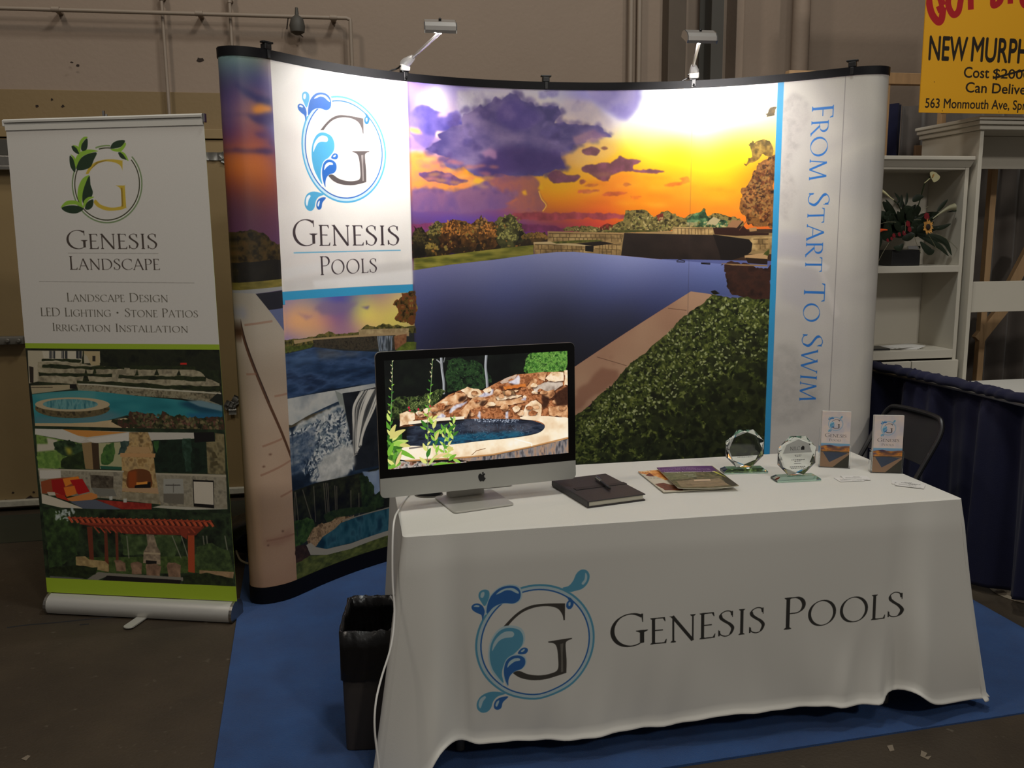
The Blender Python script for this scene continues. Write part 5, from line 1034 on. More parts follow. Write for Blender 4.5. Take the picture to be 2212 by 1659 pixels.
class Fr:
    """local frame: origin and yaw"""
    def __init__(s, o, yaw): s.o = np.array(o, float); s.yaw = yaw; s.u = np.array([math.cos(yaw), math.sin(yaw), 0]); s.v = np.array([-math.sin(yaw), math.cos(yaw), 0])
    def p(s, a, b, z=0.): return s.o+s.u*a+s.v*b+AZ*z
    def vplane(s, b): return Plane(s.p(0, b), s.u, AZ)
    def box(s, mb, a0, a1, b0, b1, z0, z1, bevel=0.):
        mb.box(s.p((a0+a1)/2, (b0+b1)/2, (z0+z1)/2), (a1-a0, b1-b0, z1-z0), s.u, s.v, (0, 0, 1), bevel); return mb
def curve_pts(P, n=8): return spline(P, False, n)
# ================================================================ the hall: floor, wall, doors, conduits
mb = MB(); G = [[(x, y, 0) for x in np.linspace(-7, 8, 16)] for y in np.linspace(-3, 9, 13)]; mb.sheet(G, thick=0)
floor = struct(mb.build('floor', M['floor']))
WF = Fr((-3.05, 5.17, 0), YAW)                      # wall frame: u along the wall to the right, v into it
WPL = WF.vplane(0)
ZS = .5*(WPL.uv(100, 190)[1]+WPL.uv(480, 206)[1])
mb = MB(); WF.box(mb, -5, 11, 0, .2, 0, 6.5); wall = struct(mb.build('wall_back', M['wall_up']))
mb = MB(); WF.box(mb, -5, 4.6, -.012, -.0005, .06, ZS, .002); o = mb.build('wall_panel', M['wall_low'], wall)
mb = MB()
s0 = [at_z(-300, 1186, 0), at_z(30, 1172, 0), at_z(520, 1138, 0)]
e = (s0[2]-s0[1]); e /= np.linalg.norm(e)
n = np.array([-e[1], e[0], 0])
mb.box(s0[1]+e*1.5+n*.26+AZ*.0015, (9, .52, .003), e, n, (0, 0, 1)); st = struct(mb.build('trim_1', M['green']))
# steel door left of the banner
d_r = WPL.uv(470, 600)[0]
door = bpy.data.objects.new('door_1', None); COL.objects.link(door); ROOTM[door.name] = Matrix.Identity(4); struct(door)
zt = WPL.uv(5, 300)[1]; zb = .03
mb = MB(); WF.box(mb, -.9, .62, -.05, -.013, zb, zt, .004); mb.build('door_leaf', M['door'], door)
mb = MB(); WF.box(mb, .63, 2.15, -.05, -.013, zb, zt, .004); mb.build('door_leaf', M['door'], door)
mb = MB(); WF.box(mb, -1.0, 2.25, -.065, -.013, zt+.005, zt+.06, .003); mb.build('door_header', M['door'], door)
PW = WF.vplane(-.09)
z0, z1 = PW.uv(5, 363)[1], PW.uv(5, 337)[1]
mb = MB(); WF.box(mb, -.9, .60, -.12, -.055, z0, z1, .004); WF.box(mb, -.9, .60, -.13, -.11, z0-.012, z0+.01, .002); mb.build('door_closer', M['steel'], door)
mb = MB(); WF.box(mb, -.9, .60, -.085, -.05, z1+.005, zt-.01, .002); mb.build('closer_plate', M['darksteel'], door)
z0, z1 = PW.uv(10, 744)[1], PW.uv(10, 727)[1]; xr = PW.uv(54, 735)[0]
mb = MB(); WF.box(mb, -.9, xr, -.115, -.055, z0, z1, .006)
for k in (20, 44): q = PW.hit(k, 735); mb.lathe([(.013, 0), (.013, .012), (.008, .016)], q-WF.v*.022, -WF.v, 12)
mb.build('push_bar', M['greymetal'], door, True)
z0, z1 = .030, PW.uv(40, 1086)[1]+.012
mb = MB(); WF.box(mb, -.9, 2.2, -.085, -.05, z0, max(z1, .06), .004); mb.build('kick_rail', M['threshold'], door)
mb = MB()
rg = random.Random(5)
for px, py, w in [(12,1082,5),(24,1083,3),(32,1083,4),(42,1082,6),(67,1076,9),(80,1078,9),(89,1074,5),(533,1066,8),(522,1070,6),(28,1064,3),(73,1063,3),(155,135,3)]:
    q = WF.vplane(-.0515).hit(px, py); r_ = w/CF*5.2
    P = [q+WF.u*r_*math.cos(t)*rg.uniform(.6, 1.3)+AZ*r_*.55*math.sin(t)*rg.uniform(.5, 1.3) for t in np.linspace(0, 5.6, 8)]
    mb.prism(P, -WF.v*.0015)
mb.build('rust_spot', M['seed'], door)
# holes in the plaster
for k, (px, py) in enumerate([(432,130),(112,215),(80,229),(136,229),(168,141),(470,294)]):
    q = WF.vplane(-.001 if py < 190 else -.013).hit(px, py); mb = MB(); R0 = .02 if k == 0 else .008
    P = [q+WF.u*R0*math.cos(t)*rg.uniform(.5, 1.5)+AZ*R0*math.sin(t)*rg.uniform(.4, 1.1) for t in np.linspace(0, 5.8, 9)]
    mb.prism(P, -WF.v*.002); mb.build('wall_chip', M['seed'] if k != 5 else M['threshold'], wall)
# conduits
CPL = WF.vplane(-.10)
def conduit(pts, r, label, name='conduit', mat='conduit', clamps=()):
    root = thing(name, label, 'pipe', WF.p(0, 0, 0)); mb = MB(); mb.tube(pts, r, 12); mb.build('pipe', M[mat], root, True)
    for q in clamps:
        mb = MB(); mb.lathe([(r*1.35, -.02), (r*1.35, .02)], q[0], q[1], 12); mb.box(Vector(q[0])+Vector(WF.v)*.05, (.03, .09, .014), WF.u, WF.v, (0, 0, 1), .003); mb.build('clamp', M[mat], root, True)
    return root
a, b, c_ = CPL.hit(-400, 6), CPL.hit(748, 39), CPL.hit(757, 50); dn = c_*1.0; dn = c_-AZ*1.0
conduit([a, b, (b*.4+c_*.6)+WF.u*.008+AZ*.008, c_, dn], .0115, 'painted horizontal conduit on the upper wall that bends down behind the logo panel', clamps=[(CPL.hit(120, 20), WF.u), (CPL.hit(430, 29), WF.u), (CPL.hit(720, 38), WF.u)])
VPL = WF.vplane(-.06)
for px, lab in ((353, 'thin painted vertical pipe rising above the roll-up banner'), (499, 'thin painted vertical pipe just left of the curved display')):
    q = VPL.hit(px, 60); conduit([np.array([q[0], q[1], .2]), np.array([q[0], q[1], 6.4])], .0095, lab, 'vertical_pipe', clamps=[(np.array([q[0], q[1], 2.95]), AZ)])
for px, r_, v_, mt, lab in ((1363, .016, -.08, 'conduit', 'narrow painted pipe on the wall left of the right display lamp'), (1381, .016, -.05, 'conduit', 'thinnest painted pipe beside the narrow one above the display centre'), (1730, .055, -.16, 'wall_up', 'thick pale downpipe on the wall above the right display panel')):
    q = WF.vplane(v_).hit(px, 60); conduit([np.array([q[0], q[1], .2]), np.array([q[0], q[1], 6.4])], r_, lab, 'vertical_pipe', mt)
q = WF.vplane(-.10)
# steel column and shallow pilaster
a0, a1 = q.uv(1442, 60)[0], q.uv(1480, 60)[0]; mb = MB(); WF.box(mb, a0, a1, -.12, 0, 0, 6.4, .004); struct(mb.build('trim_2', material('shade_toned_pilaster', (96, 84, 72), .7, var=.15)))  # wall paint darkened here: the shadowed band is put into the colour
q2 = WF.vplane(-.30); a0, a1 = q2.uv(1537, 60)[0], q2.uv(1563, 60)[0]; root = thing('steel_column', 'dark grey steel column against the wall behind the right lamp', 'column', WF.p(a0, -.2, 0))
mb = MB(); WF.box(mb, a0, a1, -.30, -.29, 0, 6.4); mb.build('flange', M['darksteel'], root)
mb = MB(); WF.box(mb, (a0+a1)/2-.006, (a0+a1)/2+.006, -.289, -.111, 0, 6.4); mb.build('web', M['darksteel'], root)
mb = MB(); WF.box(mb, a0, a1, -.11, -.10, 0, 6.4); mb.build('flange', M['darksteel'], root)
a0, a1 = q2.uv(1612, 60)[0], q2.uv(1640, 60)[0]; mb = MB(); WF.box(mb, a0, a0+.05, -.16, 0, 0, 6.4, .004); struct(mb.build('trim_3', M['wall_up']))
# old fitting hanging from the horizontal conduit
q = CPL.hit(642, 52); root = thing('old_wall_fitting', 'small dark dusty fitting hanging from the horizontal conduit', 'fitting', q)
mb = MB(); mb.lathe([(.008, .09), (.012, .05), (.035, .03), (.045, -.01), (.04, -.045), (.015, -.06)], q, (0, 0, 1), 14); mb.build('body', M['darksteel'], root, True)
mb = MB(); mb.tube([q+AZ*.045, q+WF.u*-.05+AZ*.03, q+WF.u*-.06-AZ*.03], .004, 6); mb.tube([q-AZ*.05, q+WF.u*.03-AZ*.07], .003, 6); mb.build('wire', M['seed'], root, True)
# floor cracks
mb = MB()
for P in ([(15,1356),(60,1350),(110,1346),(170,1340),(230,1334),(290,1331)], [(172,1350),(192,1348)], [(1420,1640),(1432,1644)]):
    Q = [at_z(x, y, .0012) for x, y in P]; mb.tube(curve_pts(Q, 3), .0028, 4, flat=.25)
mb.build('crack', M['blackmat'], floor)
for P in [[(1990,1622),(2003,1628),(1998,1636),(2012,1634),(2005,1642),(1988,1634)], [(1916,1612),(1928,1610),(1932,1622),(1922,1624)], [(46,1640),(60,1632),(66,1634),(56,1644)]]:
    Q = [at_z(x, y, .0005) for x, y in P]; mb = MB(); mb.prism(Q, (0, 0, .002)); tag(mb.build('paper_scrap', M['scrap']), ['crumpled pale scrap on the concrete in front of the carpet corner', 'small pale scrap on the concrete just left of the other scrap', 'pale scrap on the concrete left of the banner foot'][0 if P[0][0] == 1990 else 1 if P[0][0] == 1916 else 2], 'scrap')
# ---------------------------------------------------------------- carpet
cl = [at_z(515, 1318, 0), at_z(463, 1659, 0)]; cdir = cl[1]-cl[0]; cdir /= np.linalg.norm(cdir)
f1, f2 = at_z(1473, 1657, 0), at_z(2212, 1542, 0); fd = (f2-f1)/np.linalg.norm(f2-f1)
r1, r2 = at_z(2102, 1298, 0), at_z(2212, 1360, 0); rd = (r2-r1)/np.linalg.norm(r2-r1)
def isect(p, d, q, e):
    A = np.array([[d[0], -e[0]], [d[1], -e[1]]]); t = np.linalg.solve(A, (q-p)[:2]); return p+d*t[0]
FLc = isect(cl[0], cdir, f1, fd); FRc = isect(f1, fd, r1, rd); BLc = cl[0]-cdir*.95; BRc = r1-rd*1.0
mb = MB(); n = 30; G = [[BLc*(1-s)*(1-t)+BRc*s*(1-t)+FLc*(1-s)*t+FRc*s*t+AZ*(.007+.0012*math.sin(9*s+4*t)) for s in np.linspace(0, 1, n)] for t in np.linspace(0, 1, n)]
mb.sheet(G, thick=0)
mb.sheet([[G[0][j], G[0][j]*np.array([1, 1, 0])] for j in range(n)]); mb.sheet([[G[-1][j], G[-1][j]*np.array([1, 1, 0])] for j in range(n)]); mb.sheet([[r[0], r[0]*np.array([1, 1, 0])] for r in G]); mb.sheet([[r[-1], r[-1]*np.array([1, 1, 0])] for r in G])
bmesh.ops.remove_doubles(mb.bm, verts=mb.bm.verts, dist=1e-4)
tag(mb.build('carpet', M['carpet'], smooth=True), 'bright blue carpet under the display booth and table', 'carpet')

# ================================================================ pop-up display
def dpos(s): i = np.searchsorted(DS, s)-1; i = min(max(i, 0), len(DS)-2); k = (s-DS[i])/(DS[i+1]-DS[i]); return DP[i]*(1-k)+DP[i+1]*k
def dnrm(s):
    a, b = dpos(max(s-.01, 0)), dpos(min(s+.01, DLEN)); t = (b-a)/np.linalg.norm(b-a); return np.array([t[1], -t[0], 0])   # towards the viewer
cm = D0+DT*1.295+DN*.2
disp = thing('popup_display', 'curved black-edged exhibition wall with white emblem panel and sunset pool mural', 'display wall', (cm[0], cm[1], 0), DY)
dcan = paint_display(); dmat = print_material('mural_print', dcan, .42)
cuts = [0, disp_s(592, 400), disp_s(884, 300), disp_s(1180, 400), disp_s(1492, 400), disp_s(1815, 400), DLEN]
labs = ['rounded left end panel with sunset and stone coping', 'white panel with blue drop emblem above three water pictures', 'mural panel with violet storm clouds', 'mural panel with orange sky and stone terrace', 'mural panel with yellow sky, hedge and blue edge strip', 'rounded white right end panel']
for i in range(6):
    ss = np.linspace(cuts[i]+0, cuts[i+1], 30 if i in (0, 5) else 16); zz = np.linspace(0, DZ1-DZ0, 4)
    G = [[(*dpos(s), DZ0+z) for s in ss] for z in zz]; UV = [[(s/DLEN, z/(DZ1-DZ0)) for s in ss] for z in zz]
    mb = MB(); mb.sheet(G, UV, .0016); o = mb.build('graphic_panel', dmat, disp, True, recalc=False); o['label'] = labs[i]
def band(z0, z1, t0, t1, name, mat, bev=.0):
    ss = np.linspace(0, DLEN, 150); prof = [(t0, z0), (t0, z1), (t1, z1), (t1, z0), (t0, z0)]
    G = [[np.array([*dpos(s), 0])+dnrm(s)*a+AZ*z for s in ss] for a, z in prof]; mb = MB(); mb.sheet(G); bmesh.ops.remove_doubles(mb.bm, verts=mb.bm.verts, dist=1e-5); return mb.build(name, mat, disp, True)
band(DZ1, DZ1+.036, .004, -.022, 'top_rail', M['rail']); band(.012, DZ0, .003, -.022, 'bottom_rail', M['rail'])
# expanding lattice frame behind the panels
fs = np.linspace(cuts[1], cuts[5], 6)
for s in fs:
    p = np.array([*dpos(s), 0])-dnrm(s)*.034; mb = MB(); mb.tube([p+AZ*.02, p+AZ*2.33], .011, 8); mb.tube([p-dnrm(s)*.26+AZ*.02, p-dnrm(s)*.26+AZ*2.33], .008, 8); mb.build('upright', M['alu'], disp, True)
zs = np.linspace(.03, 2.32, 4)
for a, b in zip(fs, fs[1:]):
    for z0, z1 in zip(zs, zs[1:]):
        pa, pb = np.array([*dpos(a), 0])-dnrm(a)*.05, np.array([*dpos(b), 0])-dnrm(b)*.29; pc, pd_ = np.array([*dpos(a), 0])-dnrm(a)*.29, np.array([*dpos(b), 0])-dnrm(b)*.05
        mb = MB(); mb.tube([pa+AZ*z0, pb+AZ*z1], .007, 6); mb.tube([pc+AZ*z1, pd_+AZ*z0], .007, 6); mb.build('cross_strut', M['alu'], disp, True)
# hooks on the rail
for px, yy in ((581, 115), (1180, 180), (1835, 150), (878, 162), (1495, 182)):
    s = disp_s(px, 260) if px != 581 else disp_s(586, 260); p = np.array([*dpos(s), DZ1+.036]); t = np.cross(AZ, dnrm(s))
    mb = MB(); mb.box(p+AZ*.012-dnrm(s)*.009, (.034, .03, .024), t, dnrm(s), (0, 0, 1), .003); mb.box(p+AZ*.028-dnrm(s)*.004, (.052, .022, .008), t, dnrm(s), (0, 0, 1), .002)
    mb.box(p-AZ*.018+dnrm(s)*.006, (.016, .006, .034), t, dnrm(s), (0, 0, 1), .002); mb.build('hook', M['black'], disp)
# ---------------------------------------------------------------- two arm lamps clamped on the rail
def arm_lamp(px_c, base_px, arm_top, head_px, Yh, label, head_yaw, power, aim):
    s = disp_s(*px_c); b = np.array([*dpos(s), DZ1+.042]); nn = dnrm(s); t = np.cross(AZ, nn)
    root = thing('arm_lamp', label, 'lamp', b, 0, 'clip-on display lamps')
    hp = at_y(head_px[0], head_px[1], Yh); d = hp-b; d2 = d/np.linalg.norm(d); side = np.cross(d2, AZ); side /= np.linalg.norm(side); upn = np.cross(side, d2)
    mb = MB(); mb.box(b-AZ*.001-nn*.009, (.030, .024, .006), t, nn, (0, 0, 1), .003); mb.box(b-AZ*.018+nn*.007, (.020, .005, .034), t, nn, (0, 0, 1), .002); mb.tube([b-AZ*.026+nn*.010, b-AZ*.030+nn*.022], .005, 8); mb.build('clamp', M['black'], root)
    mb = MB(); mb.lathe([(.020, .002), (.024, .006), (.025, .028), (.021, .034)], b, (0, 0, 1), 18); mb.build('collar', M['white2'], root, True)
    e0 = b+AZ*.034; e1 = at_y(arm_top[0], arm_top[1], e0[1]-.035)
    dd = (e1-e0)/np.linalg.norm(e1-e0)
    mb = MB(); L = np.linalg.norm(e1-e0); mb.lathe([(.023, -.006), (.024, .01), (.019, L*.6), (.013, L), (.009, L+.004)], e0, dd, 18); mb.build('joint', M['silver'], root, True)
    neck = hp-upn*.012
    mb = MB(); mb.tube([e1, neck], .0075, 12); mb.build('arm', M['silver'], root, True)
    mb = MB(); q = b+AZ*.03-nn*.018; mb.tube(curve_pts([q, q-nn*.03-t*.02-AZ*.012, q-nn*.03-t*.06-AZ*.03, q-nn*.03-t*.09-AZ*.075]), .004, 8); mb.build('cord', M['black'], root, True)
    # head: shallow folded metal box, open below, tilted towards the wall
    hu = np.array([math.cos(head_yaw), math.sin(head_yaw), 0]); tgt = aim-hp; tgt /= np.linalg.norm(tgt); fw = tgt-hu*(tgt@hu); fw[2] = 0; fw /= np.linalg.norm(fw)
    tl = math.radians(26); F = fw*math.cos(tl)+AZ*math.sin(tl); Nn = np.cross(hu, F); Nn = Nn if Nn[2] > 0 else -Nn
    wd = .128; prof = [(p_[0]*.84, p_[1]*.84) for p_ in [(-.055, -.016), (-.058, 0), (-.050, .018), (-.025, .030), (.022, .032), (.050, .016), (.056, -.012), (.050, -.012), (.044, .010), (.018, .024), (-.024, .022), (-.044, .012), (-.048, -.016)]]
    ctr = hp+Nn*.01
    mb = MB(); P = [ctr-hu*wd/2+F*a+Nn*z for a, z in prof]; mb.prism(P, hu*wd); head = mb.build('head', M['lamp'], root)
    for sg in (-1, 1):
        mb = MB(); P = [ctr+hu*sg*(wd/2+.0005)+F*a+Nn*z for a, z in prof[:7]]; mb.prism(P, hu*sg*.004); mb.build('end_plate', M['chrome'], head)
    mb = MB(); mb.lathe([(.006, 0), (.006, .008), (.003, .011)], ctr+Nn*.026, Nn, 10); mb.build('screw', M['black'], head, True)
    mb = MB(); mb.tube([ctr-hu*.05+Nn*.005, ctr+hu*.05+Nn*.005], .0045, 10); mb.build('tube_bulb', material('lit_tube', (255, 250, 240), .5, emit=((255, 246, 232), 22.)), head, True)
    mb = MB(); mb.box(ctr-Nn*.006, (.012, .014, .02), hu, F, Nn, .002); mb.build('bracket', M['silver'], root)
    l = bpy.data.lights.new('display_lamp_light', 'AREA'); l.shape = 'RECTANGLE'; l.size = .10; l.size_y = .05; l.energy = power; l.color = (1.0, .955, .93); l.spread = math.radians(118)
    lo = bpy.data.objects.new('display_lamp_light', l); COL.objects.link(lo)
    pos = ctr-Nn*.018; lo.location = pos; lo.rotation_euler = (Vector(aim)-Vector(pos)).to_track_quat('-Z', 'Y').to_euler()
    return root
A1 = np.array([*dpos(disp_s(800, 300)), 1.90]); A2 = np.array([*dpos(disp_s(1560, 300)), 1.90])
arm_lamp((878, 260), (878, 160), (892, 124), (950, 64), 3.93, 'silver arm lamp leaning right over the white emblem panel', math.radians(9), LAMP1, A1)
arm_lamp((1497, 260), (1495, 180), (1498, 142), (1510, 86), 4.12, 'silver arm lamp standing upright over the yellow sky', math.radians(8), LAMP2, A2)
# duct tape crosses on the wall and on the doors, things on the floor behind the display
for k, (px, py, lab) in enumerate([(481, 338, 'crumpled silver duct tape on the wall beside the upper display edge'), (502, 872, 'star-shaped patch of grey duct tape low on the wall by the banner')]):
    q = WF.vplane(-.055).hit(px, py); root = thing('duct_tape', lab, 'tape', q)
    for j, (dx, dy, L, w, a) in enumerate([((-.03), 0, .13, .045, 0), (.03, -.01, .07, .06, 70), (.02, .02, .08, .03, 40)] if k == 0 else [(0, 0, .10, .035, 25), (.01, .01, .09, .035, 60), (0, -.03, .07, .045, 90), (-.01, .0, .06, .03, -30)]):
        a = math.radians(a); U_ = WF.u*math.cos(a)+AZ*math.sin(a); V_ = -WF.u*math.sin(a)+AZ*math.cos(a); mb = MB(); cc = q+WF.u*dx+AZ*dy-WF.v*.003*j
        mb.sheet([[cc+U_*s*L+V_*t*w-WF.v*(.002+.012*abs(math.sin(9*s+3*j))*(.4+abs(t))) for s in np.linspace(-.5, .5, 9)] for t in (-.5, -.2, .2, .5)], thick=.0006); mb.build('tape_strip', M['tape'], root, True)
# black bag and sheet of paper behind the left display end
q = at_y(535, 1238, 4.35); q[2] = 0.009
root = thing('black_bag', 'slumped black bag on the floor between banner and display', 'bag', q)
mb = MB(); bmesh.ops.create_icosphere(mb.bm, subdivisions=3, radius=.12, matrix=Matrix.Translation(Vector(q+AZ*.10)))
for v in mb.bm.verts:
    d = v.co-Vector(q+AZ*.10); k = 1+.18*math.sin(31*d.x+3)*math.cos(27*d.z)+.1*math.sin(50*d.y); v.co = Vector(q+AZ*.10)+Vector((d.x*1.25*k, d.y*1.0*k, d.z*.82*k))
    if v.co.z < .004: v.co.z = .004
mb.build('bag_body', M['bag'], root, True, sharp=False)
mb = MB(); mb.tube(curve_pts([q+np.array([-.02, -.10, .05]), q+np.array([.02, -.17, .02]), q+np.array([.07, -.20, .008])]), .005, 6); mb.build('strap', M['kraft'], root, True)
q = at_y(528, 1185, 4.75); q[2] = 0; mb = MB(); mb.prism([q+np.array([-.06, 0, .0]), q+np.array([.10, .02, .0]), q+np.array([.13, .05, .17]), q+np.array([.05, .04, .12])], (0, .004, 0)); tag(mb.build('folded_sheet', M['kraft']), 'folded pale sheet leaning behind the black bag', 'paper')

# ================================================================ roll-up banner
bb = (BL+BR)/2; byaw = math.atan2(_bu[1], _bu[0]); BFm = Fr((bb[0], bb[1], 0), byaw)
ban = thing('rollup_banner', 'tall white roll-up banner with leafy emblem and three garden pictures', 'banner', BFm.o, byaw)
bcan = paint_banner(); bmat = print_material('banner_print', bcan, .5)
us = np.linspace(0, BWID, 12); vs = np.linspace(0, BHT, 12)
G = [[BANNER.P+BANNER.U*u+BANNER.V*v+np.cross(BANNER.U, AZ)*.004*math.sin(3.1*u/BWID)*math.sin(3*v/BHT) for u in us] for v in vs]
mb = MB(); mb.sheet(G, [[(u/BWID, v/BHT) for u in us] for v in vs], .0008); mb.build('graphic_sheet', bmat, ban, True, recalc=False)
tl_, tr_ = BANNER.P+BANNER.V*BHT, BANNER.P+BANNER.V*BHT+BANNER.U*BWID; fwd = np.cross(BANNER.U, AZ); 
mb = MB(); G = []
for t in np.linspace(0, math.pi*1.6, 9): G.append([tl_+BANNER.U*u+fwd*(.0035-.011*math.sin(t)*-1*0.5)+AZ*0+AZ*(.014*math.sin(t))-fwd*(-.010*math.cos(t)) for u in (0, BWID)])
mb.sheet(G); mb.box((tl_+tr_)/2-AZ*.012+fwd*.005, (BWID, .004, .038), BANNER.U, fwd, (0, 0, 1), .001); mb.build('top_bar', M['cloth'], ban)
mb = MB(); q = tr_+BANNER.U*.006; mb.box(q+fwd*.004-AZ*.004, (.010, .020, .036), BANNER.U, fwd, (0, 0, 1), .003); mb.build('end_cap', M['chrome'], ban)
mb = MB(); q = tl_-BANNER.U*.004; mb.box(q+fwd*.004-AZ*.002, (.008, .016, .026), BANNER.U, fwd, (0, 0, 1), .003); mb.build('end_cap', M['white2'], ban)
pm = (tl_+tr_)/2; pb = (BL+BR)/2; mb = MB(); back = -fwd*.02
mb.tube([np.array([pb[0], pb[1], .07])+back*1.5, pm+back+AZ*.025], .010, 10); mb.build('support_pole', M['alu'], ban, True)
mb = MB(); mb.tube([pm+back*.5+AZ*.01, pm+back*.5+AZ*.038], .006, 8); mb.build('pole_hook', M['chrome'], ban, True)
# cassette base
zc = .043; prof = [(-.044, .006), (-.051, .018), (-.054, .032), (-.052, .046), (-.045, .060), (-.034, .071), (-.020, .079), (-.008, .082), (-.006, .078), (.006, .078), (.010, .084), (.040, .074), (.055, .05), (.055, .006)]
lb = BL+_bu*.012; mb = MB(); mb.prism([lb+fwd*(-a)+AZ*(z-.085+ (BL[2]*0+.085)) - AZ*lb[2] for a, z in prof], _bu*(BWID*.955), 0); mb.build('cassette', M['cassette'], ban, True)
for sg, b0, nm in ((1, BL+_bu*.012+_bu*BWID*.955, 'side_cap'), (-1, BL+_bu*.012, 'side_cap')):
    mb = MB(); b1 = b0*np.array([1, 1, 0]); mb.prism([b1+fwd*(-a*1.06)+AZ*(z*1.03) for a, z in [p for i, p in enumerate(prof) if i not in (8, 9)]], _bu*sg*.012); mb.build(nm, M['steel'], ban)
ft = at_z(272, 1360, .004); fb = at_z(316, 1322, .02); fdx = ft-fb; fdx[2] = 0; Lf = np.linalg.norm(fdx); fdx /= Lf; sd = np.array([-fdx[1], fdx[0], 0]); P = []
o0 = np.array([fb[0], fb[1], .006])-fdx*.05
for a, w in ((0, .022), (Lf+.03, .022)): P.append(o0+fdx*a+sd*w)
for t in np.linspace(90, -90, 9): P.append(o0+fdx*(Lf+.03+.018*math.cos(math.radians(t)))+sd*.022*math.sin(math.radians(t)))
P.append(o0+fdx*0-sd*.022); mb = MB(); mb.prism(P, (0, 0, .006), .0015); mb.build('foot', M['foot'], ban)
# ================================================================ table and its printed cover
TF = Fr(TC, YAW)
tab = thing('folding_table', 'folding table hidden under the white printed cover', 'table', TF.o, YAW)
mb = MB(); TF.box(mb, -TL/2+.01, TL/2-.01, -TD/2+.01, TD/2-.01, TZ-.045, TZ-.004, .008); mb.build('tabletop', M['white2'], tab)
for sx in (-1, 1):
    for sy in (-1, 1):
        mb = MB(); mb.tube([TF.p(sx*(TL/2-.16), sy*(TD/2-.10), TZ-.045), TF.p(sx*(TL/2-.16), sy*(TD/2-.10), .0085)], .014, 12); mb.build('leg', M['greymetal'], tab, True)
    mb = MB(); mb.tube([TF.p(sx*(TL/2-.16), -(TD/2-.10), .18), TF.p(sx*(TL/2-.16), TD/2-.10, .18)], .010, 10); mb.build('crossbar', M['greymetal'], tab, True)
def cloth():
    L2, D2, r = TL/2, TD/2, .010
    per = []                                        # (x, y, direction, side, distance from nearest front corner)
    def seg(x0, y0, x1, y1, nrm, n, side):
        for k in range(n):
            t = k/n; t = .5-.5*math.cos(math.pi*t); per.append((x0+(x1-x0)*t, y0+(y1-y0)*t, nrm, side))
    def fan(cx, cy, a0, a1, n=9):
        for k in range(n): a = math.radians(a0+(a1-a0)*k/n); per.append((cx+r*math.cos(a), cy+r*math.sin(a), (math.cos(a), math.sin(a)), 'c'))
    seg(-L2+r, -D2, L2-r, -D2, (0, -1), 130, 'f'); fan(L2-r, -D2+r, -90, 0); seg(L2, -D2+r, L2, D2-r, (1, 0), 40, 'r'); fan(L2-r, D2-r, 0, 90)
    seg(L2-r, D2, -L2+r, D2, (0, 1), 60, 'b'); fan(-L2+r, D2-r, 90, 180); seg(-L2, D2-r, -L2, -D2+r, (-1, 0), 40, 'l'); fan(-L2+r, -D2+r, 180, 270)
    n = len(per); rows = 34; grid = []; hz = []
    g = lambda x, w: math.exp(-(x/w)**2)
    for (x, y, nr, side) in per:
        dl, dr = (x+L2), (L2-x); back = (y+D2)
        # height of the hem above the floor
        z = .105
        if side == 'f': z = .088+.010*(x/L2)+.034*g(dl-.125, .05)+.028*g(dr-.17, .05)-.085*math.exp(-(dl/.075)**6)-.045*math.exp(-(dr/.11)**4)+.007*math.sin(7*x+.6)+.003*math.sin(19*x)
        elif side == 'l': z = .012+.09*(1-g(back, .16))
        elif side == 'r': z = .045+.06*(1-g(back, .16))
        elif side == 'c' and y < 0: z = .012 if x < 0 else .045
        hz.append(z)
    for v in list(np.linspace(0, .975, rows-3))+[.984, .993, 1.0]:
        row = []
        for (x, y, nr, side), zh in zip(per, hz):
            drop = v; z = TZ-(TZ-zh)*drop; dl, dr, back = x+L2, L2-x, y+D2
            ox, oy = nr; out = .004+.006*min(1, v*8); vv = v**1.15
            dx = ox*out; dy = oy*out
            if side == 'f':
                dy -= vv*(.004+.052*g(dl-.075, .05)+.016*g(dl-.2, .1)*0+.046*g(dr-.13, .06)); dx += -vv*.105*g(dl, .06)+vv*.135*g(dr, .06)
                lo = max(0., (v-.42)/.58); k = x*1.0+.10*(1-v)*(1 if x > 0 else -1)
                dy -= lo**1.5*(.0035*math.sin(33*k+1.7*math.sin(9*k))+.003*math.sin(61*k+2)+.006*math.sin(14*k-6*v))*(1.2-.6*g(x-.1, .35)); dy -= .0025*math.sin(6.*x+3*v)*math.sin(3*v)
                dy -= .012*lo*g(x-.62-.10*(1-v), .03)+.010*lo*g(x-.48-.16*(1-v), .025)-.010*lo*g(x-.70, .025)-.022*vv*g(dr-.215, .03)-.024*vv*g(dl-.165, .03)
            elif side == 'l': dx -= vv*(.105*g(back, .06)+.003+.006*math.sin(22*y)); dy -= vv*.02*g(back, .06)
            elif side == 'r': dx += vv*(.135*g(back, .09)+.014+.012*math.sin(20*y)); dy -= vv*.01*g(back, .06)
            elif side == 'b': dy += vv*(.02+.014*math.sin(18*x))
            elif side == 'c':
                if y < 0: dx += vv*(.135 if x > 0 else -.105)*1.0; dy -= vv*.008
                else: dx += vv*.05*ox; dy += vv*.05*oy
            if v > .976: dx += ox*(v-.975)*.42; dy += oy*(v-.975)*.42
            row.append((x+dx, y+dy, z))
        grid.append(row)
    # crown of the edge: small radius before the drop
    top = [[(x*1.0-nr[0]*.010, y-nr[1]*.010, TZ+.0035) for (x, y, nr, s_) in per], [(x-nr[0]*.003, y-nr[1]*.003, TZ+.0028) for (x, y, nr, s_) in per]]
    grid = top+grid
    mb = MB(); lay = mb.bm.loops.layers.uv.verify(); V = [[mb.bm.verts.new(Vector(TF.p(*p))) for p in r_] for r_ in grid]
    ku = lambda p: ((p[0]+L2)/TL, ((p[2]-TZ)/CLOTH.V[2]+CLH)/CLH)
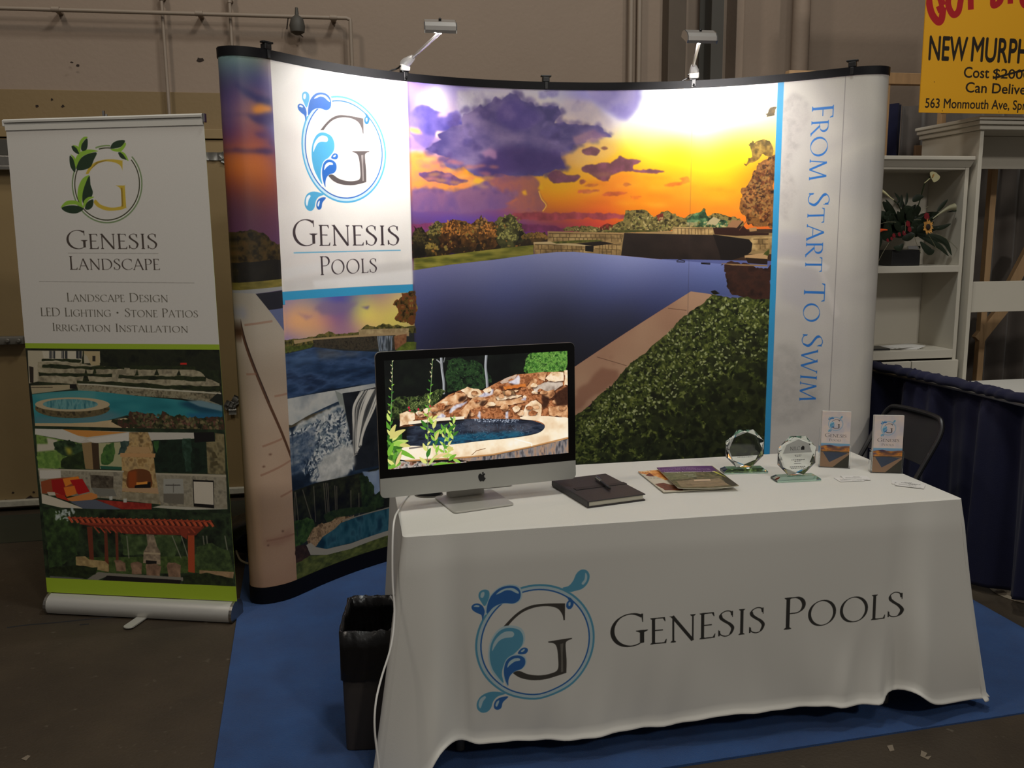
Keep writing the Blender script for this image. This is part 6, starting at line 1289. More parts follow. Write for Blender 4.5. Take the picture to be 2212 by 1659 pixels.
    for i in range(len(grid)-1):
        for j in range(n):
            k = (j+1) % n; f = mb.bm.faces.new([V[i][k], V[i][j], V[i+1][j], V[i+1][k]])
            isf = per[j][3] == 'f' and per[k][3] in 'fc' and i > 2 and abs(per[j][0]) < L2-.03
            f.material_index = 1 if isf else 0
            for l, (a, b) in zip(f.loops, ((i, k), (i, j), (i+1, j), (i+1, k))): l[lay].uv = (((per[b][0]+L2)/TL), ku(grid[a][b])[1])
    f = mb.bm.faces.new([V[0][j] for j in range(n)]); f.material_index = 0
    ccan = paint_cloth(); cmat = print_material('cover_print', ccan, .8); b = cmat.node_tree.nodes['Principled BSDF']; b.inputs['Sheen Weight'].default_value = .2
    o = mb.build('table_cover', [M['cloth'], cmat], None, True, sharp=50)
    so = o.modifiers.new('hem', 'SOLIDIFY'); so.thickness = .0025; so.offset = -1
    tag(o, 'white fitted table cover printed with blue drop emblem and serif lettering', 'tablecloth')
cloth()
TT = TZ+.0045

# ================================================================ all-in-one computer
mon = thing('desktop_computer', 'silver all-in-one computer showing a rock waterfall pool', 'computer', (MC[0], MC[1], TT), MYAW)
def rrect(w, h, r, n=6):
    P = []
    for cx, cy, a0 in ((w/2-r, h/2-r, 0), (-w/2+r, h/2-r, 90), (-w/2+r, -h/2+r, 180), (w/2-r, -h/2+r, 270)):
        for k in range(n+1): a = math.radians(a0+90*k/n); P.append((cx+r*math.cos(a), cy+r*math.sin(a)))
    return P
MNb = np.cross(MU, MV); MN_ = -np.cross(MU, MV) if np.cross(MU, MV)[1] > 0 else np.cross(MU, MV)   # towards the viewer
mc = MC+MV*MHT/2
def mp(x, y, d=0.): return mc+MU*x+MV*y+MN_*d
# curved aluminium body
mb = MB(); rings = []
base = rrect(MWD, MHT, .016)
for s, d in ((1, 0), (1, -.006), (.97, -.012), (.80, -.030), (.5, -.042), (.2, -.047)): rings.append([mb.bm.verts.new(Vector(mp(p[0]*s, p[1]*s, d))) for p in base])
for q, w in zip(rings, rings[1:]):
    for k in range(len(base)): mb.bm.faces.new([q[k], q[(k+1) % len(base)], w[(k+1) % len(base)], w[k]])
mb.bm.faces.new(rings[0][::-1]); mb.bm.faces.new(rings[-1]); mb.build('body', M['chin'] if 'chin' in M else M['alu'], mon, True)
chin = MHT-.027*2-SCH
chz = -MHT/2+chin
P = [p for p in rrect(MWD-.002, MHT-.002, .016) if p[1] > 0]; P = P+[(-MWD/2+.001, chz), (MWD/2-.001, chz)]
mb = MB(); mb.prism([mp(x, y, .0006) for x, y in P], MN_*.0016); mb.build('bezel', material('black_glass_bezel', (9, 9, 10), .12), mon)
P = [p for p in rrect(MWD-.0005, MHT-.0005, .016) if p[1] < 0]; P = [(MWD/2-.001, chz)]+[(-MWD/2+.001, chz)]+P
mb = MB(); mb.prism([mp(x, y, .0006) for x, y in P], MN_*.0014); mb.build('chin', material('satin_alu_chin', (178, 178, 172), .5, .35), mon)
sc = paint_screen(); smat = print_material('lit_screen', sc, .15, emit=.95)
o0 = SCREEN.P+MN_*.0030
mb = MB(); mb.sheet([[o0+MU*SCW*u+MV*SCH*v for u in (0, 1)] for v in (0, 1)], [[(u, v) for u in (0, 1)] for v in (0, 1)]); mb.build('screen', smat, mon)
# fruit mark on the chin
lq = SCREEN.__class__(mp(0, 0, .0022), MU, MV)
fr = lambda P: [lq.P+MU*a+MV*b for a, b in [lq.uv(800+x/4.148, 720+y/4.148) for x, y in P]]
P = spline([(1000,1266),(985,1256),(970,1270),(967,1290),(975,1315),(988,1328),(1000,1322),(1014,1327),(1028,1308),(1033,1298),(1022,1290),(1020,1272),(1030,1262),(1016,1254)], True, 4)
mb = MB(); mb.prism(fr(P), MN_*.0006); mb.prism(fr(spline([(1000,1258),(1003,1247),(1014,1242),(1013,1252),(1006,1258)], True, 4)), MN_*.0006); mb.build('emblem', M['black'], mon)
# foot
fw = .203; fc = MC*np.array([1, 1, 0])+AZ*TT
fyaw = MYAW; fl = at_z(985, 1112, TT); frr = at_z(1108, 1090, TT); fmid = (fl+frr)/2; fu = (frr-fl)/np.linalg.norm(frr-fl); fu = (fu+MU)/np.linalg.norm(fu+MU); fbk = np.array([-fu[1], fu[0], 0])
mb = MB(); P = []
for (cx, cy, a0) in ((fw/2-.012, .012, 270), (fw/2-.012, .175, 0), (-fw/2+.012, .175, 90), (-fw/2+.012, .012, 180)):
    for k in range(5): a = math.radians(a0+90*k/4); P.append(fmid+fu*(cx+.012*math.cos(a))+fbk*(cy+.012*math.sin(a))+AZ*.0005)
mb.prism(P, (0, 0, .005), .001); mb.build('foot', M['foot'], mon)
mb = MB(); prof = [(.185, .003), (.178, .05), (.13, .12), (.095, .17), (.088, .165), (.12, .11), (.16, .05), (.150, .004)]
mb.prism([fmid+fbk*a+AZ*z-fu*.06 for a, z in prof], fu*.12); mb.build('stand_neck', M['foot'], mon)
# white cord running over the table edge to the floor
cp = [at_z(905, 1052, TT+.004), at_z(880, 1072, TT+.004), at_z(862, 1100, TT+.004), at_y(852, 1122, 2.475), at_y(848, 1170, 2.425), at_y(848, 1255, 2.40), at_y(852, 1324, 2.385), at_y(845, 1394, 2.35), at_y(824, 1464, 2.31), at_y(812, 1516, 2.275), at_y(809, 1569, 2.255), at_y(815, 1630, 2.25), at_y(823, 1690, 2.24)]
q = cp[-1].copy(); cp += [q+np.array([.02, -.03, -.035]), np.array([q[0]+.08, q[1]-.10, .010]), np.array([q[0]+.25, q[1]-.22, .010])]
mb = MB(); mb.tube(curve_pts(cp, 6), .0029, 8); tag(mb.build('power_cord', M['white2'], None, True), 'white cord hanging over the left table corner to the floor', 'cord')
# mouse and flat keyboard edge behind the stand
q = (at_z(893, 1074, TT)+at_z(956, 1074, TT))/2; q2 = q+np.array([0, .03, 0]); root = thing('computer_mouse', 'dark rounded mouse on the table under the left of the screen', 'mouse', q2)
mb = MB(); bmesh.ops.create_uvsphere(mb.bm, u_segments=24, v_segments=14, radius=1); 
for v in mb.bm.verts: v.co = Vector(q2)+Vector((v.co.x*.045, v.co.y*.034, max(v.co.z, 0)*.026+.001))
mb.build('shell', M['black'], root, True, sharp=60)
mb = MB(); mb.lathe([(.047, 0), (.047, .003)], q2, (0, 0, 1), 24)
for v in mb.bm.verts: v.co.y = q2[1]+(v.co.y-q2[1])*.78
mb.build('sole', M['greymetal'], root)
q = at_z(1085, 1052, TT); Fk = Fr(q, MYAW); root = thing('keyboard', 'thin pale keyboard lying behind the computer stand', 'keyboard', q, MYAW)
mb = MB(); Fk.box(mb, -.09, .035, 0, .11, .0, .009, .003); kb = mb.build('case', M['alu'], root)
for r_ in range(4):
    for c_i in range(6): mb = MB(); Fk.box(mb, -.085+c_i*.019, -.070+c_i*.019, .012+r_*.024, .030+r_*.024, .009, .0115, .001); mb.build('key', M['white2'], kb)

# ================================================================ notebook, pen
nP = [at_z(*p, TT+.022) for p in ((1202,1035),(1316,1022),(1385,1068),(1262,1085))]; nc = sum(nP)/4; nu = (nP[1]-nP[0]+nP[2]-nP[3]); nyaw = math.atan2(nu[1], nu[0]); NF = Fr((nc[0], nc[1], TT), nyaw); nw, nl = .205, .272
nb = thing('notebook', 'closed dark notebook with an elastic strap lying beside the computer', 'notebook', NF.o, nyaw)
mb = MB(); NF.box(mb, -nw/2, nw/2, -nl/2, nl/2, .0003, .0035, .001); mb.build('back_cover', M['notebook'], nb)
mb = MB(); NF.box(mb, -nw/2+.006, nw/2-.006, -nl/2+.006, nl/2-.006, .0036, .0185, .0005); mb.build('page_block', M['paper'], nb)
mb = MB(); NF.box(mb, -nw/2, nw/2, -nl/2, nl/2, .0186, .0222, .0012); mb.build('front_cover', M['notebook'], nb)
mb = MB(); NF.box(mb, -nw/2-.002, -nw/2+.004, -nl/2, nl/2, .002, .021, .0015); mb.build('spine', M['notebook'], nb)
mb = MB(); NF.box(mb, -nw/2+.02, nw/2+.0015, -.012, .012, .0223, .0240, .0006); NF.box(mb, nw/2+.0001, nw/2+.0018, -.012, .012, .001, .0236, .0004); mb.build('strap', material('black_strap', (22, 20, 22), .55), nb)
p0, p1 = at_z(1286, 1031, TT+.031), at_z(1321, 1057, TT+.031); d = (p1-p0)/np.linalg.norm(p1-p0); L = .138; pc = (p0+p1)/2; a = pc-d*L/2
pen_ = thing('pen', 'black ballpoint pen tucked on the notebook strap', 'pen', pc)
mb = MB(); mb.lathe([(.0035, .045), (.0052, .05), (.0054, .11), (.0046, .13), (.001, .138)], a, d, 14); mb.build('barrel', M['black'], pen_, True)
mb = MB(); mb.lathe([(.0040, 0), (.0056, .002), (.0056, .044), (.0056, .05)], a, d, 14); pcap = mb.build('cap', M['greymetal'], pen_, True)
mb = MB(); mb.box(a+d*.022+AZ*.0075, (.04, .003, .0015), d, np.cross(AZ, d), AZ, .0004); mb.build('clip', M['chrome'], pcap)

# ================================================================ magazines
def mag_frame(px, z):
    P = [at_z(*p, z) for p in px]; c = sum(P)/4; u = (P[1]-P[0]+P[2]-P[3]); y = math.atan2(u[1], u[0]); return Fr((c[0], c[1], z), y)
def magazine(px, z, canvas_fn, w, h, label, name, lift=.0):
    F = mag_frame(px, z); root = thing(name, label, 'magazine', F.o, F.yaw, 'magazines in the middle of the table')
    pl = Plane(F.p(-w/2, -h/2), F.u, F.v); can = canvas_fn(pl, w, h); mt = print_material(name+'_cover', can, .28)
    us = np.linspace(0, 1, 12); vs = np.linspace(0, 1, 8)
    hh = lambda u, v: .0042+.006*lift*(abs(2*u-1)**3)*(1-v)+.0012*math.sin(math.pi*u)
    mb = MB(); mb.sheet([[F.p(-w/2+w*u, -h/2+h*v, hh(u, v)) for u in us] for v in vs], [[(u, v) for u in us] for v in vs], .0004); mb.build('cover', mt, root, True, recalc=False)
    mb = MB(); mb.sheet([[F.p(-w/2+w*u+.001, -h/2+h*v+.001, hh(u, v)-.0006) for u in us] for v in vs], None, .0030); mb.build('pages', M['paper'], root, True, recalc=False)
    return root
def mag_a(pl, w, h):
    c = Canvas('garden_magazine_cover', w, h, 1500, (120, 104, 70), pl.uv); c.rs = .5; c.reg(1180, 980, 4.809)
    c.poly([(1120,140),(1720,140),(1780,200),(1150,215)], (88,44,110)); c.poly([(1150,215),(1780,200),(1960,330),(2020,360),(1400,390),(1250,330)], None, tex=noise_tex([(50,54,34),(96,92,62),(130,118,86)], 20, 4))
    c.poly([(1190,210),(1560,200),(1560,260),(1280,300)], None, 8, tex=noise_tex([(84,92,60),(130,130,96)], 12)); c.poly([(1350,300),(1800,270),(1900,350),(1400,372)], None, tex=noise_tex([(120,104,80),(150,134,104)], 16))
    for k in range(6): c.line([(1480+k*8,292+k*12),(1800+k*20,280+k*12)], .004, (176,152,120)); c.line([(1480+k*8,298+k*12),(1800+k*20,286+k*12)], .002, (70,56,40))
    c.poly([(1790,210),(1850,230),(2010,350),(1930,360),(1860,320)], (44,46,36)); c.poly([(1530,285),(1700,278),(1710,298),(1540,302)], (206,180,150)); c.poly([(1720,195),(1750,195),(1880,270),(1860,262)], (190,190,60))
    draw_serif(c, 'Landscape Contractor', (1180,190), (1712,186), (1176,166), (176,158,180), small=.8); draw_sans(c, 'THE NEW JERSEY', (1290,166), (1560,168), (1288,154), (150,130,170)); draw_sans(c, 'Landscape Achievement Awards', (1232,212), (1755,206), (1228,200), (226,220,220))
    draw_sans(c, 'Winning', (1430,236), (1530,236), (1428,228), (210,206,200)); draw_sans(c, 'Projects', (1480,252), (1570,252), (1478,244), (200,196,190)); return c
def mag_b(pl, w, h):
    c = Canvas('autumn_magazine_cover', w, h, 1500, (206, 198, 178), pl.uv); c.rs = .5; c.reg(1180, 980, 4.809)
    c.poly([(915,190),(1160,170),(1400,180),(1400,260),(1230,290),(1140,250),(960,215)], None, 8, tex=noise_tex([(176,96,40),(226,150,70),(240,190,110)], 20)); c.poly([(1030,240),(1070,215),(1130,250),(1080,250)], (110,50,28), 6)
    c.poly([(1130,330),(1220,320),(1300,340),(1400,340),(1420,400),(1230,395)], None, 10, tex=noise_tex([(70,36,24),(130,70,40)], 14)); draw_sans(c, 'PRO', (990,212), (1090,205), (985,190), (240,226,190)); draw_serif(c, 'The World of', (1060,272), (1230,274), (1056,260), (90,70,50)); return c
z1_ = TT+.0003
magazine([(1371,1021),(1500,1014),(1560,1058),(1436,1066)], z1_, mag_b, .205, .27, 'pale magazine with orange leaves, half covered by the purple one', 'autumn_magazine', .3)
magazine([(1413,1011),(1534,1009),(1600,1054),(1470,1061)], z1_+.0095, mag_a, .205, .28, 'glossy magazine with purple title band and stone steps, on top', 'garden_magazine', 1.)

# ================================================================ crystal awards
def glyph_text(mb, txt, o, u, v, n, h, small=.8):
    polys, w = serif_layout(txt, small)
    for p in polys:
        a = .5*sum(p[i-1][0]*p[i][1]-p[i][0]*p[i-1][1] for i in range(len(p))); p = p if a > 0 else p[::-1]
        try: mb.prism([o+u*x*h+v*y*h for x, y in p], n*.0002)
        except Exception: pass
    return w*h
def award(pxb, ctr_px, yaw, label, main):
    b0, b1 = at_z(*pxb[0], TT), at_z(*pxb[1], TT); c = (b0+b1)/2; F = Fr((c[0], c[1]+.026, TT), yaw)
    root = thing('crystal_award', label, 'award', F.o, yaw, 'glass awards on the table')
    bw, bd = .158, .056; mb = MB(); top = .72
    lo = [(-bw/2, -bd/2), (-bw/2+.016, -bd/2-.000), (bw/2-.016, -bd/2), (bw/2, -bd/2)]
    P0 = [F.p(sx*bw/2, sy*bd/2, .0005) for sx, sy in ((-1, -1), (1, -1), (1, 1), (-1, 1))]; P1 = [F.p(sx*bw/2, sy*bd/2, .007) for sx, sy in ((-1, -1), (1, -1), (1, 1), (-1, 1))]; P2 = [F.p(sx*(bw/2-.014), sy*(bd/2-.010), .0165) for sx, sy in ((-1, -1), (1, -1), (1, 1), (-1, 1))]
    R_ = [[mb.bm.verts.new(Vector(p)) for p in r_] for r_ in (P0, P1, P2)]
    for q, w in zip(R_, R_[1:]):
        for k in range(4): mb.bm.faces.new([q[k], q[(k+1) % 4], w[(k+1) % 4], w[k]])
    mb.bm.faces.new(R_[0][::-1]); mb.bm.faces.new(R_[-1]); mb.build('base', M['glassgreen'], root)
    R = .0745; zc = .0165+.069; mb = MB(); t = .009
    zz = lambda z: max(z, .0170)
    out = [(R*math.cos(math.radians(22.5+45*k)), zc+R*math.sin(math.radians(22.5+45*k))) for k in range(8)]
    inn = [(R*.80*math.cos(math.radians(45*k)), zc+R*.80*math.sin(math.radians(45*k))) for k in range(8)]
    O = [mb.bm.verts.new(Vector(F.p(x, 0, zz(z)))) for x, z in out]
    for sg in (-1, 1):
        I = [mb.bm.verts.new(Vector(F.p(x, sg*t, zz(z)))) for x, z in inn]; mb.bm.faces.new(I)
        for k in range(8): mb.bm.faces.new([I[k], O[k], I[(k+1) % 8]]); mb.bm.faces.new([O[k], O[(k+1) % 8], I[(k+1) % 8]])
    mb.build('crystal_face', M['glass'], root)
    mb = MB(); o_ = F.p(0, -t-.0006, 0); n_ = -F.v; rg = random.Random(3)
    if main: glyph_text(mb, 'NJLC', F.p(-.030, -t-.0006, zc+.022), F.u, AZ, n_, .0125); mb.prism([F.p(x, -t-.0006, zc+z) for x, z in ((.010, .022), (.022, .022), (.022, .033), (.016, .037), (.010, .031))], n_*.0002)
    rows = [(-.009,.009,-.001),(-.012,.012,.003),(-.024,.024,-.013),(-.012,.012,-.018),(-.013,.013,-.026),(-.028,.028,-.038),(-.024,.024,-.043)] if main else [(-.028,.028,-.030)]
    for x0, x1, z in rows:
        x = x0
        while x < x1: w = min(.002+.005*rg.random(), x1-x+.0005); mb.prism([F.p(x, -t-.0006, zc+z), F.p(x+w, -t-.0006, zc+z), F.p(x+w, -t-.0006, zc+z+.0019), F.p(x, -t-.0006, zc+z+.0019)], n_*.0002); x += w+.0016
    mb.build('engraving', M['black'], root)
award(((1566,1022),(1656,1024)), None, YAW-.12, 'crystal octagon award farther back, in front of the blue edge strip', False)
award(((1676,1041),(1772,1040)), None, YAW-.05, 'crystal octagon award with black lettering nearest the table middle', True)

# ================================================================ leaflet holders
lcan = leaflet_canvas(); lmat = print_material('leaflet_print', lcan, .4)
def holder(c, yaw, label, label2):
    F = Fr((c[0], c[1], TT), yaw); root = thing('leaflet_holder', label, 'leaflet holder', F.o, yaw, 'clear leaflet holders'); w, h, dp, t = .108, .080, .034, .002
    mb = MB(); F.box(mb, -w/2, w/2, -dp/2, -dp/2+t, .002, h, .0005); F.box(mb, -w/2, w/2, dp/2-t, dp/2, .002, h+.06, .0005); F.box(mb, -w/2, -w/2+t, -dp/2+t+.0002, dp/2-t-.0002, .002, h-.002, .0003); F.box(mb, w/2-t, w/2, -dp/2+t+.0002, dp/2-t-.0002, .002, h-.002, .0003)
    F.box(mb, -w/2, w/2, -dp/2, dp/2, .0002, .0018, .0003); mb.build('pocket', M['acrylic'], root)
    lw, lh = .098, .205; n = 8
    for k in range(n):
        b = -dp/2+t+.0016+k*.0030; b_top = b+.0015; z0 = .0022+.0006*(k % 3); zt = z0+lh-.0005*k
        lf = thing('leaflet', ('front ' if k == 0 else 'one more ')+label2+('' if k == 0 else ', behind the front one'), 'leaflet', F.p(0, b, z0), yaw, 'leaflets in the '+('left' if 'left' in label else 'right')+' holder'); 
        if k == 0:
            mb = MB(); mb.sheet([[F.p(-lw/2+lw*u, b+(b_top-b)*v, z0+(zt-z0)*v) for u in (0, 1)] for v in (0, .25, .5, .75, 1)], [[(u, v) for u in (0, 1)] for v in (0, .25, .5, .75, 1)]); mb.build('front_page', lmat, lf, recalc=False)
        mb = MB(); a0 = F.p(-lw/2, b+.0002, z0); 
        vs_ = [F.p(-lw/2, b+.0002, z0), F.p(lw/2, b+.0002, z0), F.p(lw/2, b_top+.0002, zt), F.p(-lw/2, b_top+.0002, zt)]; mb.prism(vs_, F.v*.0022); mb.build('folded_sheet', M['white2'], lf)
holder((1.170, 3.135), math.radians(-14), 'clear holder of tall leaflets, the left one in front of the white end panel', 'tall leaflet with round emblem in the left clear holder')
holder((1.325, 3.055), math.radians(-8), 'clear holder of tall leaflets, the right one in front of the folding chair', 'tall leaflet with round emblem in the right clear holder')

# ================================================================ business cards
def card(px, yaw, z, label, lines):
    q = at_z(px[0], px[1], TT); F = Fr((q[0], q[1], TT+z), yaw); root = thing('business_card', label, 'card', F.o, yaw, 'business cards at the right table end'); w, h = .089, .051
    mb = MB(); F.box(mb, -w/2, w/2, -h/2, h/2, .0002, .0010, .0001); mb.build('card_stock', M['white2'] if z < .004 else M['acrylic_plain'], root)
    mb = MB(); rg = random.Random(int(px[0]))
    for x0, x1, y, t in lines:
        x = x0
        while x < x1: l_ = min(.002+.004*rg.random(), x1-x+.0003); mb.prism([F.p(x, y, .00105), F.p(x+l_, y, .00105), F.p(x+l_, y+t, .00105), F.p(x, y+t, .00105)], (0, 0, .0002)); x += l_+.0012
    mb.build('print', M['notebook'], root)
LN = [(-.005, .018, .008, .0035), (-.035, .02, -.004, .0014), (-.035, .0, -.009, .0014), (.0, .035, -.020, .0016)]
card((1835, 1036), math.radians(4), 0, 'white business card in front of the left leaflet holder', LN)
card((1848, 1033), math.radians(-6), .0012, 'white business card lying across the one before the left holder', LN)
card((1957, 1044), math.radians(-24), 0, 'white business card at the right table corner, underneath', LN)
card((1966, 1049), math.radians(-30), .0012, 'white business card at the right table corner, on top', LN+[(-.03, .03, .015, .004)])

# ================================================================ waste bin
q = at_z(744, 1622, .010); BFr = Fr((q[0], q[1], .0095), math.radians(4)); bw_, bd_, bh_ = .162, .275, .392
binr = thing('waste_bin', 'dark rectangular bin with folded black liner beside the left table end', 'bin', BFr.p(bw_/2, bd_/2), BFr.yaw)
def rings(mb, lv):
    R_ = [[mb.bm.verts.new(Vector(p)) for p in r_] for r_ in lv]; n = len(R_[0])
    for q_, w_ in zip(R_, R_[1:]):
        for k in range(n): mb.bm.faces.new([q_[k], q_[(k+1) % n], w_[(k+1) % n], w_[k]])
    return R_
def rect_ring(F, cx, cy, hw, hd, z, r=.018, wob=0, seed=0):
    out = []; rg = random.Random(seed)
    for (sx, sy, a0) in ((1, -1, 270), (1, 1, 0), (-1, 1, 90), (-1, -1, 180)):
        for k in range(5): a = math.radians(a0+90*k/4); out.append((cx+sx*(hw-r)+r*math.cos(a), cy+sy*(hd-r)+r*math.sin(a)))
    fine = []
    for p_, q_ in zip(out, out[1:]+out[:1]):
        m = 10 if math.hypot(q_[0]-p_[0], q_[1]-p_[1]) > .03 else 1; fine += [(p_[0]+(q_[0]-p_[0])*t/m, p_[1]+(q_[1]-p_[1])*t/m) for t in range(m)]
    return [F.p(x+rg.uniform(-wob, wob), y+rg.uniform(-wob, wob), z+rg.uniform(-wob, wob)*2) for x, y in fine]
cx, cy = bw_/2, bd_/2
mb = MB(); R_ = rings(mb, [rect_ring(BFr, cx, cy, bw_/2-.004, bd_/2-.004, .0), rect_ring(BFr, cx, cy, bw_/2, bd_/2, bh_-.01), rect_ring(BFr, cx, cy, bw_/2-.004, bd_/2-.004, bh_-.01), rect_ring(BFr, cx, cy, bw_/2-.014, bd_/2-.014, .006)]); mb.bm.faces.new(R_[0][::-1]); mb.bm.faces.new(R_[-1]); mb.build('bin_body', M['binlow'], binr, True, sharp=50)
mb = MB(); lv = [rect_ring(BFr, cx, cy, bw_/2-.02, bd_/2-.02, .05, wob=.004, seed=1), rect_ring(BFr, cx, cy, bw_/2-.010, bd_/2-.010, bh_-.04, wob=.002, seed=2), rect_ring(BFr, cx, cy, bw_/2-.005, bd_/2-.005, bh_, wob=.003, seed=3), rect_ring(BFr, cx, cy, bw_/2+.003, bd_/2+.003, bh_+.002, wob=.0015, seed=4), rect_ring(BFr, cx, cy, bw_/2+.004, bd_/2+.004, bh_-.06, wob=.002, seed=5), rect_ring(BFr, cx, cy, bw_/2+.004, bd_/2+.003, bh_-.16, wob=.0015, seed=6)]
R_ = rings(mb, lv); mb.bm.faces.new(R_[0]); o = mb.build('bin_liner', M['bag'], binr, True, sharp=False)

# ================================================================ folding chairs
def chair(c, yaw, label):
    F = Fr((c[0], c[1], .0085), yaw)               # the sitter faces -v
    root = thing('folding_chair', label, 'chair', F.o, yaw, 'black folding chairs'); w = .192
    # bent tube: foot - side - rounded top - side - foot
    def up(s, a): return F.p(s, .24-a*.50, .80*(1-a))
    path = [F.p(-w, -.20, .0), F.p(-w, -.20+.02, .02)]+[F.p(-w, -.19+.43*t, .03+.70*t) for t in (.25, .5, .75, .95)]+[F.p(-w+.02, .245, .755), F.p(-w+.065, .252, .775), F.p(0, .254, .780), F.p(w-.065, .252, .775), F.p(w-.02, .245, .755)]+[F.p(w, -.19+.43*t, .03+.70*t) for t in (.95, .75, .5, .25)]+[F.p(w, -.18, .02), F.p(w, -.20, .0)]
    mb = MB(); mb.tube(curve_pts(path, 5), .0115, 10); mb.build('back_frame', M['black'], root, True)
    for s in (-1, 1): mb = MB(); mb.tube([F.p(s*(w-.028), .02, .40), F.p(s*(w-.028), .27, .0)], .0105, 10); mb.build('leg', M['black'], root, True)
    mb = MB(); mb.tube([F.p(-w+.028, .22, .09), F.p(w-.028, .22, .09)], .008, 8); mb.build('stretcher', M['black'], root, True)
    mb = MB(); mb.tube([F.p(-w+.012, -.105, .17), F.p(w-.012, -.105, .17)], .008, 8); mb.build('stretcher', M['black'], root, True)
    us = np.linspace(-1, 1, 15); vs = np.linspace(0, 1, 7)
    mb = MB(); mb.sheet([[F.p(u*(w-.014)*(1-.06*(v > .9)), .145+.10*v*1.02+.022*(1-abs(u)**2), .575+.19*v-.018*abs(u)**6*v) for u in us] for v in vs], None, .007); mb.build('backrest', M['black'], root, True, recalc=False)
    mb = MB(); P = [F.p(a, b, .435) for a, b in ((-.19, -.20), (-.15, -.235), (.15, -.235), (.19, -.20), (.185, .13), (.15, .155), (-.15, .155), (-.185, .13))]; mb.prism(P, (0, 0, .018), .006); mb.build('seat', M['black'], root)
    return root
chair((1.60, 3.90), math.radians(-74), 'black folding chair behind the right leaflet holder, turned sideways to the drape')
chair((.095, 3.56), YAW, 'black folding chair behind the computer, only its edge showing')
# ================================================================ neighbouring booth on the right
c0 = at_y(2117, 250, 4.71); B = Fr((c0[0], c0[1], 0), YAW); HT = c0[2]
PB0 = B.vplane(0.04)
def side(pl, x, y): return pl.uv(x, y)
# --- tall cabinet (open frame with crown)
cab = thing('bed_cabinet', 'tall white open cabinet frame with crown moulding under the yellow sign', 'cabinet', B.p(.04, .04), YAW)
cw = 1.45; a0 = .045
mb = MB()
for st_, (o_, zt_, zb_) in enumerate(((0, HT, HT-.018), (.012, HT-.018, HT-.04), (.028, HT-.04, HT-.065))): B.box(mb, o_, cw+.09-o_, o_, .54, zb_+.0003, zt_-.0003, .004)
mb.build('crown', M['white'], cab)
for s in (a0, a0+cw): mb = MB(); B.box(mb, s, s+.022, .045, .53, .0, HT-.066, .002); mb.build('side_panel', M['white'], cab)
bk = B.vplane(.30); fp = B.vplane(.05)
z_h = fp.uv(2150, 278)[1]; mb = MB(); B.box(mb, a0+.023, a0+cw-.001, .30, .315, bk.uv(2150, 365)[1], HT-.068, .001); mb.build('header_panel', M['white'], cab)
m0, m1 = fp.uv(2150, 674)[1], fp.uv(2150, 608)[1]; mb = MB(); B.box(mb, a0+.023, a0+cw-.001, .06, .078, m0, m1, .002); mb.build('rail_panel', M['white'], cab)
# --- bookcase unit
FPb = B.vplane(.085); a1 = FPb.uv(2090, 420)[0]; a1 = min(a1, a0-.004); w_ = .62; al = a1-w_; b0, b1 = .085, .40; t = .022
bkc = thing('bookcase', 'white open bookcase with flower arrangement, left of the tall cabinet', 'bookcase', B.p(a1-w_/2, b0), YAW)
zc0, zc1 = FPb.uv(1990, 361)[1], FPb.uv(1990, 338)[1]; zi = FPb.uv(1990, 366)[1]
mb = MB(); PF = B.vplane(.045); B.box(mb, al-.03, a1+.003, .045, b1, zc1-.02, zc1, .003); mb.prism([B.p(al-.03, y, z) for y, z in ((.052, zc1-.0202), (b1, zc1-.0202), (b1, zc0), (.083, zc0))], B.u*(w_+.033)); mb.build('crown', M['white'], bkc)
for nm, (x0, x1) in (('side_panel', (al, al+t)), ('side_panel', (a1-t, a1))): mb = MB(); B.box(mb, x0, x1, b0, b1, 0, zc0-.0005, .0015); mb.build(nm, M['white'], bkc)
mb = MB(); B.box(mb, al+t+.0005, a1-t-.0005, b1-.012, b1, .0, zc0-.001, .001); mb.build('back_panel', M['white'], bkc)
mb = MB(); B.box(mb, al+t+.0005, a1-t-.0005, b0+.001, b1-.0125, zi, zc0-.0005, .001); mb.build('top_panel', M['white'], bkc)
def zf(y, x=1980): return FPb.uv(x, y)[1]
for y0, y1 in ((589, 575), (775, 757)): mb = MB(); B.box(mb, al+t+.0005, a1-t-.0005, b0-.004, b1-.0125, zf(y0), zf(y1), .002); mb.build('shelf', M['white'], bkc)
zs1 = zf(575); zs2 = zf(757); xd = FPb.uv(1963, 800)[0]
for x0, x1 in ((al, xd-.003), (xd+.003, a1+.002)): mb = MB(); B.box(mb, x0, x1, b0-.022, b0-.003, .12, zf(779), .003); mb.build('door', M['white'], bkc)
# papers on the lower shelf
q = B.p(xd-.02, b0+.10, zs2); root = thing('paper_stack', 'white papers fanned on the lower bookcase shelf', 'papers', q, YAW)
for k in range(6):
    F = Fr(q+AZ*(.0008+.0022*k)+B.u*(.012*k), YAW+.12*k-.3); mb = MB(); F.box(mb, -.10, .10, -.05, .07, 0, .002, .0004); mb.build('sheet', M['white2'], root)
q = B.p(al+.155, b0+.10, zs2); mb = MB(); F = Fr(q, YAW-.1); F.box(mb, -.12, .10, -.05, .08, .0005, .010, .002); tag(mb.build('black_folder', M['black']), 'thin black folder at the left of the lower bookcase shelf', 'folder')
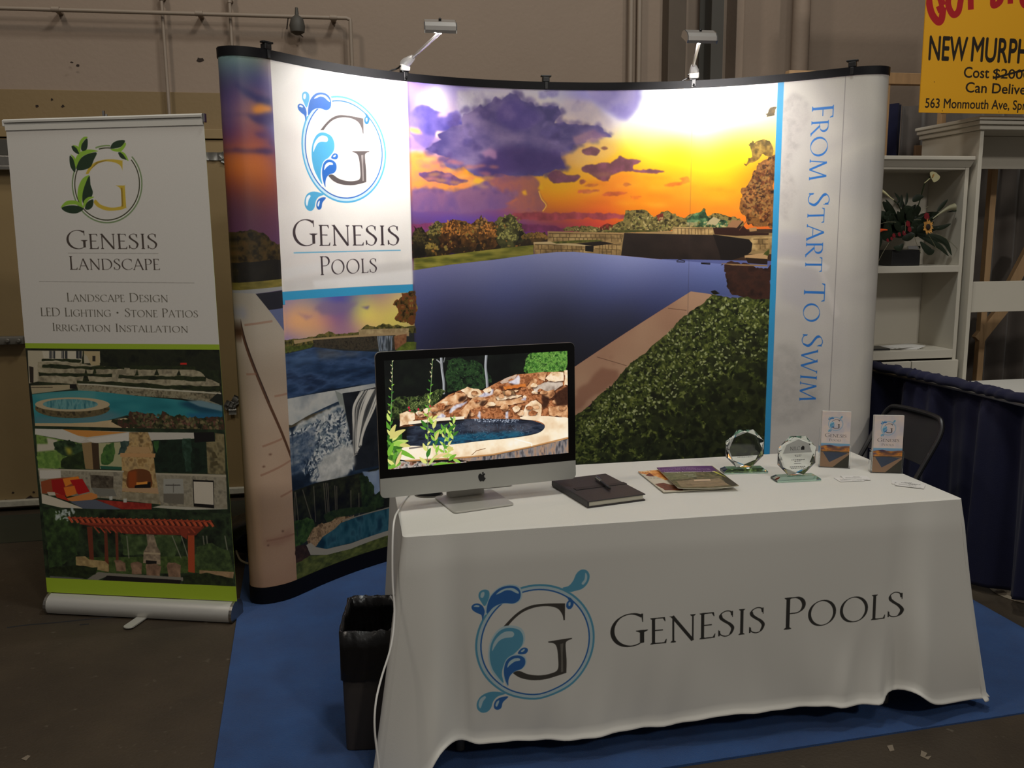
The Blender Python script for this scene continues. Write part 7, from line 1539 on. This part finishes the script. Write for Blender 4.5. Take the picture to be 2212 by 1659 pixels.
# --- flower arrangement
VP = B.vplane(b0+.13); vq = VP.hit(1946, 560); vq[2] = zs1+.0005
root = thing('flower_arrangement', 'dark vase with sunflower, calla lilies and drooping leaves on bookcase', 'flowers', vq, YAW)
FV = Fr(vq, YAW)
mb = MB(); FV.box(mb, -.095, .075, -.06, .06, .0, .085, .004); mb.build('vase', M['black'], root)
mb = MB(); FV.box(mb, -.005, .07, -.064, -.055, .088, .105, .001); mb.build('ribbon', M['chrome'], root)
def fl(x, y, dv=0.): return B.vplane(b0+.10+dv).hit(1880+x/5.925, 340+y/5.925)
def blade(pts, w, mat, name='leaf', droop=0):
    P = curve_pts(pts, 6); n = len(P); mb = MB(); g = []
    for i, p_ in enumerate(P):
        t_ = P[min(i+1, n-1)]-P[max(i-1, 0)]; t_ /= np.linalg.norm(t_)+1e-9; s_ = np.cross(t_, B.v); s_ /= np.linalg.norm(s_)+1e-9; ww = w*math.sin(math.pi*min(max(i/(n-1), .04), .97))**.8
        g.append([p_-s_*ww+B.v*ww*.3, p_, p_+s_*ww+B.v*ww*.3])
    mb.sheet(g, None, .0008); return mb.build(name, mat, root, True, recalc=False)
def tb(pts, r, mat, name='stem'): mb = MB(); mb.tube(curve_pts(pts, 5), r, 6); return mb.build(name, mat, root, True)
base_ = fl(500, 1180, .02)
rg = random.Random(11)
for k in range(34):
    a = rg.uniform(math.radians(5), math.radians(178)); L = rg.uniform(260, 430); cx_, cy_ = 430+rg.uniform(-90, 150), 900+rg.uniform(-60, 160); ex, ey = cx_+L*math.cos(a)*1.05, cy_-L*math.sin(a)*.95
    dv = rg.uniform(-.07, .07); blade([fl(cx_, cy_, dv*.2), fl((cx_+ex)/2, (cy_+ey)/2-15, dv*.6), fl(ex, ey, dv)], rg.uniform(.010, .024), M['leafm'])
for k in range(26):
    a = rg.uniform(-.2, 3.3); cx_, cy_ = 380+rg.uniform(-200, 250), 850+rg.uniform(-150, 250); L = rg.uniform(90, 190); blade([fl(cx_, cy_, -.04), fl(cx_+.5*L*math.cos(a), cy_-.5*L*math.sin(a), -.05), fl(cx_+L*math.cos(a), cy_-L*math.sin(a), -.06)], rg.uniform(.014, .03), M['leafm'])
for P, w in [([(600,980),(800,1020),(960,1080),(1040,1250)], .018), ([(600,1000),(780,1080),(900,1150),(1000,1260)], .014), ([(640,1080),(760,1200),(820,1190)], .02), ([(700,900),(900,900),(1030,850)], .012), ([(850,700),(920,620),(990,540)], .012), ([(1090,790),(1150,750),(1210,762)], .010), ([(980,700),(1100,680),(1195,655)], .005),
             ([(300,1150),(380,1160),(420,1100)], .016), ([(60,900),(120,1050),(60,1250)], .02), ([(90,700),(200,760),(330,850)], .025), ([(540,560),(600,520),(680,500)], .018), ([(330,600),(370,540),(310,450)], .008), ([(380,640),(400,560),(400,480)], .010), ([(450,620),(470,540),(470,450)], .008)]: blade([fl(x, y, -.05) for x, y in P], w, M['leafm'])
def calla(P, w, mat, label=None):
    pts = curve_pts([fl(x, y, -.07) for x, y in P], 5); n = len(pts); mb = MB(); R = [w*(.16+.84*(i/(n-1))**1.6) for i in range(n)]; mb.tube(pts, R, 12, cap=False); o_ = mb.build('calla_lily', mat, root, True); return o_
calla([(690,330),(770,260),(790,220),(815,215)], .013, M['petalw']); 
P = spline([(765,200),(790,180),(835,190),(870,220),(893,245),(880,280),(850,305),(815,318),(795,290),(775,250)], True, 3); mb = MB(); mb.prism([fl(x, y, -.085) for x, y in P], B.v*.004); mb.build('calla_petal', M['petalw'], root)
mb = MB(); mb.tube([fl(800, 255, -.09), fl(815, 215, -.092)], .003, 8); mb.build('spadix', M['petaly'], root, True)
tb([fl(500,1000), fl(620,600), fl(700,330,-.06), fl(780,240,-.07)], .003, M['bark']); tb([fl(430,900), fl(380,650), fl(300,550,-.06)], .003, M['bark']); tb([fl(560,900), fl(700,820), fl(800,780,-.06)], .0035, M['bark'])
calla([(300,545),(250,510),(180,450),(85,392)], .011, M['petalw']); calla([(800,785),(900,710),(1000,650),(1075,635)], .020, material('green_white_petals', (150, 146, 116), .5, var=.15))
calla([(215,930),(150,930),(90,945),(50,960)], .024, M['petalo'])
sf = fl(735, 890, -.10); sn = -B.v*.9+B.u*.25+AZ*.1; sn /= np.linalg.norm(sn); su = np.cross(AZ, sn); su /= np.linalg.norm(su); sv = np.cross(sn, su)
for k in range(20):
    a = 2*math.pi*k/20+.1*(k % 2); d_ = su*math.cos(a)+sv*math.sin(a); s_ = -su*math.sin(a)+sv*math.cos(a); L = .034+.005*(k % 3); mb = MB(); w = .0075
    mb.prism([sf+d_*.012-s_*w*.6, sf+d_*L*.6-s_*w, sf+d_*L+sn*.004, sf+d_*L*.6+s_*w, sf+d_*.012+s_*w*.6], sn*.0012); mb.build('petal', M['petaly'], root)
mb = MB(); mb.lathe([(.015, 0), (.016, .004), (.012, .008), (.004, .009)], sf, sn, 18); mb.build('seed_head', M['seed'], root, True)
for cx_, cy_, r_ in ((720,755,.022),(480,850,.018),(500,920,.016),(430,970,.014),(370,985,.012),(300,1000,.013),(270,1040,.010),(220,1060,.010)):
    q = fl(cx_, cy_, -.06); 
    for k in range(7):
        a = k*.9; d_ = su*math.cos(a)+sv*math.sin(a); s_ = -su*math.sin(a)+sv*math.cos(a); mb = MB(); mb.prism([q-s_*r_*.25, q+d_*r_*.7-s_*r_*.4, q+d_*r_, q+d_*r_*.7+s_*r_*.4, q+s_*r_*.25], sn*.001+sn*.0004*k); mb.build('red_petal', M['petalr'], root)
for P in [[(560,1000),(600,1120),(650,1230)], [(750,1000),(800,1080),(860,1190)], [(240,1090),(160,1220),(95,1350)], [(840,970),(1000,1060),(1160,1220)], [(60,880),(200,830),(330,830)], [(640,700),(700,650),(740,630)], [(450,830),(450,930),(435,965)], [(560,800),(600,798),(650,800)]]: tb([fl(x, y, -.08) for x, y in P], .0012, material('pale_twig', (120, 116, 90), .6), 'twig')
# --- white draped counter
mb = MB(); zt_ = B.vplane(-.02).uv(2150, 824)[1]; B.box(mb, .0, 1.6, -.42, .035, .0, zt_, .01); o = mb.build('white_counter', M['cloth']); tag(o, 'low white covered counter in front of the tall cabinet', 'counter')
# --- pine framing behind, posts and rails
WB = B.vplane(.62)
fr_ = thing('stud_frame', 'pine stud frame standing behind the bookcase and cabinet', 'wooden frame', B.p(-.3, .62), YAW)
def stud(xa, ya, xb, yb, w, pl=WB, th=.035, ext=0):
    p_, q_ = pl.hit(xa, ya), pl.hit(xb, yb); d_ = (q_-p_)/np.linalg.norm(q_-p_); s_ = np.cross(d_, B.v); mb = MB(); mb.box((p_+q_)/2, (np.linalg.norm(q_-p_), w, th), d_, s_, B.v, .002); mb.build('stud', M['wood'], fr_)
pxm = lambda n_px: n_px/CF*5.4
p_ = WB.uv(1908, 178); q_ = WB.uv(1905, 178)
def vpost(px, y, wpx): 
    c_ = WB.uv(px, y); w = pxm(wpx); mb = MB(); B.box(mb, c_[0]-w/2, c_[0]+w/2, .60, .64, 0, WB.uv(1950, 171)[1] if px < 2100 else 2.15, .002); mb.build('stud', M['wood'], fr_)
vpost(1909, 260, 13); vpost(2034, 254, 11); vpost(2136, 490, 14)
c_ = WB.uv(1950, 171)[1]; c2_ = WB.uv(1950, 184)[1]; mb = MB(); B.box(mb, WB.uv(1700, 178)[0], WB.uv(2330, 178)[0], .595, .645, c2_+.001, c_+.03, .002); mb.build('stud', M['wood'], fr_)
stud(2180, 625, 2235, 520, .07); stud(2110, 735, 2175, 655, .07); 
q = WB.vplane if False else None
mb = MB(); P = [WB.hit(x, y)-B.v*.02 for x, y in ((2118, 700), (2140, 708), (2118, 745))]; mb.prism(P, B.v*.015); mb.build('gusset', M['wood'], fr_)
# --- drapes hung behind the booth
def drape(F, a0_, a1_, b_, z0, z1, mat, label, name='drape', amp=.025, per=.10, n=None, grp='background drapes'):
    n = n or int((a1_-a0_)/per*9)+2; aa = np.linspace(a0_, a1_, n); zz = np.linspace(z0, z1, 6); mb = MB()
    mb.sheet([[F.p(a_+.006*math.sin(40*a_), b_+amp*math.sin(2*math.pi*a_/per)*(1-.35*(z-z0)/(z1-z0))+.4*amp*math.sin(5.3*a_/per+1), z) for a_ in aa] for z in zz], None, .002)
    o_ = mb.build(name, mat, None, True, recalc=False, sharp=False); return tag(o_, label, 'drape', grp)
WD = B.vplane(.85); e0, e1, e2, e3 = [WD.uv(x, 280)[0] for x in (1885, 1951, 2010, 2330)]; zt1 = WD.uv(1930, 224)[1]
drape(B, e0, e1, .85, .02, zt1, M['navy'], 'narrow navy drape seen behind the bookcase top')
drape(B, e1+.01, e3, .88, .02, zt1-.005, M['grey_drape'], 'dull grey drape behind the pine studs of the next booth', per=.14)
mb = MB(); B.box(mb, a0+.05, a0+.22, .66, .68, .0, 2.1, .002); tag(mb.build('brown_board', M['brownboard']), 'brown board panel standing inside the tall cabinet opening', 'board')
# --- yellow sign
SPL = B.vplane(-.03); sx0 = SPL.uv(1993, 130)[0]; sz0 = SPL.uv(1992, 243)[1]; sw, sh_ = .92, 1.12
SP = Plane(B.p(sx0, -.03, sz0), B.u, AZ)
c = Canvas('yellow_sign_print', sw, sh_, 900, (232, 168, 26), SP.uv); c.reg(1860, 0, 6.284)
red = (176, 24, 30); ink = (34, 24, 12)
def mk(P, w): c.line(P, w, red, True)
mk([(1110,75),(1060,-60),(970,-90),(925,0),(960,180),(1040,290),(1090,270),(1110,160),(1115,100)], .040*.9); mk([(1035,140),(1130,85)], .036*.9)
mk([(1190,-40),(1185,60),(1220,160),(1265,200),(1320,160),(1345,60),(1350,-40),(1270,-120),(1190,-40)], .036*.9); mk([(1490,-120),(1490,20),(1492,130)], .036*.9); mk([(1400,-120),(1590,-130)], .034*.9)
mk([(1780,-120),(1790,-20),(1795,70),(1860,50),(1900,-10),(1840,-50)], .034*.9); mk([(2030,-120),(2028,-20),(2028,50)], .034*.9); mk([(2260,-40),(2190,-10),(2210,60),(2260,80)], .034*.9)
draw_sans(c, 'NEW', (918,808), (1430,826), (920,482), ink, bold=.022); draw_sans(c, 'MURPHY', (1493,826), (2420,866), (1510,498), ink, bold=.022)
draw_sans(c, 'Cost', (1395,1050), (1735,1060), (1398,905), ink, bold=.014); draw_sans(c, '$2000', (1790,1060), (2290,1075), (1792,930), ink, bold=.012); c.line([(1790,1060),(1900,1035),(2100,980),(2330,930)], .010, ink)
draw_sans(c, 'Can Deliver', (1418,1250), (2310,1285), (1420,1112), ink, bold=.014); draw_sans(c, '563 Monmouth Ave, Spring', (870,1460), (2390,1495), (875,1330), ink, bold=.012)
for x, y in ((998,1112),(1105,1505),(1872,1520)): c.poly([(x-5,y-6),(x+5,y-6),(x+5,y+6),(x-5,y+6)], (90,60,10))
root = thing('yellow_sign', 'yellow sale sign with red and black lettering above the tall cabinet', 'sign', B.p(sx0+sw/2, -.03, sz0), YAW)
mb = MB(); B.box(mb, sx0, sx0+sw, -.028, -.022, sz0, sz0+sh_, .001); mb.build('board', material('yellow_board', (224, 162, 26), .5), root)
mb = MB(); mb.sheet([[B.p(sx0+sw*u, -.0292, sz0+sh_*v) for u in (0, 1)] for v in (0, 1)], [[(u, v) for u in (0, 1)] for v in (0, 1)]); mb.build('printed_face', print_material('sign_print', c, .45), root, recalc=False)
for a_ in (.15, .75): mb = MB(); B.box(mb, sx0+a_, sx0+a_+.035, -.021, .01, sz0-.04 if False else sz0, sz0+1.0, .001); mb.build('batten', M['wood'], root)
# --- low navy drape between the booths, on a rail
R3 = [at_z(1870, 785, .91)+(at_z(1870, 785, .91)-at_z(2040, 820, .91))*.04, at_z(1870, 786, .91), at_z(2040, 821, .91), at_z(2212, 861, .91)]; d_ = (R3[-1]-R3[-2])/np.linalg.norm(R3[-1]-R3[-2]); R3.append(R3[-1]+d_*.5); R3.append(R3[-1]+d_*.5)
rp = curve_pts(R3, 40); rl = np.concatenate([[0], np.cumsum(np.linalg.norm(np.diff(rp, axis=0), axis=1))]); 
def rpos(s): return np.array([np.interp(s, rl, rp[:, k]) for k in range(3)])
dr = thing('side_drape', 'low gathered navy drape on a rail along the right side of the booth', 'drape', (rpos(rl[-1]/2)[0], rpos(rl[-1]/2)[1], 0))
mb = MB(); mb.tube([rpos(s) + AZ*-.02 for s in np.linspace(0, rl[-1], 12)], .016, 10); mb.build('rail_pipe', M['alu'], dr, True)
ns = 460; ss = np.linspace(0, rl[-1], ns); rgn = np.random.default_rng(4); ph = rgn.random(8)*6
def foldf(s, v):
    a = .5+.5*min(1., (1-v)*1.4)
    return (.030*math.sin(17*s+ph[0]+.6*math.sin(5*s))+.022*math.sin(31*s+ph[1]+.8*math.sin(7*s+2))+.010*math.sin(58*s+ph[2]))*(1.1-.55*v)
zzv = [0, .02, .06, .15, .3, .45, .6, .75, .86, .92, .95, .975, .99, 1.0]
G = []
for v in zzv:
    row = []
    for s in ss:
        p_ = rpos(s); t_ = rpos(min(s+.01, rl[-1]))-rpos(max(s-.01, 0)); t_ /= np.linalg.norm(t_); n_ = np.array([t_[1], -t_[0], 0]); hem = .035+.012*math.sin(6*s)+.03*math.exp(-((s-1.25)/.08)**2)
        z = hem+(.925+.006*math.sin(90*s+math.sin(31*s)*2)+.004*math.sin(47*s)-hem)*v
        o_ = foldf(s, v) if v < .93 else foldf(s, v)*.25+.006*math.sin(95*s+2*math.sin(20*s))
        rad = .024 if v > .9 else .018
        row.append(p_*np.array([1, 1, 0])+n_*(o_-rad*(1 if v < .99 else .5))+AZ*z)
    G.append(row)
mb = MB(); mb.sheet(G, None, .003); mb.build('drape_cloth', M['navy'], dr, True, recalc=False, sharp=False)
top = [[rpos(s)*np.array([1, 1, 0])+np.array([0, 0, .925-.02])+ (lambda t_: np.array([t_[1], -t_[0], 0])*.0)(np.array([0, 1, 0]))+ (np.array([math.cos(a)*.026, 0, math.sin(a)*.024])*(1+.14*math.sin(70*s+3*math.sin(13*s)+a))) for s in ss[::2]] for a in np.linspace(-.6, math.pi+.6, 8)]
mb = MB(); mb.sheet(top, None, .002); mb.build('rod_pocket', M['navy'], dr, True, recalc=False, sharp=False)
# clear plastic and pale sheeting on the floor under the drape
for k, (P, lab, h_) in enumerate([([(2085,1238),(2110,1236),(2140,1246),(2142,1262),(2120,1262),(2090,1256)], 'crumpled clear plastic on the floor at the drape hem', .05), ([(2130,1262),(2160,1272),(2200,1278),(2230,1290),(2225,1305),(2190,1298),(2150,1282)], 'flattened pale sheeting under the drape hem at the right', .035)]):
    Q = [at_z(x, y, .0) for x, y in P]; cc_ = sum(Q)/len(Q); mb = MB(); g = []
    for r_ in np.linspace(1, 0, 7): g.append([cc_+(q_-cc_)*r_+AZ*(.002+h_*(1-r_**2)*(.6+.4*math.sin(5*i+9*r_))) for i, q_ in enumerate(spline(Q, True, 4))])
    for row in g: row.append(row[0])
    mb.sheet(g); bmesh.ops.remove_doubles(mb.bm, verts=mb.bm.verts, dist=1e-5); tag(mb.build('plastic_sheeting', M['plastic_bag'], None, True), lab, 'plastic')
print('objects', len(bpy.data.objects), 'tris', sum(len(o.data.polygons)*2 for o in bpy.data.objects if o.type == 'MESH'))
